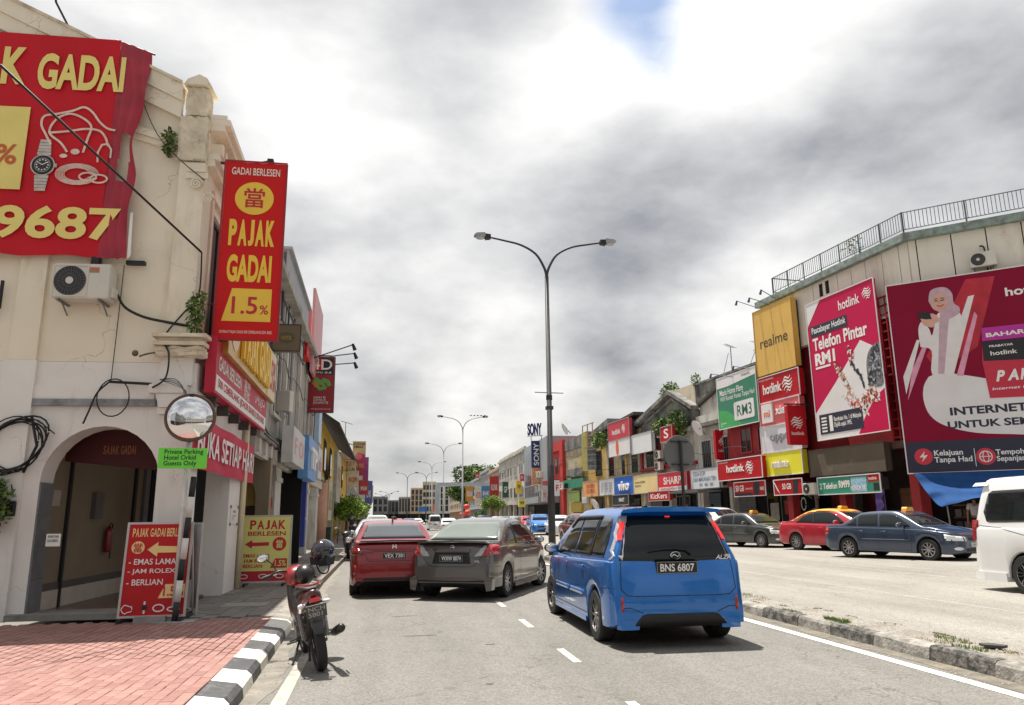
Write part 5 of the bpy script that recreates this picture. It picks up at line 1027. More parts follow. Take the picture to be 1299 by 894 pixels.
# trees -------------------------------------------------------------
bark=M('bark',(.14,.11,.08),.95,.25,8,.8,20)
def tree(name,label,x,y,z0,H,cr,n,size,seed,mats=leafm,cz=None,trunk=.12,group=None,clumps=9,squash=.8):
    g=thing(name,label,'tree',at(x,y,z0),group); rnd=random.Random(seed); m_=MB(); cz=cz or H-cr*.8
    m_.tube([(0,0,0),(.03*H*.2,0,H*.3),(0,.02,cz)],[trunk,trunk*.8,trunk*.5],8); cl=MB(); 
    for k in range(clumps):
        a=k*2.4; rr=cr*(.25+.65*((k*.618)%1)); c=(rr*math.cos(a),rr*math.sin(a),cz+cr*squash*(rnd.uniform(-.55,.62))*(1-.35*rr/cr)); r=cr*rnd.uniform(.34,.5)
        m_.tube([(0,0,cz*.75),(c[0]*.5,c[1]*.5,(cz*.75+c[2])/2+.05*H),c],[trunk*.45,trunk*.3,trunk*.12],5)
        q=leaves(c,(r,r,r*.8),n//clumps,size,seed*31+k); o=len(cl.v); cl.v+=q.v; cl.f+=[tuple(i+o for i in f) for f in q.f]; cl.m+=q.m
    m_.build('trunk',bark,g,True); cl.build('crown',mats,g); return g
bright=[M('leaf_lime_dark',(.07,.14,.018),.7,.3,5),M('leaf_lime',(.20,.32,.035),.6,.25,5),M('leaf_lime_pale',(.34,.42,.05),.55,.2,5)]
tree('street_tree','small round bright green tree on the left pavement under the TOY SUN sign',-2.55,54,.14,3.25,1.3,8000,.15,21,bright,2.05,.09,clumps=18)
tree('street_tree','smaller pale green tree just beyond the round one on the left pavement',-2.2,66,.14,3.0,.95,2600,.15,22,bright,2.2,.07,clumps=9)
# little stall on the left pavement
g=thing('stall_table','small tan topped stall table on the left pavement before the street tree','table',at(-2.95,46,.14)); MB().poly([(-.4,-.4),(.45,-.3),(.35,.4),(-.4,.4)],.80,.86,'z').build('top',M('stall_tan',(.50,.38,.24),.7,.1),g)
for sx,sy in ((-.33,-.3),(.33,-.22),(.3,.3),(-.33,.3)): B('leg',M('old_steel',(.07,.06,.055)),g,(sx-.03,sx+.03,sy-.03,sy+.03,0,.79))
g=thing('rubbish_bin','dark green bin at the corner of the yellow shophouse','bin',at(-3.24,44,.14)); m_=MB(); m_.poly([(-.35,-.3),(.35,-.3),(.35,.3),(-.35,.3)],0,.85,'z'); m_.build('bin_body',M('bin_green',(.03,.06,.04),.6,.2),g); B('lid',M('bin_green',(.03,.06,.04)),g,(-.38,.38,-.33,.33,.853,.93))
# ------------------------------------------------------------------ things on the left pavement
# mirror pole and sign
pw=M('pole_white',(.66,.66,.62),.5,.08,5,dirt=.2); pl=thing('striped_pole','leaning black and white striped pole carrying the green parking sign','pole',at(-2.79,11.48,.13))
top=(.02,0,1.98)
for k in range(7):
    a=k*.283; b=(k+1)*.283; 
    MB().tube([(.055*a,0,a),(.055*b,0,b-.001)],.042,12).build('pole_band',blackp if k in(0,2,4,6) else pw,pl,True)
ws=thing('parking_sign','bright green sign reading Private Parking Hotel Orkid Guests Only','sign',at(-2.83,11.36,0,-4)); zz0,zz1=2.22,2.51
gs=M('sign_neon_green',(.16,.72,.06),.5,.03); m_=MB(); m_.poly([(-.33,zz0),(.335,zz0-.005),(.335,zz1-.01),(-.33,zz1)],0,.012); o=m_.build('board',gs,ws)
text(ws,'Private Parking\nHotel Orkid\nGuests Only',-.25,.28,zz0+.02,zz1-.025,blackp,-.004,.02)
mp=thing('convex_mirror','round convex traffic mirror in a brown rim on a white post','mirror',at(-2.79,11.45,2.95,6)); r=.335
m_=MB(); m_.lathe([(.001,-.075)]+[(r*.96*math.sin(R(t)*1),-.075+.075*(1-math.cos(R(t)))) for t in range(8,91,8)],48); mir=M('mirror_silver',(.82,.82,.82),.02,0,metal=1.); m_.build('mirror_face',mir,mp,True)
m_=MB(); m_.lathe([(r*.94,-.01),(r*.97,-.03),(r*1.03,-.02),(r*1.05,.01),(r*1.0,.03),(0.001,.05)],48); m_.build('rim',M('rim_brown',(.13,.065,.045),.5,.15),mp,True); B('clip',blackp,mp,(-.03,.03,-.035,-.02,r*.93,r*1.0))
MB().tube([(.0,.09,-.35),(-.02,.09,-2.6)],.035,12).build('post',pw,mp,True); MB().tube([(0,.09,-.36),(0,.06,0)],.025,8).build('bracket',steel,mp)
B('foot_plate',M('foot_concrete',(.30,.28,.27),.9,.2),pl,(-.25,.27,-.16,.2,.021,.032))
# red A board
ab=thing('pavement_sign','red pavement board with a yellow arrow, EMAS LAMA, JAM ROLEX and BERLIAN','sign',at(-3.12,11.72,.15,3)); w,h=.405,1.22; th=R(6)
Tb=Matrix.Rotation(-th,4,'X'); fr_=M('board_frame_alu',(.50,.48,.46),.4,.1,metal=.5)
def tb(o): o.matrix_parent_inverse=Matrix.Identity(4); o.rotation_euler=(-th,0,0); o.location=(0,-.18,.09); return o
face=tb(MB().box(-w,w,0,.03,0,h).build('board',M('board_red',(.48,.018,.022),.5,.06,2,spec=.2),ab))
for b_ in ((-w-.03,-w,-.008,.04,-.03,h+.03),(w,w+.03,-.008,.04,-.03,h+.03),(-w,w,-.008,.04,h,h+.03),(-w,w,-.008,.04,-.03,0)): B('board_frame',fr_,face,b_)
yl=M('board_yellow',(.80,.60,.25),.5,.05)
text(face,'PAJAK GADAI BERLESEN',-w*.88,w*.94,h*.86,h*.955,yl,-.004,.03); disc('emblem_disc',yl,face,-w*.66,h*.74,.085,None,-.003); text(face,'當',-w*.8,-w*.52,h*.685,h*.79,redp,-.009,.02)
shape('arrow',yl,face,[(-w*.35,h*.715),(-w*.02,h*.80),(-w*.02,h*.755),(w*.95,h*.745),(w*.95,h*.68),(-w*.02,h*.68),(-w*.02,h*.635)],-.003)
for t_,z in (('- EMAS LAMA',.55),('- JAM ROLEX',.44),('- BERLIAN',.325)): text(face,t_,-w*.9,w*(.62 if z>.33 else .25),h*z,h*(z+.065),whitep,-.004,.02)
shape('rate_panel',yl,face,[(w*.15,h*.18),(w*.98,h*.18),(w*.98,h*.33),(w*.35,h*.33)],-.003); text(face,'1.5%',w*.3,w*.95,h*.2,h*.31,redp,-.009,.03)
line('jewel_print',whitep,face,[(-w*.8+.07*math.cos(t*.5),h*.07+.05*math.sin(t*.5)+.01*math.sin(t*2)) for t in range(13)],.012,-.004); disc('watch_print',blackp,face,-w*.25,h*.085,.035,None,-.006); B('watch_print',whitep,face,(-w*.25-.012,-w*.25+.012,-.005,-.003,h*.02,h*.15)); line('ring_print',whitep,face,[(w*.2+.07*math.cos(t*.5),h*.075+.045*math.sin(t*.5)) for t in range(14)],.016,-.004); line('ring_print',whitep,face,[(w*.68+.08*math.cos(t*.5),h*.06+.03*math.sin(t*.5)) for t in range(14)],.016,-.004)
for s in (-1,1):
    MB().tube([(s*w,.02,h+.08),(s*(w+.0),.55,.02)],.016,6).build('rear_leg',fr_,ab); MB().box(s*(w-.02)-.025,s*(w-.02)+.025,-.32,.6,.0,.05).build('foot',blackp,ab)
B('back_sheet',M('board_back',(.40,.40,.40),.6,.1),ab,(-w+.03,w-.03,.50,.515,.12,.5)); B('weight_block',M('foot_concrete',(.30,.28,.27)),ab,(-.2,.2,-.3,-.1,.0,.085)) 
# the second leaf of the A board, seen edge-on
s2=thing('folded_board','pale framed board leaning behind the red pavement board and the striped pole','sign',at(-2.93,12.69,.15,-62)); B('sheet',M('board_back',(.40,.40,.40)),s2,(0,.5,0,.01,.08,1.28)); B('frame',fr_,s2,(-.03,0,-.01,.02,.0,1.32),(.5,.53,-.01,.02,0,1.32),(0,.5,-.01,.02,1.285,1.32))
# yellow A board
yb2=thing('pavement_sign','yellow green pavement board reading PAJAK BERLESEN with a red arrow','sign',at(-2.45,17.15,.15,2)); w,h=.485,1.32; lime=M('board_lime',(.72,.72,.22),.45,.04,2)
face=MB().box(-w,w,0,.03,0,h).build('board',lime,yb2); face.location=(0,-.1,.10); face.rotation_euler=(-R(5),0,0)
for b_ in ((-w-.03,-w,-.008,.04,-.03,h+.03),(w,w+.03,-.008,.04,-.03,h+.03),(-w,w,-.008,.04,h,h+.03),(-w,w,-.008,.04,-.03,0)): B('board_frame',fr_,face,b_)
text(face,'PAJAK',-w*.72,w*.78,h*.80,h*.945,redp,-.004,.045); text(face,'BERLESEN',-w*.78,w*.80,h*.70,h*.77,redp,-.004,.045); shape('arrow',redp,face,[(-w*.88,h*.57),(-w*.58,h*.635),(-w*.58,h*.595),(w*.12,h*.60),(w*.12,h*.545),(-w*.58,h*.54),(-w*.58,h*.505)],-.003)
disc('emblem_disc',redp,face,w*.56,h*.57,.14,None,-.003); text(face,'當',w*.42,w*.70,h*.505,h*.635,lime,-.009,.03)
for t_,z,u in (('EMAS LAMA',.365,.18),('JAM ROLEX',.285,.18),('BERLIAN',.205,-.1)): text(face,t_,-w*.9,w*u,h*z,h*(z+.055),redp,-.004,.045)
shape('rate_panel',redp,face,[(w*.22,h*.20),(w*.92,h*.20),(w*.92,h*.345),(w*.42,h*.345)],-.003); text(face,'1.5%',w*.42,w*.88,h*.225,h*.32,lime,-.009,.03); B('red_strip',redp,face,(-w,w,-.005,-.001,0,h*.155))
for cx in (-.3,.02,.3): line('jewel_print',whitep,face,[(cx*1.2-.05+.08*math.cos(t*.5),h*.075+.04*math.sin(t*.5)) for t in range(13)],.016,-.008)
for s in (-1,1): MB().tube([(s*w,.02,h+.05),(s*w,.5,.0)],.016,6).build('rear_leg',fr_,yb2); MB().box(s*(w-.1)-.02,s*(w-.1)+.02,-.2,.5,0,.05).build('foot',blackp,yb2)
# ------------------------------------------------------------------ right side: corner building with the big billboards
clad=M('cladding_cream',(.74,.70,.60),.8,.05,1.2,.1,20,dirt=.28,dcol=(.38,.30,.22),dscale=.9,streak=6,crack=.3); cop=M('coping_green',(.24,.31,.28),.9,.25,4,.5,20,dirt=.6,dcol=(.12,.11,.10),dscale=3)
redw=M('red_wall',(.30,.018,.022),.7,.12,2,dirt=.25,dcol=(.10,.02,.02)); 
CB=thing('corner_building','cream panelled three storey corner building with rooftop railing and big billboards','building',fr('RA'))
ang=math.atan2(-.664,.748)-math.atan2(-.994,.106)   # bend of the facade at the corner
c11=11.05
def RCm(s,out,z): # matrix of the second facade inside the building frame
    return Matrix.Translation((c11,0,0))@Matrix.Rotation(ang,4,'Z')@Matrix.Translation((s,-out,z))
HB=12.0; ZB=4.3
core=[(.9,.35),(c11-.2,.35),(c11-.1+9*math.cos(ang)+.35,.35+9*math.sin(ang)),(18,12),(.9,12)]
MB().poly([(a,b) for a,b in core],ZB,HB,'z').build('wall',redw,CB)
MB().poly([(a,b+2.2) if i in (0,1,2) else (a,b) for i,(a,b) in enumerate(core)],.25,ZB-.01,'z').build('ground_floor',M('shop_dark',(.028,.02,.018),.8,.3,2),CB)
MB().poly([(4.3,-.15),(c11+.1,-.15),(c11+9*math.cos(ang),-.15+9*math.sin(ang)),(c11+9*math.cos(ang),.34+9*math.sin(ang)),(c11-.2,.34),(4.3,.34)],ZB-.3,ZB-.02,'z').build('canopy_slab',M('slab_dark',(.09,.05,.045),.8,.2),CB)
js=[2.3,3.71,5.21,6.91,7.8,8.67,9.64,10.56,11.04]; js=[.95,1.6]+js
for a,b in zip(js,js[1:]): 
    if b-a>.06: B('cladding_panel',clad,CB,(a+.02,b-.02,-.02,.33,9.3 if a<8.9 else 10.2,HB-.002))
jc=[0,0.29,1.49,2.63,3.76,7,8.6]
for a,b in zip(jc,jc[1:]):
    o=B('cladding_panel',clad,CB,(a+.02,b-.02,-.02,.30,9.3,HB-.002)); o.matrix_local=RCm(0,0,0)
for q in ((5.77,11.57),(6.21,11.59)): B('vent_hole',dark,CB,(q[0]-.12,q[0]+.12,-.025,-.018,q[1]-.3,q[1]+.3))
MB().poly([(.9,-.30),(c11+.12,-.30),(c11+9*math.cos(ang),-.30+9*math.sin(ang)),(c11+9*math.cos(ang),.6+9*math.sin(ang)),(c11-.3,.7),(.9,.7)],HB,HB+.30,'z').build('coping',cop,CB)
# rooftop railing: rails plus each baluster
rl=M('railing_green_grey',(.10,.135,.14),.6,.2,8); RG=thing('roof_railing','dark metal railing along the roof edge of the cream corner building','railing',fr('RA')); z0,z1=HB+.30,13.18
def rail_run(P,Q,n,posts):
    P=Vector(P);Q=Vector(Q)
    for z,r in ((z0+.16,.022),(z1,.028)): MB().tube([P+Vector((0,0,z)),Q+Vector((0,0,z))],r,5).build('rail',rl,RG)
    mb=MB().tube([(0,0,z0+.16),(0,0,z1)],.012,4); pr=mb.build('baluster',rl,RG)
    for k in range(n):
        p=P.lerp(Q,(k+.5)/n); o=pr if k==0 else pr.copy()
        if k: COL.objects.link(o); o.parent=RG
        o.location=p
    for k in range(posts+1):
        p=P.lerp(Q,k/posts); MB().tube([p+Vector((0,0,z0)),p+Vector((0,0,z1+.02))],.032,5).build('post',rl,RG)
rail_run((2.4,-.18,0),(c11+.07,-.18,0),64,7); e_=Vector((c11+.07+8.6*math.cos(ang),-.18+8.6*math.sin(ang),0)); rail_run((c11+.07,-.18,0),e_,64,4); rail_run((2.4,-.18,0),(2.4,4,0),14,2)
plant('roof_plant','small weeds growing through the roof railing above the tall red billboard',fr('RA',8.2,-.1,HB+.35),(0,-.2,.45),(.75,.2,.4),80,.12,5,31)
g=acunit(fr('RC',2.02,.05,10.42),'air conditioner mounted above the huge billboard on the cream cladding',1.)
wire('wall_pipe','black pipe running down the cream cladding above the huge billboard',fr('RC'),[(2.38,-.1,11.3),(2.51,-.14,11.2),(2.53,-.12,10.6),(2.52,-.1,10.2)],.03)
# red lattice screen of blocks
LT=thing('lattice_screen','red breeze block lattice wall between the tall billboard and the huge billboard','screen',fr('RA')); lm_=M('lattice_red',(.36,.02,.03),.7,.15,3)
B('backing',M('lattice_dark',(.03,.004,.006),.9,.1),LT,(9.0,11.04,.20,.34,3.6,10.25))
x0=9.15
for i in range(6): B('lattice_post',lm_,LT,(x0+i*.36,x0+i*.36+.07,-.05,.19,4.3,10.2))
for j in range(17): B('lattice_bar',lm_,LT,(x0-.02,x0+1.87,-.03,.18,4.4+j*.36,4.4+j*.36+.07))
def bb(name,label,pl,s0,s1,z0,z1,mat,out=.55,th=.12,cat='billboard',edge=None,group=None):
    g=thing(name,label,cat,fr(pl,s0,out,z0),group); w=s1-s0; h=z1-z0; B('panel',mat,g,(0,w,0,th,0,h)); ed=edge or M('frame_white',(.7,.7,.7),.5,.05)
    for b_ in ((-.04,w+.04,-.02,.02,h,h+.04),(-.04,w+.04,-.02,.02,-.04,0),(-.04,-.001,-.02,.02,0,h),(w+.001,w+.04,-.02,.02,0,h)): B('frame',ed,g,b_)
    if cat=='billboard':
        for k in range(4): B('support_bar',M('support_dark',(.03,.025,.025),.8,.1),g,(.3,w-.3,th+.002,th+.06,h*(.15+.22*k),h*(.15+.22*k)+.06))
    else: B('support_frame',M('support_dark',(.03,.025,.025),.8,.1),g,(.1,w-.1,th+.002,min(.5,out-.05) if out>.25 else th+.02,.1,h-.1))
    return g,w,h
mag=M('billboard_magenta_red',(.52,.008,.07),.45,.06,.7,spec=.2); wine=M('billboard_wine',(.23,.006,.032),.55,.10,.6,spec=.15); navy=M('print_navy',(.018,.02,.045),.5,.05); offw=M('billboard_white',(.72,.70,.70),.5,.05,1)
# tall red billboard
TS0=5.34; TS1=9.9-.25
g,w,h=bb('tall_billboard','tall red and white billboard reading Telefon Pintar RM1','RA',TS0,TS1,4.7,10.9,mag,.6)
def q_(*l): return [(w*l[i],h*l[i+1]) for i in range(0,len(l),2)]
shape('white_field',offw,g,q_(0,.19,.0,.0,.62,.0,.70,.10,.86,.22,1,.25,1,.52,.75,.62,.35,.38,.0,.19),-.003); shape('corner_white',offw,g,q_(0,.83,.23,1,0,1),-.003)
shape('red_sweep',mag,g,q_(.60,0,.70,.10,.86,.22,1,.27,1,0),-.007)
bshape('grey_building_print',M('print_grey_city',(.16,.16,.17),.6,.6,9),g,q_(.80,.30,.80,.44,.84,.52,.92,.56,1.0,.55,1.0,.30),-.010); 
def confetti(g,nm,mats,path,rad,n,size,seed,y):
    """busy photographic print: many small flat flecks along a path"""
    rnd=random.Random(seed); ms=[MB() for _ in mats]
    for i in range(n):
        t=rnd.random()*(len(path)-1); k=int(t); u=t-k; cx=path[k][0]+(path[k+1][0]-path[k][0])*u+rnd.gauss(0,rad); cz=path[k][1]+(path[k+1][1]-path[k][1])*u+rnd.gauss(0,rad); s_=size*rnd.uniform(.4,1.5); a0=rnd.uniform(0,6.28)
        ms[rnd.randrange(len(mats))].poly([(cx+s_*math.cos(a0+q*1.5708)*(1 if q%2 else .45),cz+s_*math.sin(a0+q*1.5708)*(1 if q%2 else .45)) for q in range(4)],y-.002-i*.00002,y)
    for m_,mt in zip(ms,mats): stuff(m_.build(nm,mt,g))
br_=M('print_umber',(.10,.04,.03),.6,.2,8); fl_=M('print_flesh',(.50,.26,.17),.6,.2,8); wh_=M('print_splash',(.75,.72,.70),.6,.1,12)
confetti(g,'figure_print',[br_,fl_,fl_,wh_],[(w*.37,h*.50),(w*.46,h*.42),(w*.50,h*.33),(w*.58,h*.27)],.06,150,.09,3,-.012)
confetti(g,'figure_print',[fl_,fl_,wh_,redp,br_],[(w*.60,h*.22),(w*.70,h*.20),(w*.82,h*.26),(w*.90,h*.22)],.11,190,.10,4,-.012)
confetti(g,'splash_print',[wh_,wh_,fl_],[(w*.48,h*.28),(w*.60,h*.20),(w*.74,h*.14)],.10,120,.08,5,-.010)
confetti(g,'dancer_print',[redp,wh_,br_],[(w*.57,h*.60),(w*.62,h*.55),(w*.60,h*.49)],.05,60,.08,6,-.012); confetti(g,'dancer_print',[blackp,navy],[(w*.60,h*.49),(w*.63,h*.44),(w*.70,h*.40),(w*.74,h*.30)],.03,70,.08,7,-.012)
confetti(g,'building_print_detail',[blackp,M('print_grey_light',(.34,.35,.36),.6,.2,9),M('print_blue_dark',(.08,.10,.15),.6,.2,9)],[(w*.85,h*.33),(w*.89,h*.42),(w*.93,h*.53),(w*.95,h*.36)],.09,160,.10,8,-.016)
text(g,'hotlink',w*.50,w*.80,h*.87,h*.94,whitep,-.008,.03); swirl(g,w*.905,h*.915,.55,whitep,-.008)
shape('label_strip',navy,g,q_(.04,.745,.60,.745,.60,.825,.04,.825),-.005); text(g,'Pascabayar Hotlink',w*.06,w*.58,h*.755,h*.815,whitep,-.010,.03)
text(g,'Telefon Pintar',w*.06,w*.86,h*.655,h*.745,whitep,-.008,.055) if False else text(g,'Telefon Pintar',w*.06,w*.86,h*.64,h*.735,whitep,-.008,.055); text(g,'RM1',w*.07,w*.38,h*.53,h*.62,whitep,-.008,.07); B('underline',whitep,g,(w*.07,w*.30,-.009,-.004,h*.505,h*.52))
shape('label_strip',navy,g,q_(.05,.035,.68,.035,.68,.175,.05,.175),-.012); B('number_one',whitep,g,(w*.20,w*.25,-.018,-.014,h*.05,h*.16)); text(g,'Rangkaian No. 1 di Malaysia\nDipilih sejak 1995.',w*.27,w*.66,h*.065,h*.145,whitep,-.016,.03)
for k in range(5): B('tick_print',whitep,g,(w*.08,w*.16,-.018,-.014,h*(.05+.023*k),h*(.062+.023*k)))
# gold sign and the stack of phone shop signs
stk=lambda n,l,s0,s1,z0,z1,m_,out=.5,edge=None,th=.3:bb(n,l,'RA',s0,s1,z0,z1,m_,out,th,'sign',edge)
sd=M('support_dark',(.03,.025,.025),.8,.1)
g,w,h=stk('gold_sign','square gold sign with thin black realme lettering high on the corner building',.97,4.12,8.36,11.7,M('sign_gold_flat',(.68,.42,.09),.5,.06,1),edge=M('edge_gold',(.5,.3,.08),.5,.1)); text(g,'realme',w*.14,w*.86,h*.40,h*.56,M('print_brown_dark',(.05,.035,.02),.5,0),-.006,.01)
for k in range(1,4): B('panel_joint',M('joint_gold',(.45,.28,.07),.6,.1),g,(w*k/4-.006,w*k/4+.006,-.003,-.001,0,h))
g,w,h=stk('red_shop_sign','red hotlink sign directly under the square gold realme sign',.97,4.22,6.98,8.22,M('sign_hot_red',(.44,.010,.018),.5,.06,1,spec=.2)); text(g,'hotlink',w*.12,w*.58,h*.30,h*.70,whitep,-.006,.03,deep=.02); swirl(g,w*.73,h*.5,.85,whitep); text(g,'KEDAI BUTIK TELEKOMUNIKASI',w*.02,w*.4,h*.86,h*.93,pale_s,-.006,.01)
g,w,h=stk('pink_shop_sign','coral pink sign with an orange Mi square under the red hotlink sign',.9,4.1,5.80,6.92,M('sign_coral',(.72,.13,.14),.5,.06,1)); o=B('logo_square',offw,g,(w*.08,w*.36,-.08,-.002,h*.12,h*.94)); text(g,'mi',w*.14,w*.30,h*.36,h*.66,M('print_orange',(.75,.18,.02),.5,0),-.09,.04); text(g,'xiaomi',w*.42,w*.95,h*.4,h*.75,offw,-.01,.04,deep=.04)
g,w,h=stk('white_shop_sign','white oppo sign between the coral sign and the yellow realme sign',.84,4.0,4.50,5.74,M('sign_white',(.66,.66,.69),.45,.05,1)); text(g,'oppo',w*.25,w*.75,h*.30,h*.66,M('letters_grey',(.35,.35,.37),.4,0,metal=.5),-.02,.02,deep=.04)
g,w,h=stk('yellow_shop_sign','bright yellow realme sign at the bottom of the sign stack',.82,3.92,3.36,4.44,M('sign_lemon',(.80,.76,.04),.4,.04,1)); text(g,'realme',w*.26,w*.68,h*.32,h*.68,offw,-.02,.04,deep=.06)
sv=thing('hanging_shop_sign','red hotlink sign hung at a right angle in front of the coral and white signs','sign',at(18.17,32,4.62,0)); hotr=M('sign_hot_red',(.55,.02,.03)); w=.82;h=1.75; B('box',hotr,sv,(0,w,0,.3,0,h)); 
for b_ in ((-.03,w+.03,-.02,-.002,h,h+.04),(-.03,w+.03,-.02,-.002,-.04,0),(-.03,0,-.02,-.002,0,h),(w,w+.03,-.02,-.002,0,h)): B('frame',M('frame_red',(.30,.01,.015),.5,.05),sv,b_)
swirl(sv,w*.5,h*.56,.62,whitep); text(sv,'hotlink',w*.12,w*.88,h*.24,h*.33,whitep,-.006,.03); B('bracket',sd,sv,(-.1,w+.5,.12,.16,h+.08,h+.14))
# brown empty panel, green banner, small banners, tarpaulin
g,w,h=bb('blank_sign','blank dusty brown signboard between the tall billboard and the green banner','RA',4.46,9.1,3.16,4.28,M('panel_dusty_brown',(.105,.085,.06),.8,.12,1.5,dirt=.2,dcol=(.2,.17,.12)),.5,.3,'sign',M('frame_brown2',(.07,.05,.04),.7,.1))
gb=M('banner_green',(.03,.26,.17),.5,.08,.8); 
g,w,h=bb('green_banner','green phone banner reading 2 Telefon RM99 under the blank brown signboard','RA',5.15,8.92,2.34,3.03,gb,.7,.03,'banner',M('frame_white')); text(g,'2 Telefon',w*.03,w*.33,h*.30,h*.68,whitep,-.008,.05); text(g,'RM99',w*.36,w*.54,h*.32,h*.78,whitep,-.008,.05); shape('blue_print',M('print_lightblue',(.3,.5,.65),.5,.3,9),g,[(w*.56,h*.05),(w*.80,h*.05),(w*.80,h*.9),(w*.56,h*.9)],-.003); text(g,'HONOR X8',w*.55,w*.78,h*.15,h*.42,whitep,-.010,.04); shape('red_print',hotr,g,[(w*.82,h*.6),(w*.99,h*.6),(w*.99,h*.98),(w*.82,h*.98)],-.003); text(g,'hotlink',w*.84,w*.96,h*.7,h*.88,whitep,-.010,.02); shape('phone_print',blackp,g,[(w*.9,h*.08),(w*.98,h*.08),(w*.98,h*.5),(w*.9,h*.5)],-.003)
g,w,h=bb('small_banner','small red 50 GB banner under the long hotlink sign','RA',-1.78,1.0,2.45,3.14,hotr,.6,.03,'banner',M('frame_white')); text(g,'50 GB',w*.04,w*.32,h*.35,h*.8,whitep,-.008,.04); text(g,'Internet 5G',w*.38,w*.6,h*.45,h*.6,whitep,-.008,.02); shape('phone_print',blackp,g,[(w*.62,h*.05),(w*.80,h*.05),(w*.84,h*.95),(w*.64,h*.95)],-.004); text(g,'RM35',w*.84,w*.97,h*.35,h*.6,whitep,-.008,.03); shape('band_print',blackp,g,[(0,0),(w*.6,0),(w*.55,h*.22),(0,h*.22)],-.005)
g,w,h=bb('small_banner','small torn red 50 GB banner with a folded white corner under the yellow sign','RA',1.75,3.9,2.42,3.1,hotr,.6,.03,'banner',M('frame_white')); text(g,'50 GB',w*.30,w*.62,h*.35,h*.75,whitep,-.008,.04); shape('folded_corner',offw,g,[(-.05,h*.95),(.0,h*1.02),(w*.22,h*.05),(w*.12,h*.3)],-.02); shape('phone_print',blackp,g,[(w*.66,h*.05),(w*.84,h*.05),(w*.88,h*.95),(w*.70,h*.95)],-.004)
acunit(fr('RA',4.3,.5,2.35),'air conditioner beside the torn red banner on the corner building',.9)
# huge wine billboard on the chamfer
HX0,HZ0=-0.88,2.95; HX1=HX0+8.4; HZ1=10.17
g,w,h=bb('huge_billboard','huge wine red billboard with a woman in a headscarf and INTERNET UNTUK SEMUA lettering','RC',HX0,HX1,HZ0,HZ1,wine,.5)
BX,BZ=HX0,HZ0
def c_(px,pz): return (px-BX,pz-BZ)
def P(*l): return [c_(l[i],l[i+1]) for i in range(0,len(l),2)]
B('black_band',navy,g,(.02,w-.02,-.012,-.004,.02,4.07-BZ))
shape('glow_print',M('print_red_glow',(.45,.012,.03),.5,.3,1.5),g,P(1.78,10,2.7,9.96,1.85,7.4,0.5,6.67,0.18,7.25),-.003)
wf=[0.17,6.47,0.64,6.57,1.72,6.3,3.07,5.85,4.81,5.37,4.61,3.89,2.85,4.14,1.47,4.29,0.52,4.61,0.06,5.03,-0.09,5.6,-0.03,6.13]
wf=[c_(wf[i],wf[i+1]) for i in range(0,len(wf),2)]; wf=[p_ for p_ in wf if True]; bshape('white_field',offw,g,[(min(a,w-.25),b) for a,b in wf],-.004)
lil=M('print_lilac',(.52,.36,.42),.6,.12,4); skin_=M('print_skin',(.62,.36,.28),.6,.08,4); coat_=M('print_coat',(.74,.70,.69),.6,.06,3); pk=M('print_pink_stripe',(.68,.30,.42),.5,.2,3)
for i,pts in enumerate((((-0.67,6.56),(-0.07,7.92),(0.04,7.91),(-0.64,5.89)),((-0.35,6.77),(0.15,7.74),(0.24,7.61),(-0.61,5.65)),((0.61,6.54),(1.78,9.33),(1.98,9.36),(0.98,6.44)),((1.08,6.43),(1.91,8.73),(1.99,8.57),(1.28,6.38)))):
    shape('stripe_print',pk if i%2 else coat_,g,[c_(*p_) for p_ in pts],-.006-.001*i)
bshape('coat_print',coat_,g,[c_(*p_) for p_ in ((0.03,7.63),(0.03,8.31),(0.19,8.6),(0.38,8.32),(0.47,8.03),(0.69,8.77),(0.91,8.86),(1.15,8.76),(1.41,8.78),(1.48,8.5),(1.24,7.78),(0.94,6.5),(0.3,6.54),(0.38,7.44))],-.012)
shape('shirt_print',lil,g,[c_(*p_) for p_ in ((0.78,8.69),(1.09,8.65),(0.69,6.53),(0.49,6.55))],-.015)
hj=[(0.49,9.36),(0.58,9.72),(0.83,9.83),(1.12,9.78),(1.29,9.53),(1.3,9.16),(1.46,8.96),(1.4,8.72),(0.97,8.54),(0.81,8.69),(0.8,8.87),(0.61,9.03)]
bshape('scarf_print',lil,g,[c_(*p_) for p_ in hj],-.018); cx,cz=c_(0.85,9.27); disc('face_print',skin_,g,cx,cz,.26,.36,-.022)
line('brow_print',M('print_brown_dark',(.05,.035,.02)),g,[(cx-.16,cz+.12),(cx-.06,cz+.14)],.03,-.027); line('brow_print',M('print_brown_dark',(.05,.035,.02)),g,[(cx+.04,cz+.13),(cx+.16,cz+.12)],.03,-.027); line('eye_print',blackp,g,[(cx-.15,cz+.05),(cx-.06,cz+.05)],.035,-.027); line('eye_print',blackp,g,[(cx+.04,cz+.04),(cx+.15,cz+.05)],.035,-.027); line('mouth_print',M('print_lip',(.5,.08,.08),.5,0),g,[(cx-.10,cz-.13),(cx,cz-.18),(cx+.11,cz-.13)],.05,-.027); line('nose_print',M('print_skin_dark',(.45,.22,.16),.5,0),g,[(cx-.01,cz+.06),(cx-.03,cz-.04),(cx+.02,cz-.05)],.02,-.027)
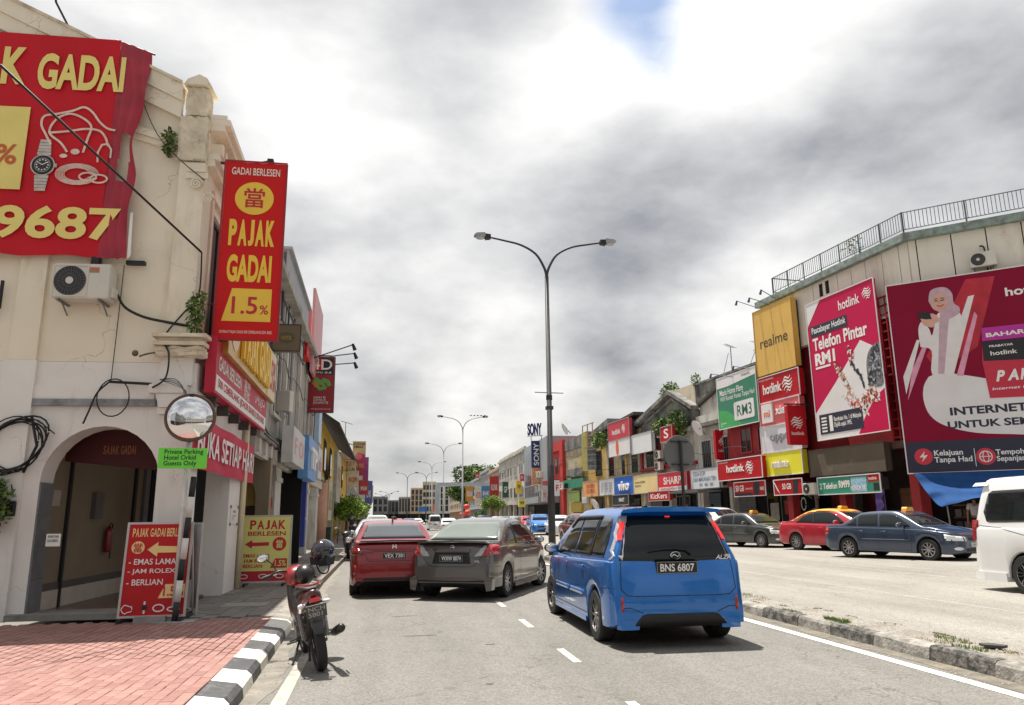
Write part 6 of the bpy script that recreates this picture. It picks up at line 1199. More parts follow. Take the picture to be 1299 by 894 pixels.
px_,pz_=c_(0.28,8.86); shape('phone_print',blackp,g,[(px_-.22,pz_+.12),(px_-.16,pz_-.14),(px_+.24,pz_-.22),(px_+.2,pz_+.06)],-.024); bshape('hand_print',skin_,g,[(px_-.14,pz_-.12),(px_-.05,pz_-.38),(px_+.16,pz_-.52),(px_+.28,pz_-.5),(px_+.3,pz_-.24),(px_+.05,pz_-.2)],-.022); bshape('hand_print',skin_,g,[(px_+.1,pz_-.2),(px_+.22,pz_+.0),(px_+.40,pz_-.08),(px_+.48,pz_-.3),(px_+.28,pz_-.38)],-.023)
def T(s,a,b,mat,y=-.010,bold=.04,**k):
    A=c_(*a); Bb=c_(*b); text(g,s,A[0],Bb[0],A[1],Bb[1],mat,y,bold,**k)
T('INTERNET',(0.71,4.97),(3.08,5.26),navy,-.010,.07); T('UNTUK SEMUA',(0.58,4.49),(3.81,4.76),navy,-.010,.07)
T('hotlink',(2.94,9.14),(4.48,9.46),whitep,-.010,.05)
cd=[(1.93,6.86),(2.01,7.5),(3.3,7.5),(5.07,7.54),(4.77,5.38),(3.04,5.46),(2.01,5.5)]
shape('card_print',M('print_card_red',(.52,.02,.05),.5,.05),g,[(min(c_(*p_)[0],w-.05),c_(*p_)[1]) for p_ in cd],-.016)
shape('card_top',blackp,g,[(min(c_(*p_)[0],w-.06),c_(*p_)[1]) for p_ in ((1.98,6.86),(2.01,7.56),(5.07,7.54),(4.95,6.67))],-.021); shape('magenta_tab',M('print_magenta',(.45,.02,.30),.5,.1),g,[(min(c_(*p_)[0],w-.06),c_(*p_)[1]) for p_ in ((2.02,7.59),(2.05,8.08),(5.14,8.03),(5.07,7.54))],-.021)
T('BAHARU',(2.16,7.71),(3.58,7.87),whitep,-.028,.06); T('PRABAYAR',(2.21,7.33),(2.94,7.41),whitep,-.028,.04); T('hotlink',(2.22,7.03),(3.03,7.19),whitep,-.028,.03); T('PAKEJ',(2.27,6.07),(3.86,6.47),whitep,-.028,.07,shear=.3); T('Internet Pas',(2.11,5.77),(3.37,5.87),whitep,-.028,.03,shear=.2)
for px_ in ((-0.32,3.53),(1.63,3.44)): 
    a,b=c_(*px_); disc('icon_disc',M('icon_red',(.60,.03,.06),.5,.05),g,a,b,.30,None,-.014)
a,b=c_(-0.32,3.53); shape('bolt_icon',whitep,g,[(a+.06,b+.2),(a-.14,b-.03),(a,b-.02),(a-.08,b-.2),(a+.14,b+.05),(a+.0,b+.04)],-.020)
a,b=c_(1.63,3.44); line('globe_icon',whitep,g,[(a+.19*math.cos(t*.35),b+.19*math.sin(t*.35)) for t in range(19)],.03,-.020); line('globe_icon',whitep,g,[(a+.09*math.cos(t*.35),b+.19*math.sin(t*.35)) for t in range(19)],.025,-.024); line('globe_icon',whitep,g,[(a-.19,b),(a+.19,b)],.025,-.030)
T('Kelajuan\nTanpa Had',(0.01,3.23),(1.21,3.74),whitep,-.016,.04); T('Tempoh\nSepanjang Masa',(1.94,3.2),(3.49,3.67),whitep,-.016,.04); a,b=c_(1.3,3.45); B('divider',whitep,g,(a-.01,a+.01,-.018,-.013,b-.35,b+.3))
# blue tarpaulin awning
tp=thing('tarpaulin','crumpled blue tarpaulin awning slung under the huge billboard','tarpaulin',fr('RC')); tm=M('tarp_blue',(.015,.065,.20),.8,.2,2,.4,5,spec=.15)
o=cloth(0,1,0,1,28,16,lambda u,v:0).build('sheet',tm,tp,True); me=o.data
xa,za=-0.7,2.85; xb,zb2=0.14,1.67
for i,v in enumerate(me.vertices):
    u=(i//17)/28; t=(i%17)/16   # t=1 top
    top_=Vector((xa+u*7.5,-.6,HZ0-.02)); bot=Vector((xb+u*6.8,-1.9-.3*math.sin(u*4),max(zb2+.0+.55*u**.4,1.7)))
    p=bot.lerp(top_,t); p.y-=.12*math.sin(u*22+t*3)*(1-abs(2*t-1))+.07*math.sin(t*14+u*9); p.z-=.16*math.sin(math.pi*t)+.05*math.sin(u*30+t*8)*(1-t); v.co=p
MB().tube([(xb+.2,-1.9,.4),(xb+.15,-1.85,zb2+.05)],.025,6).build('pole',steel,tp); MB().tube([(xb+4,-1.9,.4),(xb+4,-1.85,2.2)],.025,6).build('pole',steel,tp)
# shop clutter in the arcade
rc=thing('shop_column','dark red column at the corner of the corner building under the lattice','column',fr('RA',9.9,.2,.38)); B('shaft',redw,rc,(0,.45,0,.45,0,3.6))
for s,lab,mt in ((5.7,'dark red column beside the roller shutter',redw),(2.0,'dark red column under the yellow realme sign',redw)):
    rc=thing('shop_column',lab,'column',fr('RA',s,.1,.38)); B('shaft',mt,rc,(0,.4,0,.4,0,3.5))
sh2=thing('roller_shutter','closed dark red roller shutter behind the red and yellow taxi','shutter',fr('RA',2.6,-1.9,.38)); sm_=M('shutter_red',(.13,.015,.015),.6,.15,3)
for k in range(16): B('slat',sm_,sh2,(0,2.9,.0+.012*(k%2),.05,k*.16,k*.16+.15))
pc=thing('purple_poster','purple printed shop banner standing in the dark arcade behind the blue taxi','banner',fr('RA',7.05,-.6,.4)); B('sheet',M('print_purple',(.20,.14,.55),.5,.2,3),pc,(0,.55,0,.02,0,2.7)); shape('print',blackp,pc,[(.25,1.2),(.5,1.4),(.35,1.7),(.52,1.9),(.52,1.1)],-.004)
gl2=thing('shop_window','lit glass shop window with hanging goods behind the grey taxi','window',fr('RA',.6,-1.2,.4)); B('frame',M('win_frame_beige',(.30,.24,.18),.6,.1),gl2,(0,.12,0,.1,0,2.6),(1.7,1.85,0,.1,0,2.6),(.12,1.7,0,.1,2.45,2.6)); B('pane',glassm,gl2,(.12,1.7,.03,.05,0,2.45)); line('ring_print',offw,gl2,[(.8+.18*math.cos(t*.5),1.6+.3*math.sin(t*.5)) for t in range(13)],.06,.02)
for k,(s,mt,lab) in enumerate(((7.8,M('goods_brown',(.16,.08,.04),.7,.3,4),'tall brown cupboard in the arcade of the corner building'),(4.2,M('goods_grey',(.14,.14,.15),.7,.3,4),'grey metal cabinet in the arcade of the corner building'))):
    rc=thing('cupboard',lab,'cupboard',fr('RA',s,-1.2,.4)); B('case',mt,rc,(0,.9,0,.4,0,2.1)); B('door',mt,rc,(.03,.44,-.03,-.002,.05,2.05)); B('door',mt,rc,(.46,.87,-.03,-.002,.05,2.05))
for k in range(2):
    rc=thing('goods_shelf',['dark goods shelf behind the pole of the tarpaulin','dark goods shelf under the blue tarpaulin, next to the white van'][k],'shelf',fr('RC',xb+.2+k*1.5,-1.0,.4)); 
    for j in range(4): B('shelf_board',M('goods_brown',(.16,.08,.04)),rc,(0,1.1,0,.4,j*.45,j*.45+.04))
    for j in range(12): B('goods_box',[M('g1',(.12,.07,.04),.7,.3,4),M('g2',(.05,.05,.06),.7,.3,4),M('g3',(.18,.17,.15),.7,.2,4)][(j+k)%3],rc,(.05+(j%4)*.26,.25+(j%4)*.26,.05,.35,.045+(j//4)*.45,.32+(j//4)*.45))
# lamp arms over signs
for nm,lb,pts in (('sign_lamps','three thin lamp arms standing out above the square gold sign',((988,376,968,368,0),(978,384,953,378,.8),(973,392,937,382,1.5))),('sign_lamps','two black lamp arms over the green fibre sign',((957,468,920,464,0),(938,479,892,474,1)))):
    la=thing(nm,lb,'lamp',fr('RA'))
    from_=pts
    for k,(a,b,c,d,e) in enumerate(from_): pass
LA=[[((3.09,11.78),(2.75,12.4)),((2.68,11.65),(1.7,12.29)),((1.86,11.63),(0.55,12.45))],[((0.58,8.85),(-0.21,9.11)),((-0.86,8.65),(-2.5,9.12))]]
for la,pl_ in zip([o for o in bpy.data.objects if o.name.startswith('sign_lamps') and 'sign' in o['label'] and o['label'][:2] in ('th','tw') and 'street' not in o['label']],LA):
    for a,b in pl_:
        MB().tube([(a[0],-.3,a[1]),(b[0],-1.1,b[1])],.022,5).build('arm',M('lamp_blue_grey',(.06,.09,.14),.5,.1),la); MB().tube([(b[0],-1.1,b[1]+.02),(b[0]-.05,-1.15,b[1]-.22)],[.04,.07],6).build('lamp_head',M('lamp_blue_grey',(.06,.09,.14)),la)
# ------------------------------------------------------------------ right row of shophouses (frame RB)
# red house beside the corner building
HR=thing('red_shophouse','red shophouse between the white coffee shop and the sign stack','building',fr('RB'))
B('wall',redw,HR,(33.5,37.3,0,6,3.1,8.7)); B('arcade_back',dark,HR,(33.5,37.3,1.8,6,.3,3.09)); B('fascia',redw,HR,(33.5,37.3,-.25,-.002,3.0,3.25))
for a in (34.9,36.6): 
    o=B('window',M('window_frame_red',(.35,.03,.03),.6,.1),HR,(a-.08,a,-.06,-.002,4.75,5.95),(a+.95,a+1.03,-.06,-.002,4.75,5.95),(a-.08,a+1.03,-.06,-.002,5.951,6.03),(a-.08,a+1.03,-.06,-.002,4.67,4.749)); B('pane',glassm,o,(a,a+.95,-.02,-.003,4.75,5.95)); B('mullion',M('window_frame_red',(.35,.03,.03)),o,(a+.45,a+.5,-.04,-.021,4.75,5.95))
g,w,h=bb('fibre_sign','green and white home fibre sign with a white RM3 box','RB',33.55,37.5,6.12,8.92,M('sign_green_deep',(.025,.20,.115),.45,.1,.6),.5,.15,'sign'); shape('white_top',offw,g,[(0,h*.80),(w*.3,h*.80),(w,h*.87),(w,h),(0,h)],-.003); text(g,'maxis',w*.66,w*.86,h*.90,h*.96,blackp,-.008,.01); text(g,'Maxis Home Fibre',w*.07,w*.68,h*.64,h*.76,whitep,-.008,.02); text(g,'WiFi Rumah Pantas Tanpa Had',w*.07,w*.95,h*.50,h*.62,whitep,-.008,.01)
shape('hill_print',M('print_green_light',(.05,.36,.10),.5,.1),g,[(0,0),(w*.6,0),(w*.45,h*.18),(w*.25,h*.32),(0,h*.38)],-.003); shape('price_box',offw,g,rrect(w*.42,w*.92,h*.10,h*.45,.12),-.008); text(g,'RM3',w*.50,w*.86,h*.17,h*.38,M('print_green_dark',(.02,.12,.08),.5,0),-.014,.02); text(g,'Rangkaian\n5G',w*.05,w*.2,h*.04,h*.12,whitep,-.008,0)
g,w,h=bb('long_shop_sign','long red hotlink shop sign under the window of the red shophouse','RB',33.4,37.75,3.33,4.36,hotr,.7,.25,'sign'); text(g,'hotlink',w*.22,w*.62,h*.36,h*.74,whitep,-.006,.03,deep=.02); swirl(g,w*.74,h*.5,.75,whitep); text(g,'CAWANGAN JALAN',w*.02,w*.25,h*.86,h*.94,pale_s,-.006,.01)
sv=thing('hanging_shop_sign','red hotlink sign hung at a right angle left of the red shophouse window','sign',at(18.22,40,4.56)); w=.88;h=1.58; B('box',hotr,sv,(0,w,0,.35,0,h)); swirl(sv,w*.5,h*.58,.6,whitep); text(sv,'hotlink',w*.12,w*.88,h*.24,h*.34,whitep,-.006,.03)
for b_ in ((-.03,w+.03,-.02,-.002,h,h+.04),(-.03,w+.03,-.02,-.002,-.04,0),(-.03,0,-.02,-.002,0,h),(w,w+.03,-.02,-.002,0,h)): B('frame',M('frame_red',(.30,.01,.015)),sv,b_)
# white coffee shop house
blk=M('mould_black_plaster',(.25,.245,.225),.95,.2,1.5,.5,12,dirt=.75,dcol=(.035,.035,.033),dscale=1.0,streak=1.3); wag=M('white_aged_plaster',(.52,.50,.46),.9,.12,1.5,.3,20,dirt=.45,dcol=(.13,.12,.11),dscale=1.1,streak=2)
HW=thing('white_shophouse','aged white coffee shop house with barred windows and a sloping roof edge','building',fr('RB'))
B('wall',wag,HW,(29.9,33.48,0,6,3.1,7.3)); MB().poly([(29.9,7.302),(33.48,7.302),(33.48,8.9),(29.9,7.9)],.3,6).build('gable',wag,HW); B('eave',blk,HW,(29.9,33.48,-.45,-.002,6.55,6.75)); MB().poly([(29.7,7.9),(33.5,8.95),(33.5,9.1),(29.7,8.05)],.1,.6).build('roof_edge',M('roof_dark',(.06,.055,.05),.9,.2),HW)
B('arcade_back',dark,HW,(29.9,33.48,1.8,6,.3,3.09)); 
for a in (29.9,33.2): B('pillar',wag,HW,(a,a+.28,.02,.4,.3,3.09))
for a in (30.5,32.5):
    o=B('window',M('window_frame_pale',(.50,.49,.45)),HW,(a-.1,a,-.06,-.002,4.15,5.75),(a+1.1,a+1.2,-.06,-.002,4.15,5.75),(a-.1,a+1.2,-.06,-.002,5.751,5.87),(a-.1,a+1.2,-.08,-.002,4.05,4.149)) if a<32 else B('window',M('window_frame_pale',(.50,.49,.45)),HW,(a-.1,a+1.0,-.06,-.002,5.75,5.87),(a-.1,a,-.06,-.002,4.15,5.749)); ww=1.1 if a<32 else .98
    B('pane',glassm,o,(a,a+ww-.02,-.02,-.003,4.15,5.74))
    for k in range(5): B('bar',steel,o,(a+.1+k*.22,a+.12+k*.22,-.05,-.021,4.15,5.74))
g,w,h=bb('coffee_sign','white signboard reading KEDAI KOPI DAN MAKANAN on the coffee shop','RB',29.95,33.3,3.0,4.1,M('sign_white_blue',(.66,.68,.70),.5,.05,1),.6,.2,'sign',steel); text(g,'KEDAI KOPI\nDAN MAKANAN TIEH',w*.10,w*.90,h*.36,h*.88,M('print_blue_grey',(.10,.14,.26),.5,0),-.006,.015); text(g,'茶 餐 室',w*.3,w*.8,h*.10,h*.27,M('print_blue_grey',(.10,.14,.26)),-.006,0)
B('awning',M('awning_dark',(.10,.10,.10),.7,.2),HW,(29.9,33.4,-2.0,-.6,2.75,2.85)) 
# black pediment house
HP=thing('pediment_shophouse','mould blackened shophouse with a triangular pediment and plants on its roof','building',fr('RB'))
B('wall',wag,HP,(21.5,29.85,0,6,3.1,6.9)); MB().poly([(21.5,6.902),(29.85,6.902),(29.7,7.8),(26.9,9.05),(21.6,7.7)],.05,.6).build('pediment',blk,HP)
MB().poly([(21.2,7.75),(26.9,9.15),(30.0,7.75),(30.0,8.0),(26.9,9.42),(21.2,8.02)],-.35,.2).build('pediment_coping',blk,HP); MB().poly([(22.6,7.75),(26.9,8.78),(29.1,7.75),(29.1,7.9),(26.9,8.95),(22.6,7.9)],-.12,.04).build('pediment_moulding',blk,HP)
B('parapet',blk,HP,(24.3,33.8,3.0,3.4,6.9,10.25)); B('parapet_panel',wag,HP,(31.5,33.6,2.93,2.999,9.1,9.7)); B('stair_wall',M('cream_aged',(.56,.48,.36),.9,.1,1.5,dirt=.3,dcol=(.2,.18,.15),dscale=1.2),HP,(18.6,24.29,3.0,3.35,6.9,10.45)); B('parapet_cap',blk,HP,(24.2,33.9,2.9,3.5,10.252,10.38))
B('arcade_back',dark,HP,(21.5,29.85,1.8,6,.3,3.09)); B('ledge',wag,HP,(21.5,29.85,-.3,-.002,6.55,6.75)); B('red_trim',redw,HP,(21.5,29.8,-.15,-.001,4.5,4.7)); B('red_trim',redw,HP,(21.6,21.9,-.15,-.001,4.71,6.5)); B('red_trim',redw,HP,(24.5,24.8,-.15,-.001,4.71,6.5))
for a in (21.5,25.6,29.5): B('pillar',wag,HP,(a,a+.3,.02,.4,.3,3.09))
for a in (22.4,25.4,27.6):
    o=B('window',M('window_frame_pale',(.50,.49,.45)),HP,(a-.1,a,-.06,-.002,4.75,6.1),(a+1.3,a+1.4,-.06,-.002,4.75,6.1),(a-.1,a+1.4,-.06,-.002,6.101,6.2),(a-.1,a+1.4,-.06,-.002,4.701,4.749)); B('pane',glassm,o,(a,a+1.3,-.02,-.003,4.75,6.1)); B('mullion',steel,o,(a+.63,a+.67,-.04,-.021,4.75,6.1))
plant('roof_bush','green bush growing on the ledge in front of the blackened pediment',fr('RB'),(26.2,-.5,7.15),(1.1,.5,.55),1100,.20,5,41); plant('roof_bush','larger darker bush on the ledge at the right end of the blackened pediment',fr('RB'),(28.6,-.6,7.0),(.85,.5,.95),1100,.20,5,42); plant('roof_tree','small leafy tree sprouting behind the cream stair wall on the roof',fr('RB'),(19.2,3.6,10.6),(1.2,.6,.8),600,.22,5,43); plant('roof_weed','tuft of weeds on the top corner of the blackened parapet',fr('RB'),(24.3,3.1,10.7),(.4,.3,.45),160,.16,4,44)
acunit(fr('RB',24.9,.15,5.15),'upper air conditioner beside the window under the white signboard',.9,'air conditioners on the pediment shophouse'); acunit(fr('RB',24.8,.15,4.05+.35),'lower air conditioner just over the yellow ground floor sign',.95,'air conditioners on the pediment shophouse')
def rbs(name,label,s0,s1,z0,z1,mat,txt=None,tm_=None,fit=(.12,.88,.25,.75),out=.6,th=.25,bold=.03,deep=0.,cat='sign'):
    g,w,h=bb(name,label,'RB',s0,s1,z0,z1,mat,out,th,cat,M('edge_grey',(.35,.35,.35),.5,.1))
    if txt: text(g,txt,w*fit[0],w*fit[1],h*fit[2],h*fit[3],tm_ or whitep,-.006,bold,deep=deep)
    return g,w,h
rbs('blank_signboard','blank white signboard above the windows of the pediment shophouse',21.5,24.9,5.72,7.0,M('sign_white2',(.70,.71,.73),.5,.04,1),out=.7)
rbs('small_red_sign','small red sign with a white S above the blackened ledge',27.39,28.99,6.0,6.9,hotr,'S',fit=(.3,.7,.2,.85),out=1.2)
g,w,h=rbs('brand_sign','red and white SHARP signboard behind the grey road sign',25.4,29.4,3.02,4.12,M('sign_sharp_red',(.62,.02,.04),.45,.05,1),'SHARP',fit=(.2,.82,.36,.78),bold=.05); B('white_strip',offw,g,(.02,w-.02,-.004,-.001,0,h*.22)); text(g,'SHARP ELECTRONICS SERVICE',w*.1,w*.9,h*.05,h*.17,M('print_blue_grey',(.10,.14,.26)),-.008,.01)
rbs('pale_yellow_sign','pale yellow signboard between the VIVO and SHARP signboards',21.35,25.3,3.02,4.22,M('sign_pale_yellow',(.72,.58,.28),.5,.05,1),'www.mobile\nelectric',M('print_brown_dark',(.05,.035,.02)),(.05,.5,.35,.7),bold=.01)
g,w,h=rbs('vivo_sign','bright blue signboard with big white VIVO letters',17.75,21.25,3.02,4.3,M('sign_vivo_blue',(.01,.12,.55),.45,.05,1),'vivo',fit=(.22,.80,.22,.74),bold=.05,deep=.08)
rbs('small_red_sign','red KICKERS sign low in front of the pediment shophouse',24.47,27.54,2.45,3.0,hotr,'KicKers',fit=(.1,.9,.2,.8),out=.9,bold=.03); rbs('dark_sign','black sign low under the VIVO signboard',18.0,21.0,2.3,2.98,blackp,'SMART',fit=(.4,.75,.3,.7),out=.9)
# hotlink stack on the next house
CR=M('cream_shop_wall',(.50,.40,.22),.85,.12,1.5,dirt=.4,dcol=(.17,.14,.1),dscale=1.2,streak=2)
HN=thing('cream_shophouse','cream shophouse with stacked red and white phone signs left of the pediment','building',fr('RB'))
B('wall',CR,HN,(14.4,21.48,0,6,3.1,7.6)); MB().poly([(14.4,7.602),(21.48,7.602),(21.48,8.6),(14.4,8.0)],.1,6).build('roof_wall',blk,HN); MB().poly([(14.2,8.0),(21.6,8.55),(21.6,8.75),(14.2,8.2)],-.5,.3).build('roof_edge',M('roof_dark',(.06,.055,.05)),HN)
B('arcade_back',dark,HN,(14.4,21.48,1.8,6,.3,3.09))
for a in (14.4,17.6,21.1): B('pillar',CR,HN,(a,a+.35,.02,.4,.3,3.09))
for a in (15.2,17.9,19.8):
    o=B('window',M('window_frame_pale',(.50,.49,.45)),HN,(a-.1,a,-.06,-.002,4.55,6.1),(a+1.2,a+1.3,-.06,-.002,4.55,6.1),(a-.1,a+1.3,-.06,-.002,6.101,6.2)); B('pane',glassm,o,(a,a+1.2,-.02,-.003,4.55,6.1))
g,w,h=rbs('red_signboard','red hotlink signboard high on the cream shophouse',17.3,21.4,7.0,8.35,M('sign_hot_red2',(.50,.03,.05),.5,.1,1),'hotlink',fit=(.2,.6,.3,.6),out=.8); swirl(g,w*.75,h*.5,.7,whitep)
g,w,h=rbs('white_signboard','white signboard with an orange oval under the high red hotlink signboard',17.3,21.45,5.85,6.98,offw,out=.8); disc('oval',M('print_orange_red',(.70,.12,.04),.5,0),g,w*.42,h*.5,.28,.55,-.01)
sv=thing('hanging_shop_sign','gold yellow sign hung at a right angle under the orange oval','sign',at(17.5,54,4.41,8)); w=.95;h=1.72; B('box',M('sign_gold_flat',(.68,.42,.09)),sv,(0,w,0,.3,0,h)); disc('oval',offw,sv,w*.5,h*.25,.25,None,-.004); text(sv,'yes',w*.3,w*.7,h*.2,h*.3,blackp,-.010,.03)
sv=thing('hanging_shop_sign','red hotlink sign hung at a right angle above a black square sign','sign',at(17.73,60,5.43)); w=.98;h=1.75; B('box',hotr,sv,(0,w,0,.3,0,h)); swirl(sv,w*.5,h*.6,.65,whitep); text(sv,'hotlink',w*.12,w*.88,h*.22,h*.33,whitep,-.006,.03)
sv=thing('hanging_shop_sign','black square sign hung at a right angle under a red hotlink sign','sign',at(17.79,60,4.29+.03)); B('box',blackp,sv,(0,.9,0,.3,0,.98)); text(sv,'RADO',.35,.8,.42,.56,pale_s,-.006,.01); disc('emblem',pale_s,sv,.22,.5,.1,None,-.004)
g,w,h=rbs('list_signboard','white signboard full of small grey print left of the VIVO signboard',14.5,17.6,3.1,4.25,M('sign_white2',(.70,.71,.73))); 
for k in range(3): text(g,'SERVICE\nREPAIR\nPHONE\nSHOP',w*(.08+.3*k),w*(.30+.3*k),h*.15,h*.8,M('print_grey2',(.25,.25,.27),.5,0),-.006,.01)
# orange-yellow house
HO=thing('ochre_shophouse','ochre shophouse with a framed balcony and a big grey fabric poster','building',fr('RB')); oc=M('ochre_plaster',(.50,.33,.09),.85,.12,1.5,dirt=.4,dcol=(.17,.14,.1),dscale=1.2)
B('wall',oc,HO,(10.4,14.38,0,6,3.1,7.9)); MB().poly([(10.4,7.902),(14.38,7.902),(14.38,9.2),(10.4,8.5)],.3,6).build('roof_wall',blk,HO); B('arcade_back',dark,HO,(10.4,14.38,1.8,6,.3,3.09)); B('pillar',oc,HO,(10.4,10.8,.02,.4,.3,3.09),) ; B('pillar',oc,HO,(13.9,14.3,.02,.4,.3,3.09))
o=B('window',blackp,HO,(12.2,12.3,-.05,-.002,4.7,6.6),(13.5,13.6,-.05,-.002,4.7,6.6),(12.2,13.6,-.05,-.002,6.601,6.7)); B('pane',glassm,o,(12.3,13.5,-.02,-.003,4.7,6.6))
rbs('orange_signboard','orange signboard with red lettering left of the list signboard',10.5,14.1,3.1,4.3,M('sign_orange',(.72,.36,.12),.5,.06,1),'DIN XIN\nLELONG',redp,(.25,.8,.2,.8),bold=.04)
fm=M('frame_ochre',(.40,.25,.1),.7,.2)
bf=thing('balcony_frame','thin timber balcony frame on the ochre shophouse roof edge','frame',fr('RB')); 
for x in (11.6,12.8,14.0): B('post',fm,bf,(x,x+.07,-.9,-.83,6.9,8.9))
for z in (7.0,7.9,8.85): B('rail',fm,bf,(11.6,14.07,-.82,-.76,z,z+.06))
plant('climber','yellow green climber over the edge between the ochre and cream shophouses',fr('RB'),(15.2,-.7,7.4),(1.3,.5,.7),700,.22,4,45)
ps=thing('fabric_poster','large grey and yellow fabric poster slanting out from the ochre shophouse','banner',at(15.97,61,5.24,-22)); B('sheet',M('poster_grey',(.16,.17,.18),.6,.6,3),ps,(.45,1.7,0,.06,0,2.9)); B('side_strip',M('poster_yellow',(.60,.56,.22),.6,.1),ps,(0,.44,0,.06,-.1,3.0))
for k in range(6): line('print_line',M('poster_line',(.45,.46,.47),.5,0),ps,[(.5,.3+k*.45),(1.65,.05+k*.45+.3)],.05,-.004)
# green/cream decayed house and the bright red one
HD=thing('decayed_shophouse','decayed cream shophouse with a green shutter band and blackened roof','building',fr('RB')); dc=M('decayed_cream',(.46,.40,.27),.9,.15,1.5,dirt=.5,dcol=(.12,.11,.09),dscale=1.4)
B('wall',dc,HD,(4.2,10.38,0,6,1.2,7.4)); MB().poly([(4.2,7.402),(10.38,7.402),(10.38,8.6),(4.2,8.2)],-.1,6).build('roof_wall',blk,HD); B('black_ledge',blk,HD,(5.6,9.8,-.4,-.002,4.9,5.6)); B('green_band',M('green_shutter',(.03,.22,.13),.6,.15),HD,(4.4,10.2,-.45,-.405,3.95,4.7)); B('green_panel',M('lime_panel',(.32,.45,.12),.6,.1),HD,(5.9,8.6,-.3,-.21,2.75,3.7)); B('yellow_panel',M('mustard_panel',(.45,.33,.06),.6,.1),HD,(5.9,8.8,-.2,-.003,1.9,2.72)); B('white_patch',offw,HD,(9.0,10.2,-.2,-.003,2.6,3.8)); B('doorway',dark,HD,(6.2,8.8,-.02,-.003,.3,1.85)); B('yellow_screen',M('mustard_panel',(.45,.33,.06)),HD,(8.6,10.0,-.15,-.003,4.8,6.6))
HRD=thing('bright_red_shophouse','bright red two storey shophouse just right of the tall lamp post','building',fr('RB')); br=M('bright_red_wall',(.50,.035,.03),.7,.1,1.5,dirt=.2,dcol=(.2,.03,.03))
B('wall',br,HRD,(-.6,4.15,0,6,4.6,8.3)); B('parapet',br,HRD,(-.6,4.15,-.3,-.001,7.6,8.5)); B('side_pier',br,HRD,(3.2,4.15,-.3,-.001,.9,7.6)); B('ground_floor',dark,HRD,(-.6,3.19,.8,6,.3,4.59)); B('eave',redw,HRD,(-.6,3.2,-.9,-.31,4.5,4.9))
for a in (.9,2.1): o=B('window',M('window_dark_frame',(.06,.05,.04)),HRD,(a,a+.8,-.03,-.001,5.5,7.0)); B('pane',glassm,o,(a+.08,a+.72,-.04,-.031,5.58,6.92))
rbs('oval_sign','small white oval sign on a bracket at the foot of the bright red shophouse',5.11,6.28,3.9,4.5,offw,'E',hotr,(.3,.7,.2,.8),out=1.0,th=.1)
# aerials and dish
for k,(s,z,lb) in enumerate(((29.0,10.38,'tall television aerial on the blackened parapet'),(32.2,10.38,'low television aerial at the right end of the blackened parapet'))):
    g=thing('antenna',lb,'antenna',fr('RB',s,-3.2,z)); hh=1.6 if k==0 else 1.1; MB().tube([(0,0,0),(0,0,hh)],.03,5).build('mast',steel,g); MB().tube([(-.6,0,hh+.35 if k==0 else hh-.3),(.45,0,hh-.1)],.022,4).build('boom',steel,g); MB().tube([(-1.1,0,.0),(-.3,0,hh*.8)],.02,4).build('strut',steel,g)
    for q in range(4): MB().tube([(-.5+q*.28,-.25,hh+.25-q*.12),(-.5+q*.28,.25,hh+.25-q*.12)],.015,4).build('rod',steel,g)
for k,(px_,pz_,r_,lb) in enumerate(((6.14,9.28,.55,'white satellite dish on the roof of the decayed shophouse'),(31.2,6.48,.5,'small white satellite dish on the coffee shop wall'),(13.53,2.35,.6,'pale satellite dish low in front of the ochre shophouse'))):
    g=thing('satellite_dish',lb,'satellite dish',fr('RB',px_,.6,pz_)); m_=MB(); m_.lathe([(.001,.12),(r_*.5,.09),(r_*.85,.03),(r_,-.05),(r_*.98,-.03),(r_*.5,.12),(.001,.15)],20,Matrix.Rotation(R(25),4,'X')); m_.build('dish',offw,g,True); MB().tube([(0,.1,0),(0,.5,-.4)],.04,6).build('arm',steel,g)
# ------------------------------------------------------------------ unseen houses added behind the viewpoint to darken reflections in mirror, windows and paint
FR['BL']=(-12,-70,0,1); FR['BR']=(22.5,6,0,-1); FR['BE']=(40,-95,-1,0)
for pl,s0,s1,H,c,lb in (('BL',0,22,9,0,'added pale shophouse terrace, unseen far behind the viewpoint on the brick plaza side'),('BL',22.2,42,10.5,3,'added cream shophouse terrace, unseen behind the viewpoint on the brick plaza side'),('BL',42.2,60,8.5,1,'added grey shophouse terrace, unseen nearest behind the viewpoint on the brick plaza side'),('BR',0,22,10,2,'added tan shophouse terrace, unseen behind the viewpoint across the road'),('BR',22.2,50,11.5,1,'added grey shophouse terrace, unseen further behind the viewpoint across the road'),('BE',0,40,12,0,'added wide pale block, unseen, closing the road behind the viewpoint'),('BE',40.3,90,14,1,'added wide grey block, unseen, closing the road behind the viewpoint')):
    house('shophouse',lb,pl,s0,s1,H,cols[c],floors=2,nwin=int((s1-s0)/4))
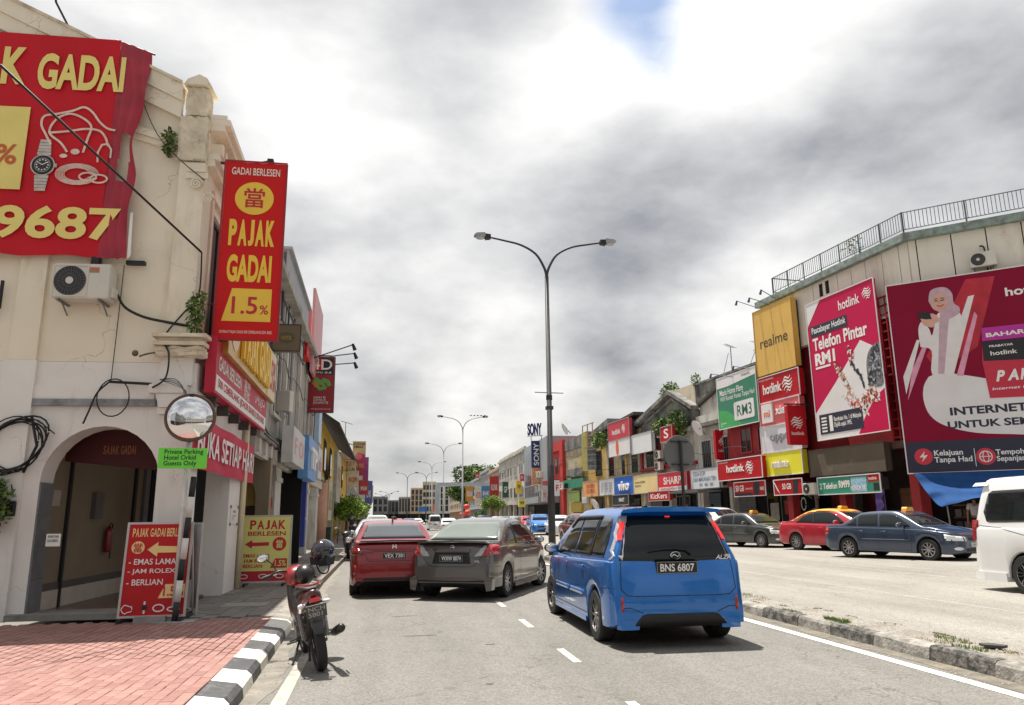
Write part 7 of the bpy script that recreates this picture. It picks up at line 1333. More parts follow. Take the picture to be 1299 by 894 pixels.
# overhead wires and extra hanging signs down both rows
for i,(x,y,w,h,z,mt,lb,tx) in enumerate(((13.6,100,1.2,2.6,4.2,M('xs1',(.45,.03,.03),.5,.1),'red hanging sign far down the right row above the clipped tree','KLINIK'),(14.0,112,1.3,2.2,4.0,M('xs2',(.05,.2,.4),.5,.1),'blue hanging sign far down the right row beyond the gantry','BANK'),(14.4,124,1.2,3.2,3.6,M('xs3',(.6,.58,.5),.5,.1),'cream hanging sign far down the right row beyond the gantry','HOTEL'),(14.6,140,1.4,3,4.4,M('xs4',(.55,.25,.04),.5,.1),'orange hanging sign far down the right row','KEDAI'),(-3.0,120,1.1,3.6,3.6,M('xs5',(.1,.12,.3),.5,.1),'dark blue hanging sign far down the left row','KLINIK'),(-3.2,136,1.2,3,4.2,M('xs6',(.5,.48,.42),.5,.1),'pale hanging sign far down the left row','GIGI'),(-2.9,90,1.0,1.6,4.2,M('xs7',(.4,.04,.03),.5,.1),'small red hanging sign between the TOY SUN and KEDAI EMAS signs','MAKAN'),(-2.75,58,.8,1.2,3.8,M('xs8',(.5,.45,.3),.6,.2),'small cream hanging sign over the small round tree','KOPI'))):
    sv=thing('hanging_sign',lb,'sign',at(x,y,z)); B('box',mt,sv,(0,w,0,.3,0,h)); text(sv,tx,w*.15,w*.85,h*.3,h*.6,whitep if i not in (2,5,7) else redp,-.01,.03); B('bracket',steel,sv,(w*.5,w+1.4,.12,.18,h+.02,h+.08)) if x>5 else B('bracket',steel,sv,(-1.0,w*.5,.12,.18,h+.02,h+.08))
for i,(s,z,out) in enumerate(((0.,6.7,.25),(.3,5.0,.3),(0,3.6,.2))):
    wire('facade_cable',['upper black cable sagging along the right row fronts','middle black cable sagging along the right row fronts','lower black cable sagging along the right row fronts'][i],fr('RB'),[(a,-out-.1,z+.12*math.sin(a*1.3+i)-(.18 if int(a)%2 else 0)) for a in range(0,37,2)],.018)
for i,(z,o_) in enumerate(((3.42,.28),(3.62,.2),(5.9,.12))):
    wire('facade_cable',['lower cable bundle along the arcade of the weathered left shophouse','upper cable bundle along the arcade of the weathered left shophouse','cable along the first floor of the weathered left shophouse'][i],fr('S'),[(5.5+a*1.1,-o_,z+.10*math.sin(a*1.7+i)-.12*(a%2)) for a in range(0,19)],.022 if i<2 else .012)

# shutters, glass fronts and goods inside the arcades of the right row
shm=[M('sh_a',(.20,.21,.22),.6,.1,2,dirt=.3),M('sh_b',(.07,.11,.16),.6,.1,2),M('sh_c',(.28,.25,.20),.6,.1,2,dirt=.3),M('sh_d',(.18,.05,.04),.6,.1,2)]
proto_s=None
for i,(pl,s,w,k,kind) in enumerate((('RB',30.4,2.6,0,'s'),('RB',22.2,3.0,2,'g'),('RB',26.1,3.1,1,'s'),('RB',15.0,2.4,3,'g'),('RB',18.2,2.7,0,'s'),('RB',11.0,2.7,2,'s'),('RB',34.2,2.6,1,'g'),('RF',70,5,0,'s'),('RF',60,4,2,'g'),('RF',76,5,1,'g'))):
    lab=['grey roller shutter under the coffee shop sign','glass shopfront under the pale yellow signboard','blue grey roller shutter under the SHARP signboard','glass shopfront under the list signboard','grey roller shutter under the VIVO signboard','beige roller shutter under the orange signboard','glass shopfront under the long hotlink sign','wide grey roller shutter under the glass fronted building','glass shopfront under the narrow stair tower','glass shopfront at the left under the glass fronted building'][i]
    g=thing('shopfront',lab,'shopfront',fr(pl,s,-1.7,.30))
    if kind=='s':
        for j in range(14): B('slat',shm[k],g,(0,w,-.02+.012*(j%2),.04,j*.18,j*.18+.17))
    else:
        B('frame',steel,g,(0,.06,-.03,.03,0,2.5),(w-.06,w,-.03,.03,0,2.5),(w*.5-.03,w*.5+.03,-.03,.03,0,2.5),(.06,w-.06,-.03,.03,2.42,2.5)); B('pane',glassm,g,(.06,w*.5-.03,-.01,.01,0,2.42),(w*.5+.03,w-.06,-.01,.01,0,2.42)); B('poster',shm[(k+1)%4] if i%2 else M('poster_pale',(.5,.48,.42),.6,.2,5),g,(w*.1,w*.4,-.02,-.011,.9,1.8)); B('poster',M('poster_red',(.4,.03,.03),.6,.2,5),g,(w*.6,w*.9,-.02,-.011,1.2,1.9))
for i,(s,z) in enumerate(((44,5.2),(50,7.6),(33,6.9),(20,5.0),(64,4.6))): acunit(fr('RF',s,.25,z),['air conditioner low on the pale weathered terrace building','air conditioner high on the pale weathered terrace building','air conditioner on the brown terrace building','air conditioner on the grey stained terrace building','air conditioner on the narrow stair tower'][i],1.2)
# ------------------------------------------------------------------ far right row (frame RF) and the end of the street
def fh(name,label,s0,s1,H,mat,**k): return house(name,label,'RF',s0,s1,H,mat,**k)
gg=M('grey_frame',(.30,.32,.34),.5,.1,1); gw=M('curtain_glass',(.06,.075,.085),.12,.2,.7,spec=.8)
GB=thing('glass_front_building','grey building with a tall dark glass front and the SONY signs','building',fr('RF'))
B('wall',gg,GB,(67.2,82.3,0,8,2.9,9.6)); B('arcade_back',dark,GB,(67.2,82.3,1.5,8,.3,2.89)); B('slab',gg,GB,(67.2,82.3,-1.0,-.002,2.9,3.5))
for k in range(7): B('glass_panel',gw,GB,(68.2+k*1.3,69.4+k*1.3,-.08,-.003,3.7,8.6))
for k in range(16): B('balcony_bar',gg,GB,(68.0+k*.9,68.06+k*.9,-.95,-.90,3.51,4.7))
B('balcony_rail',gg,GB,(67.9,82.2,-.96,-.88,4.701,4.78))
for k,(a,z) in enumerate(((78.5,4.0),(80.5,4.1),(79.4,5.5),(81.2,5.4))): acunit(fr('RF',a,.3,z),['white air conditioner at the lower left beside the SONY sign','white air conditioner at the lower right beside the SONY sign','white air conditioner at the upper left beside the SONY sign','white air conditioner at the upper right beside the SONY sign'][k],1.1)
sv=thing('brand_sign','tall dark blue vertical SONY sign over an orange panel','sign',at(15.43,80,6.65)); w=.95; h=9.51-6.65; nb=M('sony_blue',(.012,.03,.13),.5,.05); B('box',nb,sv,(0,w,0,.5,0,h)); sx=MB(); v,f=text_mesh('SONY',.03,0); sx.add([(w*.2+(1-b)*w*.6,-.01,h*.08+a*h*.84) for a,b in v],f); sx.build('lettering',whitep,sv)
B('lower_panel',M('sign_orange2',(.62,.25,.12),.5,.3,2),sv,(0,w,0,.4,-1.85,-.05)); text(sv,'SALE\nSHOP',w*.15,w*.85,-1.6,-.3,M('sign_cream2',(.70,.55,.34)),-.01,.03)
sv=thing('roof_letters','big blue SONY letters on a frame on the roof of the glass fronted building','sign',at(14.28,76,9.6,-30)); text(sv,'SONY',0,1.5,0,1.25,nb,-.0,.05,deep=.15); B('rail',steel,sv,(-.1,1.6,.0,.06,-.06,-.001)); B('post',steel,sv,(.3,.36,0,.06,-.5,-.061)); B('post',steel,sv,(1.4,1.46,0,.06,-.5,-.061))
fh('narrow_tower','pale narrow stair tower left of the glass fronted building',57.2,67.1,9.6,cols[3],floors=2,nwin=2,gf=3.2)
fh('terrace_building','pale weathered terrace building next to the narrow stair tower',42,57.1,9.7,cols[3],floors=2,nwin=5,gf=3.3); fh('terrace_building','brown weathered terrace building two along from the narrow stair tower',27.2,41.9,8.9,cols[2],floors=2,nwin=4,gf=3.3,wh=1.6); fh('terrace_building','grey stained terrace building three along from the narrow stair tower',12,27.1,9.6,cols[1],floors=3,nwin=5,gf=3.2,wh=1.1); 
fh('long_building','low grey terrace beyond the long pale building',-35,11.9,9.0,cols[1],floors=2,nwin=9,gf=3.3); fh('long_building','far tan terrace near the end of the right row',-90,-35.1,8.6,cols[2],floors=2,nwin=8,gf=3.3)
SX=[(14.04, 14.65, 3.99, 5.34), (13.59, 14.28, 2.52, 3.31), (15.02, 15.47, 5.48, 6.27), (13.8, 14.46, 3.79, 5.63), (14.21, 14.99, 4.96, 6.35), (15.19, 15.86, 8.14, 8.94), (15.25, 15.73, 2.98, 4.12), (13.85, 14.25, 3.18, 4.46)]
for i,(px0,px1,py0,py1,Y,mt,lab,tx) in enumerate(((655,662,610,626,82,M('sign_y1',(.68,.50,.05),.5,.1),'yellow hanging sign with black print left of the glass front','ray'),(658,666.5,633,643,78,M('sign_y2',(.70,.66,.12),.5,.1),'lemon square sign low beside the glass front','99'),(660,665,601,610,85,M('sign_p1',(.62,.08,.14),.5,.1),'small pink red sign above the yellow hanging sign','KFC'),(638,645,611,631,90,M('sign_g1',(.03,.09,.06),.5,.1),'dark green vertical sign right of the gantry','GP'),(600,606,618,629,125,M('sign_b1',(.06,.12,.28),.5,.1),'blue sign with a white dollar mark under the gantry beam','$'),(603,608,600,606,130,M('sign_r1',(.5,.05,.04),.5,.1),'small red sign by the top of the big tree','A'),(688,694,621,636,74,offw,'white panel sign beside the tall lamp post','TV'),(704,710,609,629,62,offw,'white vertical sign just right of the tall lamp post','F'))):
    sv=thing('hanging_sign',lab,'sign',at(0,0,0))
    a=SX[i]; sv.location=(a[0],Y,a[2]); w=a[1]-a[0]; h=a[3]-a[2]; B('box',mt,sv,(0,w,0,.4,0,h)); text(sv,tx,w*.2,w*.8,h*.3,h*.7,blackp if i in(0,1) else (whitep if i not in (6,7) else redp),-.01,.03)
for k,(px_,pz_) in enumerate(((12.41,3.14),(12.69,2.28),(11.97,1.93))):
    g=thing('lantern',['red lantern under the gantry','lower right red lantern by the far pavement','lower left red lantern by the far pavement'][k],'lantern',at(px_,118+k,pz_)); MB().ell((0,0,0),(.5,.5,.42),10,7).build('shade',M('lantern_red',(.62,.06,.03),.6,.1),g,True); MB().tube([(0,0,.4),(0,0,1.4)],.03,4).build('cord',blackp,g)
# end of the street
def eh(name,label,px0,px1,H,mat,y0=0,**k): return house(name,label,'E',px0,px1,H,mat,out=-y0,arc=False,**k)
beige=M('far_beige',(.45,.42,.36),.9,.1,.5); ora=M('far_orange',(.52,.40,.26),.9,.1,.5); fw=M('far_white',(.62,.62,.60),.9,.08,.5); fg=M('far_grey',(.27,.28,.29),.9,.2,.5); wd=M('far_window_frame',(.12,.12,.13),.7,.1)
eh('far_building','dull grey low block at the end of the street on the left',-3.8,1.1,8.36,fg,floors=2,nwin=3,winm=wd,wh=1.6)
eh('far_building','grey footbridge like block closing the street',1.1,4.74,7.3,M('far_grey2',(.22,.23,.25),.9,.2,.5),y0=8,floors=2,nwin=3,winm=wd,wh=1.6)
eh('far_building','pale grey office block with rows of windows at the end of the street',4.74,8.65,8.31,beige,y0=4,floors=3,nwin=4,winm=wd,wh=1.4)
eh('far_building','orange apartment block at the end of the street',8.65,12.58,11.15,ora,floors=4,nwin=3,winm=wd,wh=1.4)
eh('far_building','tall cream topped block right of the orange block',12.58,17.05,13.23,M('far_cream',(.56,.51,.40),.9,.08,.5),floors=4,nwin=4,winm=wd,wh=1.4)
eh('far_building','wide white office block behind the gantry',17.05,26.35,12.15,fw,y0=3,floors=4,nwin=6,winm=wd,wh=1.7)
eh('far_building','white block behind the right end of the gantry',26.35,40.37,10.54,beige,y0=3,floors=3,nwin=8,winm=wd,wh=1.7)
for i,(a,b,z0,z1,lab,mt) in enumerate(((11.29,14.18,3.61,5.16,'bright blue hoarding at the end of the street',M('hoarding_blue',(.02,.16,.50),.5,.1)),(16.01,16.8,3.58,6.17,'orange red vertical banner at the end of the street',M('banner_orange_red',(.62,.13,.05),.6,.1)))):
    g=thing('hoarding',lab,'sign',at(0,235,0)); B('panel',mt,g,(a*.904,b*.904,0,.3,1.5+(z0-1.5)*.904,1.5+(z1-1.5)*.904)); B('post',steel,g,(a*.904+.1,a*.904+.3,.31,.5,0,2.6)) ; B('post',steel,g,(b*.904-.3,b*.904-.1,.31,.5,0,2.6))
gt=thing('road_gantry','pale blue grey steel gantry spanning the right carriageway far ahead','gantry',at(0,111,0)); gtm=M('gantry_steel',(.42,.47,.52),.5,.1,1); x0,x1=7.31,17.6
B('beam',gtm,gt,(x0,x1,-.25,.25,6.0,6.5)); B('post',gtm,gt,(x0-.2,x0+.45,-.24,.24,.0,5.999)); B('post',gtm,gt,(x1-.45,x1+.2,-.24,.24,.0,5.999))
# trees
def rows(x): return x
tree('big_tree','big rounded green tree towering behind the far right shophouses',22.19,185,0,15.32,6.3,7000,.75,51,leafm,9.5,.5,clumps=16); tree('big_tree','lower dark tree left of the big rounded tree behind the gantry',18.02,178,0,10.96,4.2,3000,.7,52,leafm,6.5,.35,clumps=9)
tree('street_tree','clipped round green tree on the right pavement under the gantry',13.54,97,.3,4.0,1.55,4200,.19,53,bright,2.9,.12,clumps=12); tree('street_tree','low dark bush left of the clipped round tree',12.51,100,.3,2.4,1.0,1500,.18,54,leafm,1.5,.1,clumps=6)
# lamp posts on the median
lpm=M('lamp_post_steel',(.045,.045,.047),.55,.2,3,metal=.3); lph=M('lamp_head_grey',(.30,.31,.32),.4,.1)
def lamp(x,y,label,H=12.1,rz=0,base=True,light=False,birds=False,sc=1.):
    g=thing('street_lamp',label,'street lamp',at(x,y,.135,rz),'street lamps along the road'); pm_=lph if light else lpm; th_=1. if light is False else .9
    MB().tube([(0,0,0),(0,0,3.2),(0,0,3.22),(0,0,H-1.5)],[.135*th_,.125*th_,.105*th_,.075*th_],12).build('pole',pm_,g,True); B('access_door',pm_,g,(-.06,.06,-.145,-.09,.7,1.15))
    MB().tube([(0,0,H*.47),(0,0,H*.47+.18)],.12,10).build('collar',pm_,g) if sc==1. else None
    for s in (-1,1):
        P_=catm([(0,0,H-1.52),(s*.10,0,H-1.15),(s*.42,0,H-.62),(s*1.0,0,H-.28),(s*1.7,0,H-.12),(s*2.25,0,H-.02)],5); MB().tube(P_,[.055-.02*i/len(P_) for i in range(len(P_))],8).build('arm',pm_,g,True)
        h=MB(); h.poly([(s*2.2,H-.09),(s*2.42,H-.12),(s*2.42,H+.10),(s*2.2,H+.08)],-.10,.10); h.build('lamp_bracket',blackp,g)
        h=MB(); h.poly([(s*2.42,H-.04),(s*2.72,H-.05),(s*2.85,H+.02),(s*2.76,H+.10),(s*2.42,H+.13)],-.15,.15); o=h.build('lamp_head',lph,g); m_=MB(); m_.ell((s*2.60,0,H-.04),(.19,.13,.10),12,6); m_.build('lens',M('lamp_glass',(.45,.47,.46),.15,.1,coat=1),o,True)
    if birds:
        for k in range(5):
            b=thing('bird',['innermost','second','third','fourth','outermost'][k]+' of the five small dark birds on the right lamp arm','bird',at(x+.9+k*.38,y,.135+H+.12),'birds perched on the second street lamp'); MB().ell((0,0,0),(.10,.05,.06),8,6).build('body',blackp,b,True); MB().ell((.09,0,.06),(.04,.035,.035),6,5).build('head',blackp,b,True); MB().poly([(-.08,.02),(-.2,-.04),(-.08,-.02)],-.02,.02).build('tail',blackp,b)
    return g
g=lamp(6.02,27.6,'tall dark double armed lamp post on the median in the middle of the view',12.05); 
m_=MB(); m_.tube([(-.55,0,5.95),(.55,0,5.93)],.02,5); m_.build('cross_bar',steel,g); B('ring_clamp',lpm,g,(-.13,.13,-.13,.13,5.3,5.42))
for (x,y,lb,lg,bd) in ((8.3,83,'pale double armed lamp post with birds, second along the median',True,True),(8.55,114,'double armed lamp post, third along the median',True,False),(9.1,152,'double armed lamp post, fourth along the median',True,False),(9.9,188,'double armed lamp post, fifth along the median',False,False),(5.4,190,'distant double armed lamp post left of the others',False,False)): lamp(x,y,lb,12.3,0,light=lg,birds=bd,sc=.9)
for k,(px_,) in enumerate(((493,),(488,),(483,))):
    x=1.26; lamp(x-k*1.6,225+k*20,['faint lamp post at the end of the street, right one','faint lamp post at the end of the street, middle one','faint lamp post at the end of the street, left one'][k],9,0,light=False,sc=.9)
# road sign seen from behind
rs=thing('road_sign','round traffic sign seen from behind on a post on the median','sign',at(6.25,15.6,.14,12)); zc_=2.81-.14; m_=MB(); m_.lathe([(.001,0),(.385,0),(.39,.006),(.385,.012),(.001,.012)],40); o=m_.build('disc',M('sign_back_grey',(.13,.13,.13),.6,.08,2),rs); o.location=(0,0,zc_)
MB().tube([(0,-.06,0),(0,-.06,zc_+.27)],.035,10).build('post',M('post_black',(.02,.02,.022),.6,.1),rs); 
for z in (zc_-.24,zc_+.25): B('bracket',M('post_black',(.02,.02,.022)),rs,(-.22,.22,-.035,-.004,z-.012,z+.012))
# ------------------------------------------------------------------ vehicles in the scene
blue=paint('car_blue',(.004,.15,.52),.28,.5); greyp=paint('car_bronze_grey',(.105,.10,.095),.28,.5); redc=paint('car_red',(.24,.003,.008),.22,.35); whitec=paint('car_white',(.72,.72,.71),.3,0.); navyc=paint('car_navy',(.035,.055,.095),.3,.3); greyt=paint('car_grey_green',(.06,.066,.066),.35,.4); maroon=paint('car_maroon',(.13,.012,.02),.25,.3); silver=paint('car_silver',(.42,.43,.44),.3,.6); skyb=paint('car_bright_blue',(.01,.17,.55),.25,.2); dblue=paint('car_deep_blue',(.02,.025,.12),.25,.3)
tred=paint('taxi_red',(.42,.012,.03),.35,.1)
lit=M('brake_light_lit',(.85,.03,.03),.3,0,emit=.55)
clearl=M('lamp_clear_grey',(.42,.44,.46),.15,.25,16,coat=1.); darktrim=M('bumper_black',(.012,.012,.013),.6,.1)
# blue MPV
S=dict(MPV)
S['hm']=M('handle_chrome_blue',(.05,.13,.34),.2,.05,metal=.7)
S['mould']=[([(-.88,.50),(-.88,.56),(-.06,.56),(-.06,.50)],None),([(.0,.50),(.0,.56),(.92,.56),(.92,.50)],None)]
S['rwm']=glassm
S['rear']=[(-.74,.985),(-.735,1.06),(-.66,1.40),(-.62,1.50),(.62,1.50),(.66,1.40),(.735,1.06),(.74,.985),(.30,.975),(.26,.965),(-.26,.965),(-.30,.975)]
tl=[(.625,1.50),(.665,1.50),(.79,1.08),(.815,.98),(.80,.93),(.765,.905),(.745,.985),(.74,1.06),(.665,1.40)]
S['rmg']=.075
S['extra']=[
 ('high_brake_light',lit,'B',[(-.03,1.478),(-.03,1.492),(.03,1.492),(.03,1.478)],.014),
 ('reflector',redlens,'B',[(.68,.42),(.68,.58),(.71,.58),(.71,.42)],.012),('reflector',redlens,'B',mirror_pts([(.68,.42),(.68,.58),(.71,.58),(.71,.42)]),.012),
 ('plate_recess',lambda p:p,'B',[(-.36,.80),(-.31,.955),(.31,.955),(.36,.80),(.33,.78),(-.33,.78)],-.001),
 ('lower_grille',darktrim,'B',[(-.56,.27),(-.46,.375),(-.40,.39),(.40,.39),(.46,.375),(.56,.27)],.010)]
for ax in ('L','R'): S['extra'].append(('rain_visor',blackp,ax,[(-1.0,1.47),(-1.0,1.51),(.38,1.50),(.62,1.36),(.60,1.33),(.34,1.455)],.018))
S['extra']+= [('rear_quarter_frame',blackp,'L',[(-.98,1.0),(-.98,1.49),(-.93,1.49),(-.93,1.0)],.007),('rear_quarter_frame',blackp,'R',[(-.98,1.0),(-.98,1.49),(-.93,1.49),(-.93,1.0)],.007)]
S['lines']=[('B',[(-.68,.97),(-.70,.66),(-.62,.595),(-.50,.585),(.50,.585),(.62,.595),(.70,.66),(.68,.97)]),('L',[(-2.09,.68),(-1.72,.66),(-1.70,.62)]),('B',[(-.80,.455),(-.60,.46),(-.45,.40)]),('B',[(.80,.455),(.60,.46),(.45,.40)])]
S['polys']=[('rear_spoiler',lambda p:p,'x',[(-.64,1.535),(-.60,1.575),(-.3,1.605),(.3,1.605),(.60,1.575),(.64,1.535),(.3,1.548),(-.3,1.548)],-1.99,-1.70),('rear_skirt',lambda p:p,'z',[(-2.135,-.72),(-2.15,-.60),(-2.12,-.5),(-2.10,-.5),(-2.05,-.75)],.22,.33),('rear_skirt',lambda p:p,'z',[(-2.135,.72),(-2.05,.75),(-2.10,.5),(-2.12,.5),(-2.15,.60)],.22,.33),
 ('side_skirt',lambda p:p,'x',[(.80,.185),(.85,.185),(.852,.24),(.82,.26)],-.96,.98),('side_skirt',lambda p:p,'x',[(-.80,.185),(-.82,.26),(-.852,.24),(-.85,.185)],-.96,.98)]
root,Pj,body=car(S,'blue_mpv','bright blue people carrier seen from behind, its brake lights lit, plate BNS 6807',at(3.47,10.93,0,89),blue,style='ten',rimm=M('alloy_grey',(.30,.29,.28),.35,.05,5,metal=.9),plate_b='BNS 6807',mirm=blackp,steer=3)
# badge, script, wiper, aerial
corner_lamp(Pj,root,.99,1.50,lambda t:.105-.045*t,.05,'tail_lamp',clearl); corner_lamp(Pj,root,1.22,1.43,.022,.004,'brake_light',lit,.022,.022)
MB().tube([(-1.66,.22,1.60),(-1.64,.22,1.62)],.035,8).build('aerial_base',blackp,root); MB().tube([(-1.62,.22,1.60),(-1.73,.22,1.82)],[.009,.005],6).build('aerial',blackp,root) if False else None
MB().tube([(.05,.32,1.61),(.02,.32,1.64),(-.03,.32,1.78)],[.028,.018,.006],8).build('aerial',blackp,root)
h=Pj.hit('B',0,1.01)[0]; m_=MB(); m_.lathe([(.058,0),(.075,.004),(.058,.012)],24,Matrix.Translation((h.x-.014,0,1.035))@Matrix.Rotation(R(90),4,'Z')@Matrix.Scale(.72,4,(0,0,1))); m_.tube([(h.x-.02,.055,1.02),(h.x-.024,.02,1.05),(h.x-.024,-.02,1.022),(h.x-.02,-.055,1.05)],.009,5); m_.build('badge',chrome,root,True)
v,f=text_mesh('ALZA',.02,.3); hx=Pj.hit('B',-.6,.995)[0].x; MB().add([(hx-.012,-.50-a*.19,.985+b*.05) for a,b in v],f).build('lettering',chrome,root)
P1=[Pj.hit('B',y,z)[0]+Vector((-.03,0,0)) for y,z in ((-.20,1.05),(-.14,1.10),(0,1.115),(.15,1.11),(.33,1.085))]; MB().tube(P1,[.018,.014,.012,.010,.007],6).build('wiper',blackp,root,True)
# bronze grey sedan
S=dict(SEDAN); sky_glass=M('glass_sky_reflected',(.16,.19,.17),.06,.15,1.2,spec=.9)  # pale green base colour stands in for sky reflected in the rear glass
S['rwm']=sky_glass; S['hm']=chrome
S['rear']=[(-.70,1.075),(-.66,1.13),(-.53,1.385),(-.48,1.41),(.48,1.41),(.53,1.385),(.66,1.13),(.70,1.075)]
tl=[(.44,.80),(.47,.79),(.80,.83),(.81,1.0),(.70,1.0),(.62,.99)]; tr_=[(.60,.80),(.81,.83),(.815,1.0),(.70,1.0)]
S['extra']=[('tail_lamp',clearl,'B',tl,.010),('tail_lamp',clearl,'B',mirror_pts(tl),.010),('tail_lamp_red',redlens,'B',tr_,.018),('tail_lamp_red',redlens,'B',mirror_pts(tr_),.018),
 ('plate_recess',darktrim,'B',[(-.38,.665),(-.34,.86),(.34,.86),(.38,.665)],.004),('plate_garnish',lambda p:p,'B',[(-.36,.87),(-.36,.925),(.36,.925),(.36,.87)],.016),
 ('lower_grille',darktrim,'B',[(-.70,.20),(-.66,.36),(.66,.36),(.70,.20)],.012)]
for ax in ('L','R'): S['extra']+=[('side_tail_lamp',redlens,ax,[(-2.13,.84),(-2.08,1.0),(-1.80,.99),(-1.78,.95),(-1.86,.86)],.010),('pillar_trim',blackp,ax,[(-.53,.99),(-.57,1.37),(-.50,1.38),(-.44,.99)],.006)]
S['mould']=[([(-.85,.30),(-.85,.335),(.82,.335),(.82,.30)],None)]
S['lines']=[('B',[(-.66,.995),(-.60,.80),(-.46,.64),(-.38,.61),(.38,.61),(.46,.64),(.60,.80),(.66,.995)]),('L',[(-2.1,.62),(-1.75,.60)]),('R',[(-2.1,.62),(-1.75,.60)])]
S['polys']=[('boot_spoiler',lambda p:p,'x',[(-.72,1.035),(-.66,1.065),(0,1.085),(.66,1.065),(.72,1.035),(.66,1.035),(0,1.05),(-.66,1.035)],-2.16,-1.98),('side_skirt',lambda p:p,'x',[(.80,.16),(.865,.17),(.85,.27),(.82,.28)],-.88,.84),('side_skirt',lambda p:p,'x',[(-.80,.16),(-.82,.28),(-.85,.27),(-.865,.17)],-.88,.84),('rear_skirt',lambda p:p,'x',[(-.80,.20),(-.70,.18),(-.66,.36),(-.74,.44),(-.82,.40)],-2.24,-2.05),('rear_skirt',lambda p:p,'x',[(.80,.20),(.82,.40),(.74,.44),(.66,.36),(.70,.18)],-2.24,-2.05)]
S['pz']=.76
root,Pj,body=car(S,'grey_sedan','bronze grey saloon angled to the right beside the red car, plate WXW 8074',at(2.22,16.6,0,64),greyp,style='ten',plate_b='WXW 8074',steer=-8)
h=Pj.hit('B',0,.95)[0]; m_=MB(); m_.lathe([(.035,0),(.05,.006),(.035,.014)],20,Matrix.Translation((h.x-.014,0,.955))@Matrix.Rotation(R(90),4,'Z')); m_.box(h.x-.03,h.x-.018,-.055,.055,.948,.962); m_.build('badge',chrome,root,True)
for t_,y0,w_ in (('ALMERA',.56,.16),('VL',-.46,.10)):
    v,f=text_mesh(t_,.02,.2); q=Pj.hit('B',y0-.05,.89 if y0>0 else .72)[0].x; MB().add([(q-.01,y0-a*w_,(.90 if y0>0 else .69)+b*.035) for a,b in v],f).build('lettering',chrome,root)
# red sedan
S=dict(SEDAN); S['top']=[(-2.24,.36),(-2.235,.62),(-2.20,.86),(-2.12,1.02),(-2.02,1.05),(-1.75,1.06),(-1.50,1.13),(-1.10,1.30),(-.72,1.42),(-.35,1.46),(.05,1.465),(.42,1.42),(.80,1.27),(1.35,1.01),(1.6,.95),(1.98,.85),(2.15,.66),(2.20,.36)]; S['hw']=.873; S['plan']=[(a,b+.025) for a,b in SEDAN['plan']]
S['rwm']=M('glass_sky_grey',(.06,.07,.08),.05,.1,1,spec=.9)
S['rear']=[(-.66,1.10),(-.53,1.365),(-.48,1.385),(.48,1.385),(.53,1.365),(.66,1.10)]
tl=[(.42,.845),(.50,.91),(.80,.93),(.81,.80),(.62,.80),(.58,.845)]; 
S['extra']=[('tail_lamp',M('lamp_dark_red',(.14,.004,.008),.15,.1,coat=1.),'B',tl,.012),('tail_lamp',M('lamp_dark_red',(.14,.004,.008)),'B',mirror_pts(tl),.012),('tail_lamp_bar',redlens,'B',[(.60,.85),(.60,.89),(.80,.90),(.80,.86)],.020),('tail_lamp_bar',redlens,'B',mirror_pts([(.60,.85),(.60,.89),(.80,.90),(.80,.86)]),.020),
 ('reflector',lit if False else redlens,'B',[(.72,.44),(.73,.62),(.76,.62),(.765,.44)],.014),('reflector',redlens,'B',mirror_pts([(.72,.44),(.73,.62),(.76,.62),(.765,.44)]),.014),('lower_grille',darktrim,'B',[(-.72,.24),(-.55,.38),(.55,.38),(.72,.24)],.012)]
S['lines']=[('B',[(-.70,.99),(-.56,.80),(-.50,.69),(.50,.69),(.56,.80),(.70,.99)]),('B',[(-.42,.865),(.42,.865)])]
S['polys']=[('boot_spoiler',M('spoiler_dark',(.03,.008,.01),.3,.1,coat=.8),'x',[(-.70,1.045),(-.66,1.075),(0,1.085),(.66,1.075),(.70,1.045),(0,1.06)],-2.17,-2.0)]; S['pz']=.79
root,Pj,body=car(S,'red_sedan','dark red saloon stopped in the left lane, partly behind the grey one, plate VEX 7381',at(.17,17.75,0,91.2),redc,style='six',plate_b='VEX 7381',mirm=blackp)
MB().poly([(-.55,1.44),(-.62,1.445),(-.60,1.53),(-.54,1.50)],-.02,.02).build('shark_fin',maroon,root); h=Pj.hit('B',0,.95)[0]; MB().poly([(-.05,.92),(-.035,1.0),(-.02,1.0),(-.012,.965),(.012,.965),(.02,1.0),(.035,1.0),(.05,.92),(.03,.92),(.02,.945),(-.02,.945),(-.03,.92)],h.x-.018,h.x-.004,'x').build('badge',chrome,root)
# taxis
S=dict(OLD); tr6=M('alloy_silver')
car(S,'blue_taxi','dark blue saloon taxi with an orange roof light in front of the shops',at(15.55,21.4,.175,-70),navyc,group=None,style='ten',taxi=1,plate_f='HWC 886',mirm=navyc)
S=dict(SEDAN); S['sidelamp']=[('r',[(-2.16,.82),(-2.16,.98),(-1.98,.98),(-2.0,.82)]),('h',[(1.78,.68),(1.76,.80),(2.05,.74),(2.12,.66)])]
S['extra']=[('roof_panel',M('taxi_yellow',(.82,.42,.03),.35,.05,coat=.8),'T',[(-1.62,-.62),(-1.62,.62),(-.9,.60),(.50,.60),(.62,.0),(.50,-.60),(-.9,-.60)],.010),('roof_side',M('taxi_yellow',(.82,.42,.03)),'R',[(-1.80,1.03),(-1.25,1.27),(-.78,1.405),(-.3,1.46),(.2,1.45),(.2,1.405),(-.3,1.41),(-.74,1.365),(-1.05,1.255),(-1.40,1.06)],.012),('headlamp',lensm,'F',[(.40,.66),(.40,.76),(.74,.80),(.76,.66)],.008),('headlamp',lensm,'F',[(-.76,.66),(-.74,.80),(-.40,.76),(-.40,.66)],.008),('rear_pillar',blackp,'R',[(-.50,.985),(-.56,1.36),(-.50,1.375),(-.44,.98)],.007)]
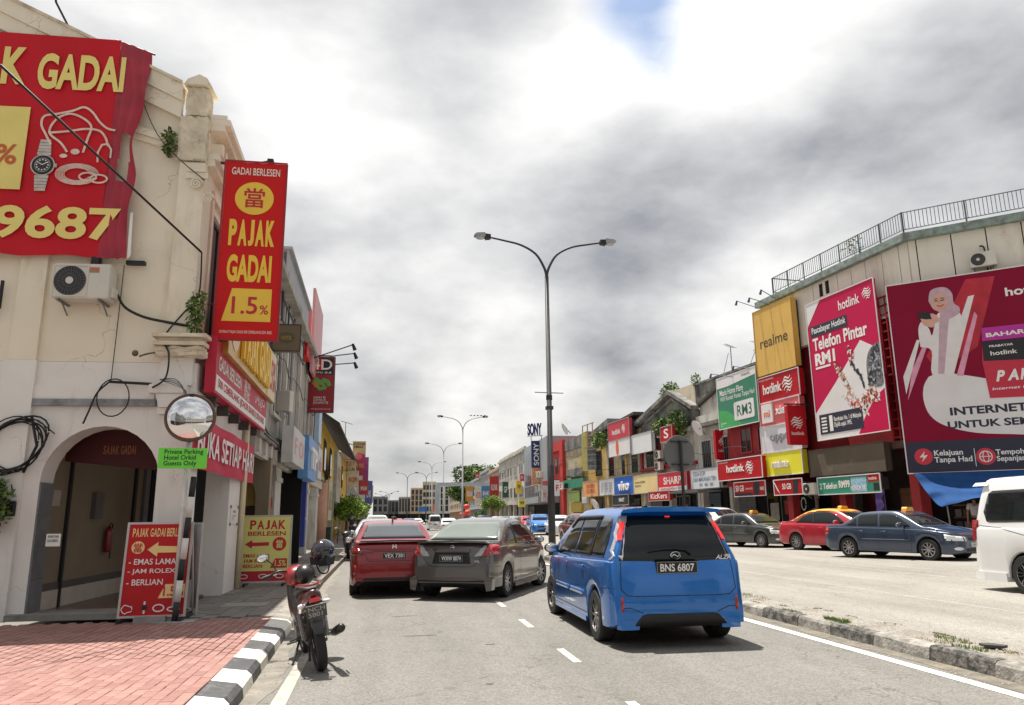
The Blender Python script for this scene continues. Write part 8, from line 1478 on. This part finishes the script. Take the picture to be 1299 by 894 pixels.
S['seams']=SEDAN['seams']; car(S,'red_taxi','red saloon taxi with a yellow roof and orange roof light, second in the taxi row',at(16.55,26.3,.19,-72),tred,style='ten',taxi=1,plate_f='HWA 2140',mirm=tred)
S=dict(OLD); car(S,'grey_taxi','grey green saloon taxi with an orange roof light, left of the red and yellow taxi',at(15.5,31.2,.18,-70),greyt,style='ten',taxi=1,plate_f='HW 5512',mirm=greyt)
S=dict(SEDAN); car(S,'far_red_taxi','red taxi with an orange roof light half hidden behind the blue people carrier',at(13.75,36.8,.15,-74),tred,style='six',taxi=1)
car(dict(SEDAN),'white_hatchback','white car parked close to the shops behind the grey green taxi',at(16.6,37.2,.40,-80),whitec,style='six')
# white van
S=dict(VAN); rlb=M('alloy_black_chrome',(.35,.35,.35),.2,.05,5,metal=1.); S['sidelamp']=[]
S['extra']=[]
S['polys']=[('roof_spoiler',lambda p:p,'x',[(-.70,1.90),(-.62,1.965),(.62,1.965),(.70,1.90),(.62,1.90),(-.62,1.90)],-2.42,-2.05),('rear_skirt',lambda p:p,'z',[(-2.50,-.80),(-2.50,.80),(-2.2,.88),(-1.66,.885),(-1.66,-.885),(-2.2,-.88)],.19,.34)]
S['polys']+=[('tail_lamp',redlens,'y',[(-2.425,.90),(-2.375,.90),(-2.345,1.27),(-2.39,1.27)],a_,b_) for a_,b_ in ((-.835,-.70),(.70,.835))]
S['top']=[(a,b*1.04 if b>1 else b) for a,b in VAN['top']]
vr,vp,vb=car(S,'white_van','white van with dark windows cut off by the right edge of the picture',at(11.85,10.75,.09,-91),whitec,style='petal',rimm=rlb)
# rest of the traffic ---------------------------------------------------------------
far_=[(SEDAN,'maroon_car','dark maroon car just left of the blue people carrier on the far carriageway',10.15,38.5,-88,maroon,1.07),
 (SEDAN,'white_sedan','white saloon behind the foot of the tall lamp post',13.0,57,-92,whitec,1.),
 (SEDAN,'bright_blue_car','bright blue car facing the camera left of the tall lamp post',12.3,61,-95,skyb,1.08),
 (SEDAN,'red_car','small red car parked left of the bright blue car',13.3,72,-90,tred,1.),
 (SEDAN,'silver_car','silver car parked two places left of the bright blue car',13.2,78,-92,silver,1.),
 (SEDAN,'silver_car','grey silver car parked under the yellow hanging sign',13.0,85,-90,silver,1.),
 (SEDAN,'silver_car','pale silver car parked in front of the clipped round tree',13.4,92,-90,whitec,1.),
 (MPV,'dark_blue_suv','dark blue people carrier in front of the low dark bush',12.1,94,-90,dblue,1.05),
 (SEDAN,'white_sedan','far white saloon below the red lanterns',13.6,118,-90,whitec,1.),
 (SEDAN,'white_sedan','far white saloon just left of the dark blue people carrier',13.0,108,-90,whitec,1.),
 (SEDAN,'silver_sedan','dull silver saloon parked right in front of the red saloon',-.22,28.5,90,silver,1.),
 (MPV,'white_suv','white topped car parked ahead of the dull silver saloon',-.45,52,90,whitec,1.07),
 (SEDAN,'black_car','black car parked further along the left kerb',-.3,70,90,paint('car_black',(.02,.02,.022),.25,.2),1.),
 (SEDAN,'silver_sedan','light saloon parked far along the left kerb',-.2,88,90,silver,1.),
 (SEDAN,'white_sedan','white saloon driving in the right hand lane just past the grey saloon',5.85,72,90,whitec,1.),
 (VAN,'small_white_van','white van driving ahead to the left of the white saloon',6.2,98,90,whitec,.95),
 (SEDAN,'dark_blue_sedan','dark blue saloon driving ahead in the middle lane',2.75,88,90,dblue,1.),
 (SEDAN,'red_white_car','red car driving ahead left of the dark blue saloon',1.8,105,90,tred,1.),
 (SEDAN,'white_sedan','tiny white saloon far ahead right of the dark blue saloon',5.4,128,90,whitec,1.)]
for Sx,nm,lb,x,y,hd,pm_,sc in far_:
    S=dict(Sx); S['sidelamp']=[]; S['extra']=[('tail_lamp',redlens,'B',[(.50,.78),(.50,.92),(.78,.92),(.78,.78)],.012),('tail_lamp',redlens,'B',mirror_pts([(.50,.78),(.50,.92),(.78,.92),(.78,.78)]),.012),('headlamp',lensm,'F',[(.42,.62),(.42,.74),(.74,.78),(.76,.64)],.012),('headlamp',lensm,'F',mirror_pts([(.42,.62),(.42,.74),(.74,.78),(.76,.64)]),.012),('grille',blackp,'F',[(-.36,.56),(-.36,.70),(.36,.70),(.36,.56)],.012),('lower_grille',blackp,'F',[(-.6,.28),(-.6,.40),(.6,.40),(.6,.28)],.012),('number_plate',blackp if hd>0 else whitep,'B',[(-.24,.68),(-.24,.78),(.24,.78),(.24,.68)],.016)]
    S.pop('polys',None); S.pop('lines',None); S['mould']=[]
    car(S,nm,lb,at(x,y,(rz(x) if x>7 else 0),hd)@Matrix.Scale(sc,4),pm_,far=True,style='six')
# ------------------------------------------------------------------ motorcycles
def motorcycle(name,label,m4,lean=0.,main=None,second=None,detail=True,platetxt=None):
    g=thing(name,label,'motorcycle',m4@Matrix.Rotation(R(lean),4,'X')); main=main or M('moto_red',(.26,.008,.012),.3,.1,3,coat=.6); sd_=second or M('moto_dark',(.02,.018,.018),.4,.1,coat=.4); eng=M('engine_grey',(.10,.095,.09),.5,.2,14,metal=.6)
    for x,w in ((-.62,.11),(.62,.09)):
        r=.29; t=MB(); t.lathe([(r*.76,-w*.3),(r*.9,-w*.5),(r*.975,-w*.38),(r,-w*.12),(r,w*.12),(r*.975,w*.38),(r*.9,w*.5),(r*.76,w*.3),(r*.76,-w*.3)],32); o=t.build('wheel',rubber,g,True); o.location=(x,0,r)
        m_=MB(); m_.lathe([(r*.78,-.03),(r*.70,-.025),(r*.70,.025),(r*.78,.03)],24)
        for k in range(5): m_.box(.03,r*.73,-.012,.012,-.014,.014,Matrix.Rotation(k*1.2566,4,'Y'))
        m_.lathe([(.001,-.05),(.05,-.045),(.05,.045),(.001,.05)],12); m_.build('rim',sd_,o); 
    MB().tube(catm([(-.62,.09,.30),(-.35,.10,.34),(-.12,.10,.38)],3),.022,6).build('swing_arm',eng,g,True); MB().tube(catm([(-.62,-.09,.30),(-.35,-.10,.34),(-.12,-.10,.38)],3),.022,6).build('swing_arm',eng,g,True)
    m_=MB(); m_.ell((.02,0,.42),(.20,.13,.15),12,8); m_.box(-.1,.14,-.14,.14,.28,.42); m_.tube([(.05,0,.42),(.26,0,.44)],.075,10); m_.build('engine',eng,g,True)
    for s in (-1,1): MB().tube([(.62,s*.075,.29),(.50,s*.075,.62),(.44,s*.07,.80)],[.028,.026,.022],8).build('fork',M('fork_grey',(.2,.2,.2),.4,.1,metal=.6),g,True)
    MB().tube([(-.55,.12,.34),(-.46,.13,.60)],.028,8).build('shock_absorber',M('shock_spring',(.16,.15,.14),.5,.5,40),g); MB().tube([(-.55,-.12,.34),(-.46,-.13,.60)],.028,8).build('shock_absorber',M('shock_spring',(.16,.15,.14)),g)
    # skin panels lofted along x: (x, halfwidth, zlow, zhigh)
    def loft(sec,nm,mt,n=14):
        m_=MB(); vs=[]
        for x,w,z0,z1 in sec:
            for k in range(n):
                a=6.2832*k/n; c,s_=math.cos(a),math.sin(a); vs.append((x,w*(abs(c)**.8)*(1 if c>0 else -1),(z0+z1)/2+(z1-z0)/2*(abs(s_)**.8)*(1 if s_>0 else -1)))
        L_=len(sec); m_.add(vs,[(i*n+k,(i+1)*n+k,(i+1)*n+(k+1)%n,i*n+(k+1)%n) for i in range(L_-1) for k in range(n)]+[tuple(range(n)),tuple((L_-1)*n+k for k in range(n))]); return m_.build(nm,mt,g,True)
    loft([(-.86,.035,.80,.86),(-.78,.085,.70,.87),(-.62,.115,.64,.86),(-.40,.125,.56,.83),(-.15,.115,.50,.76),(.05,.085,.46,.66)],'tail_fairing',M('moto_dark_red',(.07,.008,.01),.3,.25,6,coat=.8)); loft([(-.80,.05,.86,.885),(-.62,.115,.845,.905),(-.40,.13,.82,.90),(-.15,.13,.77,.86),(.05,.11,.73,.81),(.14,.07,.68,.75)],'seat',M('seat_black',(.02,.019,.018),.6,.15,20))
    loft([(-.82,.06,.68,.73),(-.60,.10,.60,.68),(-.35,.12,.50,.60),(-.1,.11,.42,.54)],'side_cover',sd_); loft([(.06,.09,.50,.66),(.20,.13,.40,.70),(.36,.15,.38,.86),(.46,.14,.44,.96),(.54,.10,.55,.96)],'leg_shield',sd_); loft([(.30,.10,.82,.98),(.42,.15,.82,1.06),(.54,.13,.80,1.03),(.62,.06,.82,.94)],'headlamp_cowl',main)
    MB().ell((.60,0,.90),(.05,.09,.06),10,6).build('headlamp',lensm,g,True); loft([(.40,.045,.56,.60),(.55,.06,.60,.64),(.70,.055,.575,.62),(.84,.04,.50,.55),(.90,.025,.44,.48)],'front_mudguard',main); 
    m_=MB(); 
    loft([(-.96,.05,.42,.46),(-.90,.07,.48,.53),(-.82,.07,.58,.64),(-.76,.06,.66,.70)],'rear_mudguard',sd_)
    MB().tube(catm([(.42,.33,.99),(.40,.20,1.03),(.42,0,.99),(.40,-.20,1.03),(.42,-.33,.99)],4),.014,8).build('handlebar',sd_,g,True)
    for s in (-1,1):
        o=MB().tube([(.42,s*.27,1.0),(.41,s*.39,.985)],.022,8).build('grip',blackp,g); MB().tube([(.48,s*.34,.98),(.47,s*.22,1.0)],.007,5).build('lever',chrome,g)
        o=MB().tube(catm([(.41,s*.22,1.03),(.42,s*.27,1.14),(.40,s*.33,1.20)],3),.007,6).build('mirror_stem',blackp,g,True); m_=MB(); m_.ell((.40,s*.36,1.22),(.018,.075,.045),12,7); m_.build('mirror',blackp,o,True); m_=MB(); m_.ell((.378,s*.36,1.22),(.006,.068,.038),12,6); m_.build('mirror_glass',M('mirror_sky',(.8,.85,.9),.05,0,metal=1.),o,True)
        m_=MB(); m_.ell((-.80,s*.13,.72),(.035,.045,.026),10,6); m_.build('indicator',lensm,g,True); MB().tube([(-.80,s*.05,.73),(-.80,s*.11,.72)],.012,6).build('indicator_stem',blackp,g)
    MB().poly([(-.055,.745),(.055,.745),(.045,.79),(-.045,.79)],-.905,-.86,'x').build('tail_lamp',M('tail_red_bright',(.75,.02,.03),.2,.05,coat=1.),g)
    pl_=MB(); T_=Matrix.Translation((-.925,0,.655))@Matrix.Rotation(R(-18),4,'Y'); pl_.box(-.006,.006,-.105,.105,-.07,.07,T_); p_=pl_.build('number_plate',M('plate_worn',(.06,.06,.06),.5,.2),g)
    if platetxt:
        v,f=text_mesh(platetxt,.03,0); MB().add([T_@Vector((-.009,.088-a*.176,-.055+b*.11)) for a,b in v],f).build('lettering',M('plate_grey_print',(.35,.35,.34),.6,.1),p_)
    MB().tube(catm([(.10,-.12,.30),(-.10,-.17,.27),(-.35,-.19,.30),(-.50,-.20,.34)],3),.022,8).build('exhaust_pipe',chrome,g,True); MB().tube([(-.42,-.20,.315),(-.55,-.21,.345),(-.88,-.225,.42),(-.93,-.23,.43)],[.03,.046,.048,.034],14).build('silencer',M('silencer_dark',(.05,.045,.045),.35,.2,8,metal=.8),g,True); MB().tube([(-.60,-.285,.36),(-.80,-.29,.41)],.012,5).build('heat_shield',chrome,g)
    for s in (-1,1): MB().tube([(-.05,s*.12,.27),(-.05,s*.26,.26)],.013,6).build('footrest',blackp,g); MB().tube([(-.42,s*.13,.36),(-.40,s*.26,.34)],.012,6).build('footrest',blackp,g)
    MB().tube([(-.08,.12,.28),(-.18,.24,.06),(-.20,.27,.01)],[.014,.012,.02],6).build('side_stand',blackp,g,True); MB().tube([(-.10,.02,.25),(-.25,.06,.10),(-.30,.07,.07)],.014,6).build('centre_stand',blackp,g,True)
    MB().tube(catm([(-.45,.12,.90),(-.70,.11,.93),(-.84,.05,.92),(-.84,-.05,.92),(-.70,-.11,.93),(-.45,-.12,.90)],4),.013,6).build('grab_rail',main,g,True)
    return g
mx_,my_=-0.56,8.41; hd=103; ax_=math.radians(hd); bx=mx_-.03+.58*math.cos(ax_); by=my_+.58*math.sin(ax_)
motorcycle('parked_motorcycle','black and red motorcycle leaning on its side stand by the striped kerb',at(bx,by,.0,hd)@Matrix.Scale(.95,4),-11,platetxt='NCH\n5801')
hx_=MB(); C_=bx+.36*math.cos(ax_); D_=by+.36*math.sin(ax_)
hl=thing('helmet','glossy black helmet hung on the handlebar of the parked motorcycle','helmet',at(C_+.11,D_-.02,1.14,hd-40)); m_=MB(); m_.ell((0,0,0),(.155,.13,.135),20,12); o=m_.build('shell',M('helmet_black',(.012,.013,.02),.12,.05,coat=1.),hl,True); m_=MB(); m_.ell((.045,0,-.015),(.125,.122,.075),16,8); m_.build('visor',M('visor_dark',(.02,.025,.035),.06,0,coat=1.),hl,True); MB().poly([(-.10,-.06),(.10,-.06),(.07,-.15),(-.08,-.15)],-.11,.11).build('lining',blackp,hl); MB().tube(catm([(0,.10,-.10),(.05,.06,-.24),(.05,-.04,-.24),(0,-.10,-.10)],4),.009,5).build('strap',blackp,hl,True)
h2=thing('seat_helmet','matt black open helmet shell resting on the motorcycle seat','helmet',at(bx+.10*math.cos(ax_)-.12,by+.10*math.sin(ax_)+.02,.90,hd)); m_=MB(); m_.ell((0,0,0),(.14,.115,.11),18,10); m_.build('shell',M('helmet_matt',(.02,.02,.02),.35,.1),h2,True); MB().tube([(-.06,.11,-.03),(.10,.112,-.05),(.13,0,-.05),(.10,-.112,-.05),(-.06,-.11,-.03)],.012,5).build('rim',blackp,h2)
wx2,wy2=-1.41,29.55; motorcycle('parked_scooter','dark motorcycle parked at the kerb just left of the red saloon',at(wx2+.15,wy2+.75,0,97),-8,main=M('moto_black',(.02,.02,.022),.35,.1,coat=.6))
motorcycle('far_motorcycle','distant motorcycle riding ahead of the dull silver saloon',at(.75,62,0,90),0,main=M('moto_black',(.02,.02,.022)))
# ------------------------------------------------------------------ people
def person(name,label,m4,H=1.70,top=None,legs=None,pose=None,hair=True,cat='person'):
    g=thing(name,label,cat,m4); sk=M('skin',(.36,.20,.13),.6,.05,6); p=dict(la=(-.26,.02,.80),ra=(.26,.02,.80),lh=(-.27,.08,.56),rh=(.27,.08,.56),lf=(-.11,.02,0),rf=(.11,.02,0),lk=(-.10,.03,.46),rk=(.10,.03,.46)); p.update(pose or {}); s=H/1.70
    def skin(nm,vs,es,rs,mat,lev=1):
        me=bpy.data.meshes.new(nm); me.from_pydata([(a*s,b*s,c*s) for a,b,c in vs],es,[]); o=bpy.data.objects.new(nm,me); COL.objects.link(o); md=o.modifiers.new('k','SKIN'); 
        for i,r in enumerate(rs): me.skin_vertices[0].data[i].radius=(r[0]*s,r[1]*s) if isinstance(r,tuple) else (r*s,r*s)
        me.skin_vertices[0].data[0].use_root=True; sb=o.modifiers.new('s','SUBSURF'); sb.levels=lev; sb.render_levels=lev; dg=bpy.context.evaluated_depsgraph_get(); m2=bpy.data.meshes.new_from_object(o.evaluated_get(dg)); bpy.data.objects.remove(o); m2.materials.clear(); m2.materials.append(mat); q=bpy.data.objects.new(nm,m2); COL.objects.link(q); q.parent=g
        for f in m2.polygons: f.use_smooth=True
        return q
    V=[(0,0,.93),(0,0,1.12),(0,0,1.32),(0,.0,1.44),(0,.01,1.50),(0,.02,1.60),(-.17,0,1.39),(.17,0,1.39),(-.25,0,1.12),(.25,0,1.12),p['la'],p['ra'],p['lh'],p['rh'],(-.095,0,.88),(.095,0,.88),p['lk'],p['rk'],(p['lf'][0],p['lf'][1],.08),(p['rf'][0],p['rf'][1],.08),(p['lf'][0],p['lf'][1]+.15,.04),(p['rf'][0],p['rf'][1]+.15,.04)]
    E_=[(0,1),(1,2),(2,3),(3,4),(4,5),(2,6),(2,7),(6,8),(7,9),(8,10),(9,11),(10,12),(11,13),(0,14),(0,15),(14,16),(15,17),(16,18),(17,19),(18,20),(19,21)]
    V[10]=(V[10][0],V[10][1],V[10][2]+.04); RS=[(.14,.10),(.13,.09),(.15,.10),.055,.05,(.075,.09),.055,.055,.04,.04,.033,.033,.02,.02,.085,.085,.055,.055,.04,.04,.035,.035]
    skin('body',V,E_,RS,sk)
    tp_=skin('shirt',[(0,0,.90),(0,0,1.12),(0,0,1.34),(-.18,0,1.39),(.18,0,1.39),(-.24,0,1.20),(.24,0,1.20)],[(0,1),(1,2),(2,3),(2,4),(3,5),(4,6)],[(.18,.125),(.165,.115),(.175,.12),.08,.08,.068,.068],top)
    skin('trousers',[(0,0,.92),(-.10,0,.84),(.10,0,.84),p['lk'],p['rk'],(p['lf'][0],p['lf'][1],.12),(p['rf'][0],p['rf'][1],.12)],[(0,1),(0,2),(1,3),(2,4),(3,5),(4,6)],[(.165,.12),.10,.10,.075,.075,.06,.06],legs)
    if hair: m_=MB(); m_.ell((0,-.005,1.635*s),(.085*s,.10*s,.095*s),12,8); m_.build('hair',M('hair_black',(.012,.01,.01),.6,.1),g,True)
    m_=MB(); m_.ell((0,.10*s,1.60*s),(.012,.018,.018),6,5); m_.build('nose',sk,g,True)
    for sx in (-1,1):
        m_=MB(); m_.ell((sx*.032*s,.088*s,1.625*s),(.012,.008,.008),6,4); m_.build('eye',blackp,g); hnd=p['lh'] if sx<0 else p['rh']
        for k in range(5): m_=MB(); m_.tube([(hnd[0]*s+(k-2)*.012,hnd[1]*s,hnd[2]*s-.01),(hnd[0]*s+(k-2)*.015,hnd[1]*s+.01,hnd[2]*s-(.08 if k else .05))],[.008,.006],5); m_.build('finger',sk,g,True)
    return g
shirtw=M('shirt_white',(.62,.60,.60),.8,.08,6); trd=M('trousers_dark',(.03,.03,.035),.8,.1,6); shd=M('shirt_dark',(.035,.035,.04),.8,.1,6)
q=20.97,25.74; man=person('person','person in a white short sleeved shirt with their back turned under the blue tarpaulin',at(21.2,25.0,.40,-25),1.68,shirtw,trd)
rb=thing('red_tray','bright red tray on a stool beside the person in the white shirt','tray',at(20.75,24.35,.40)); B('stool',M('old_steel'),rb,(-.15,.15,-.15,.15,0,.58)); B('tray',hotr,rb,(-.25,.25,-.12,.12,.581,.64))
person('person','person in dark clothes walking on the left pavement under the small round tree',at(-2.0,50,.148,175),1.68,shd,trd,dict(lf=(-.1,.2,0),rf=(.1,-.2,0),lk=(-.1,.16,.46),rk=(.1,-.02,.46)))
person('person','person in a dark top standing beyond the small round tree on the left pavement',at(-1.95,58,.148,160),1.65,shd,trd)
person('person','rider in a dark jacket on the distant motorcycle',at(.75,61.9,.42,0),1.45,shd,trd,dict(la=(-.3,.3,.95),ra=(.3,.3,.95),lh=(-.3,.5,.95),rh=(.3,.5,.95),lf=(-.2,.1,0),rf=(.2,.1,0),lk=(-.2,.25,.55),rk=(.2,.25,.55)))
person('person','person in a white top walking past the SHARP shop on the right pavement',at(17.0,44.5,.40,185),1.66,shirtw,trd,dict(lf=(-.1,.18,0),rf=(.1,-.18,0)))
person('person','person in dark clothes standing beneath the coffee shop sign on the right pavement',at(18.4,41.5,.40,90),1.7,shd,trd)
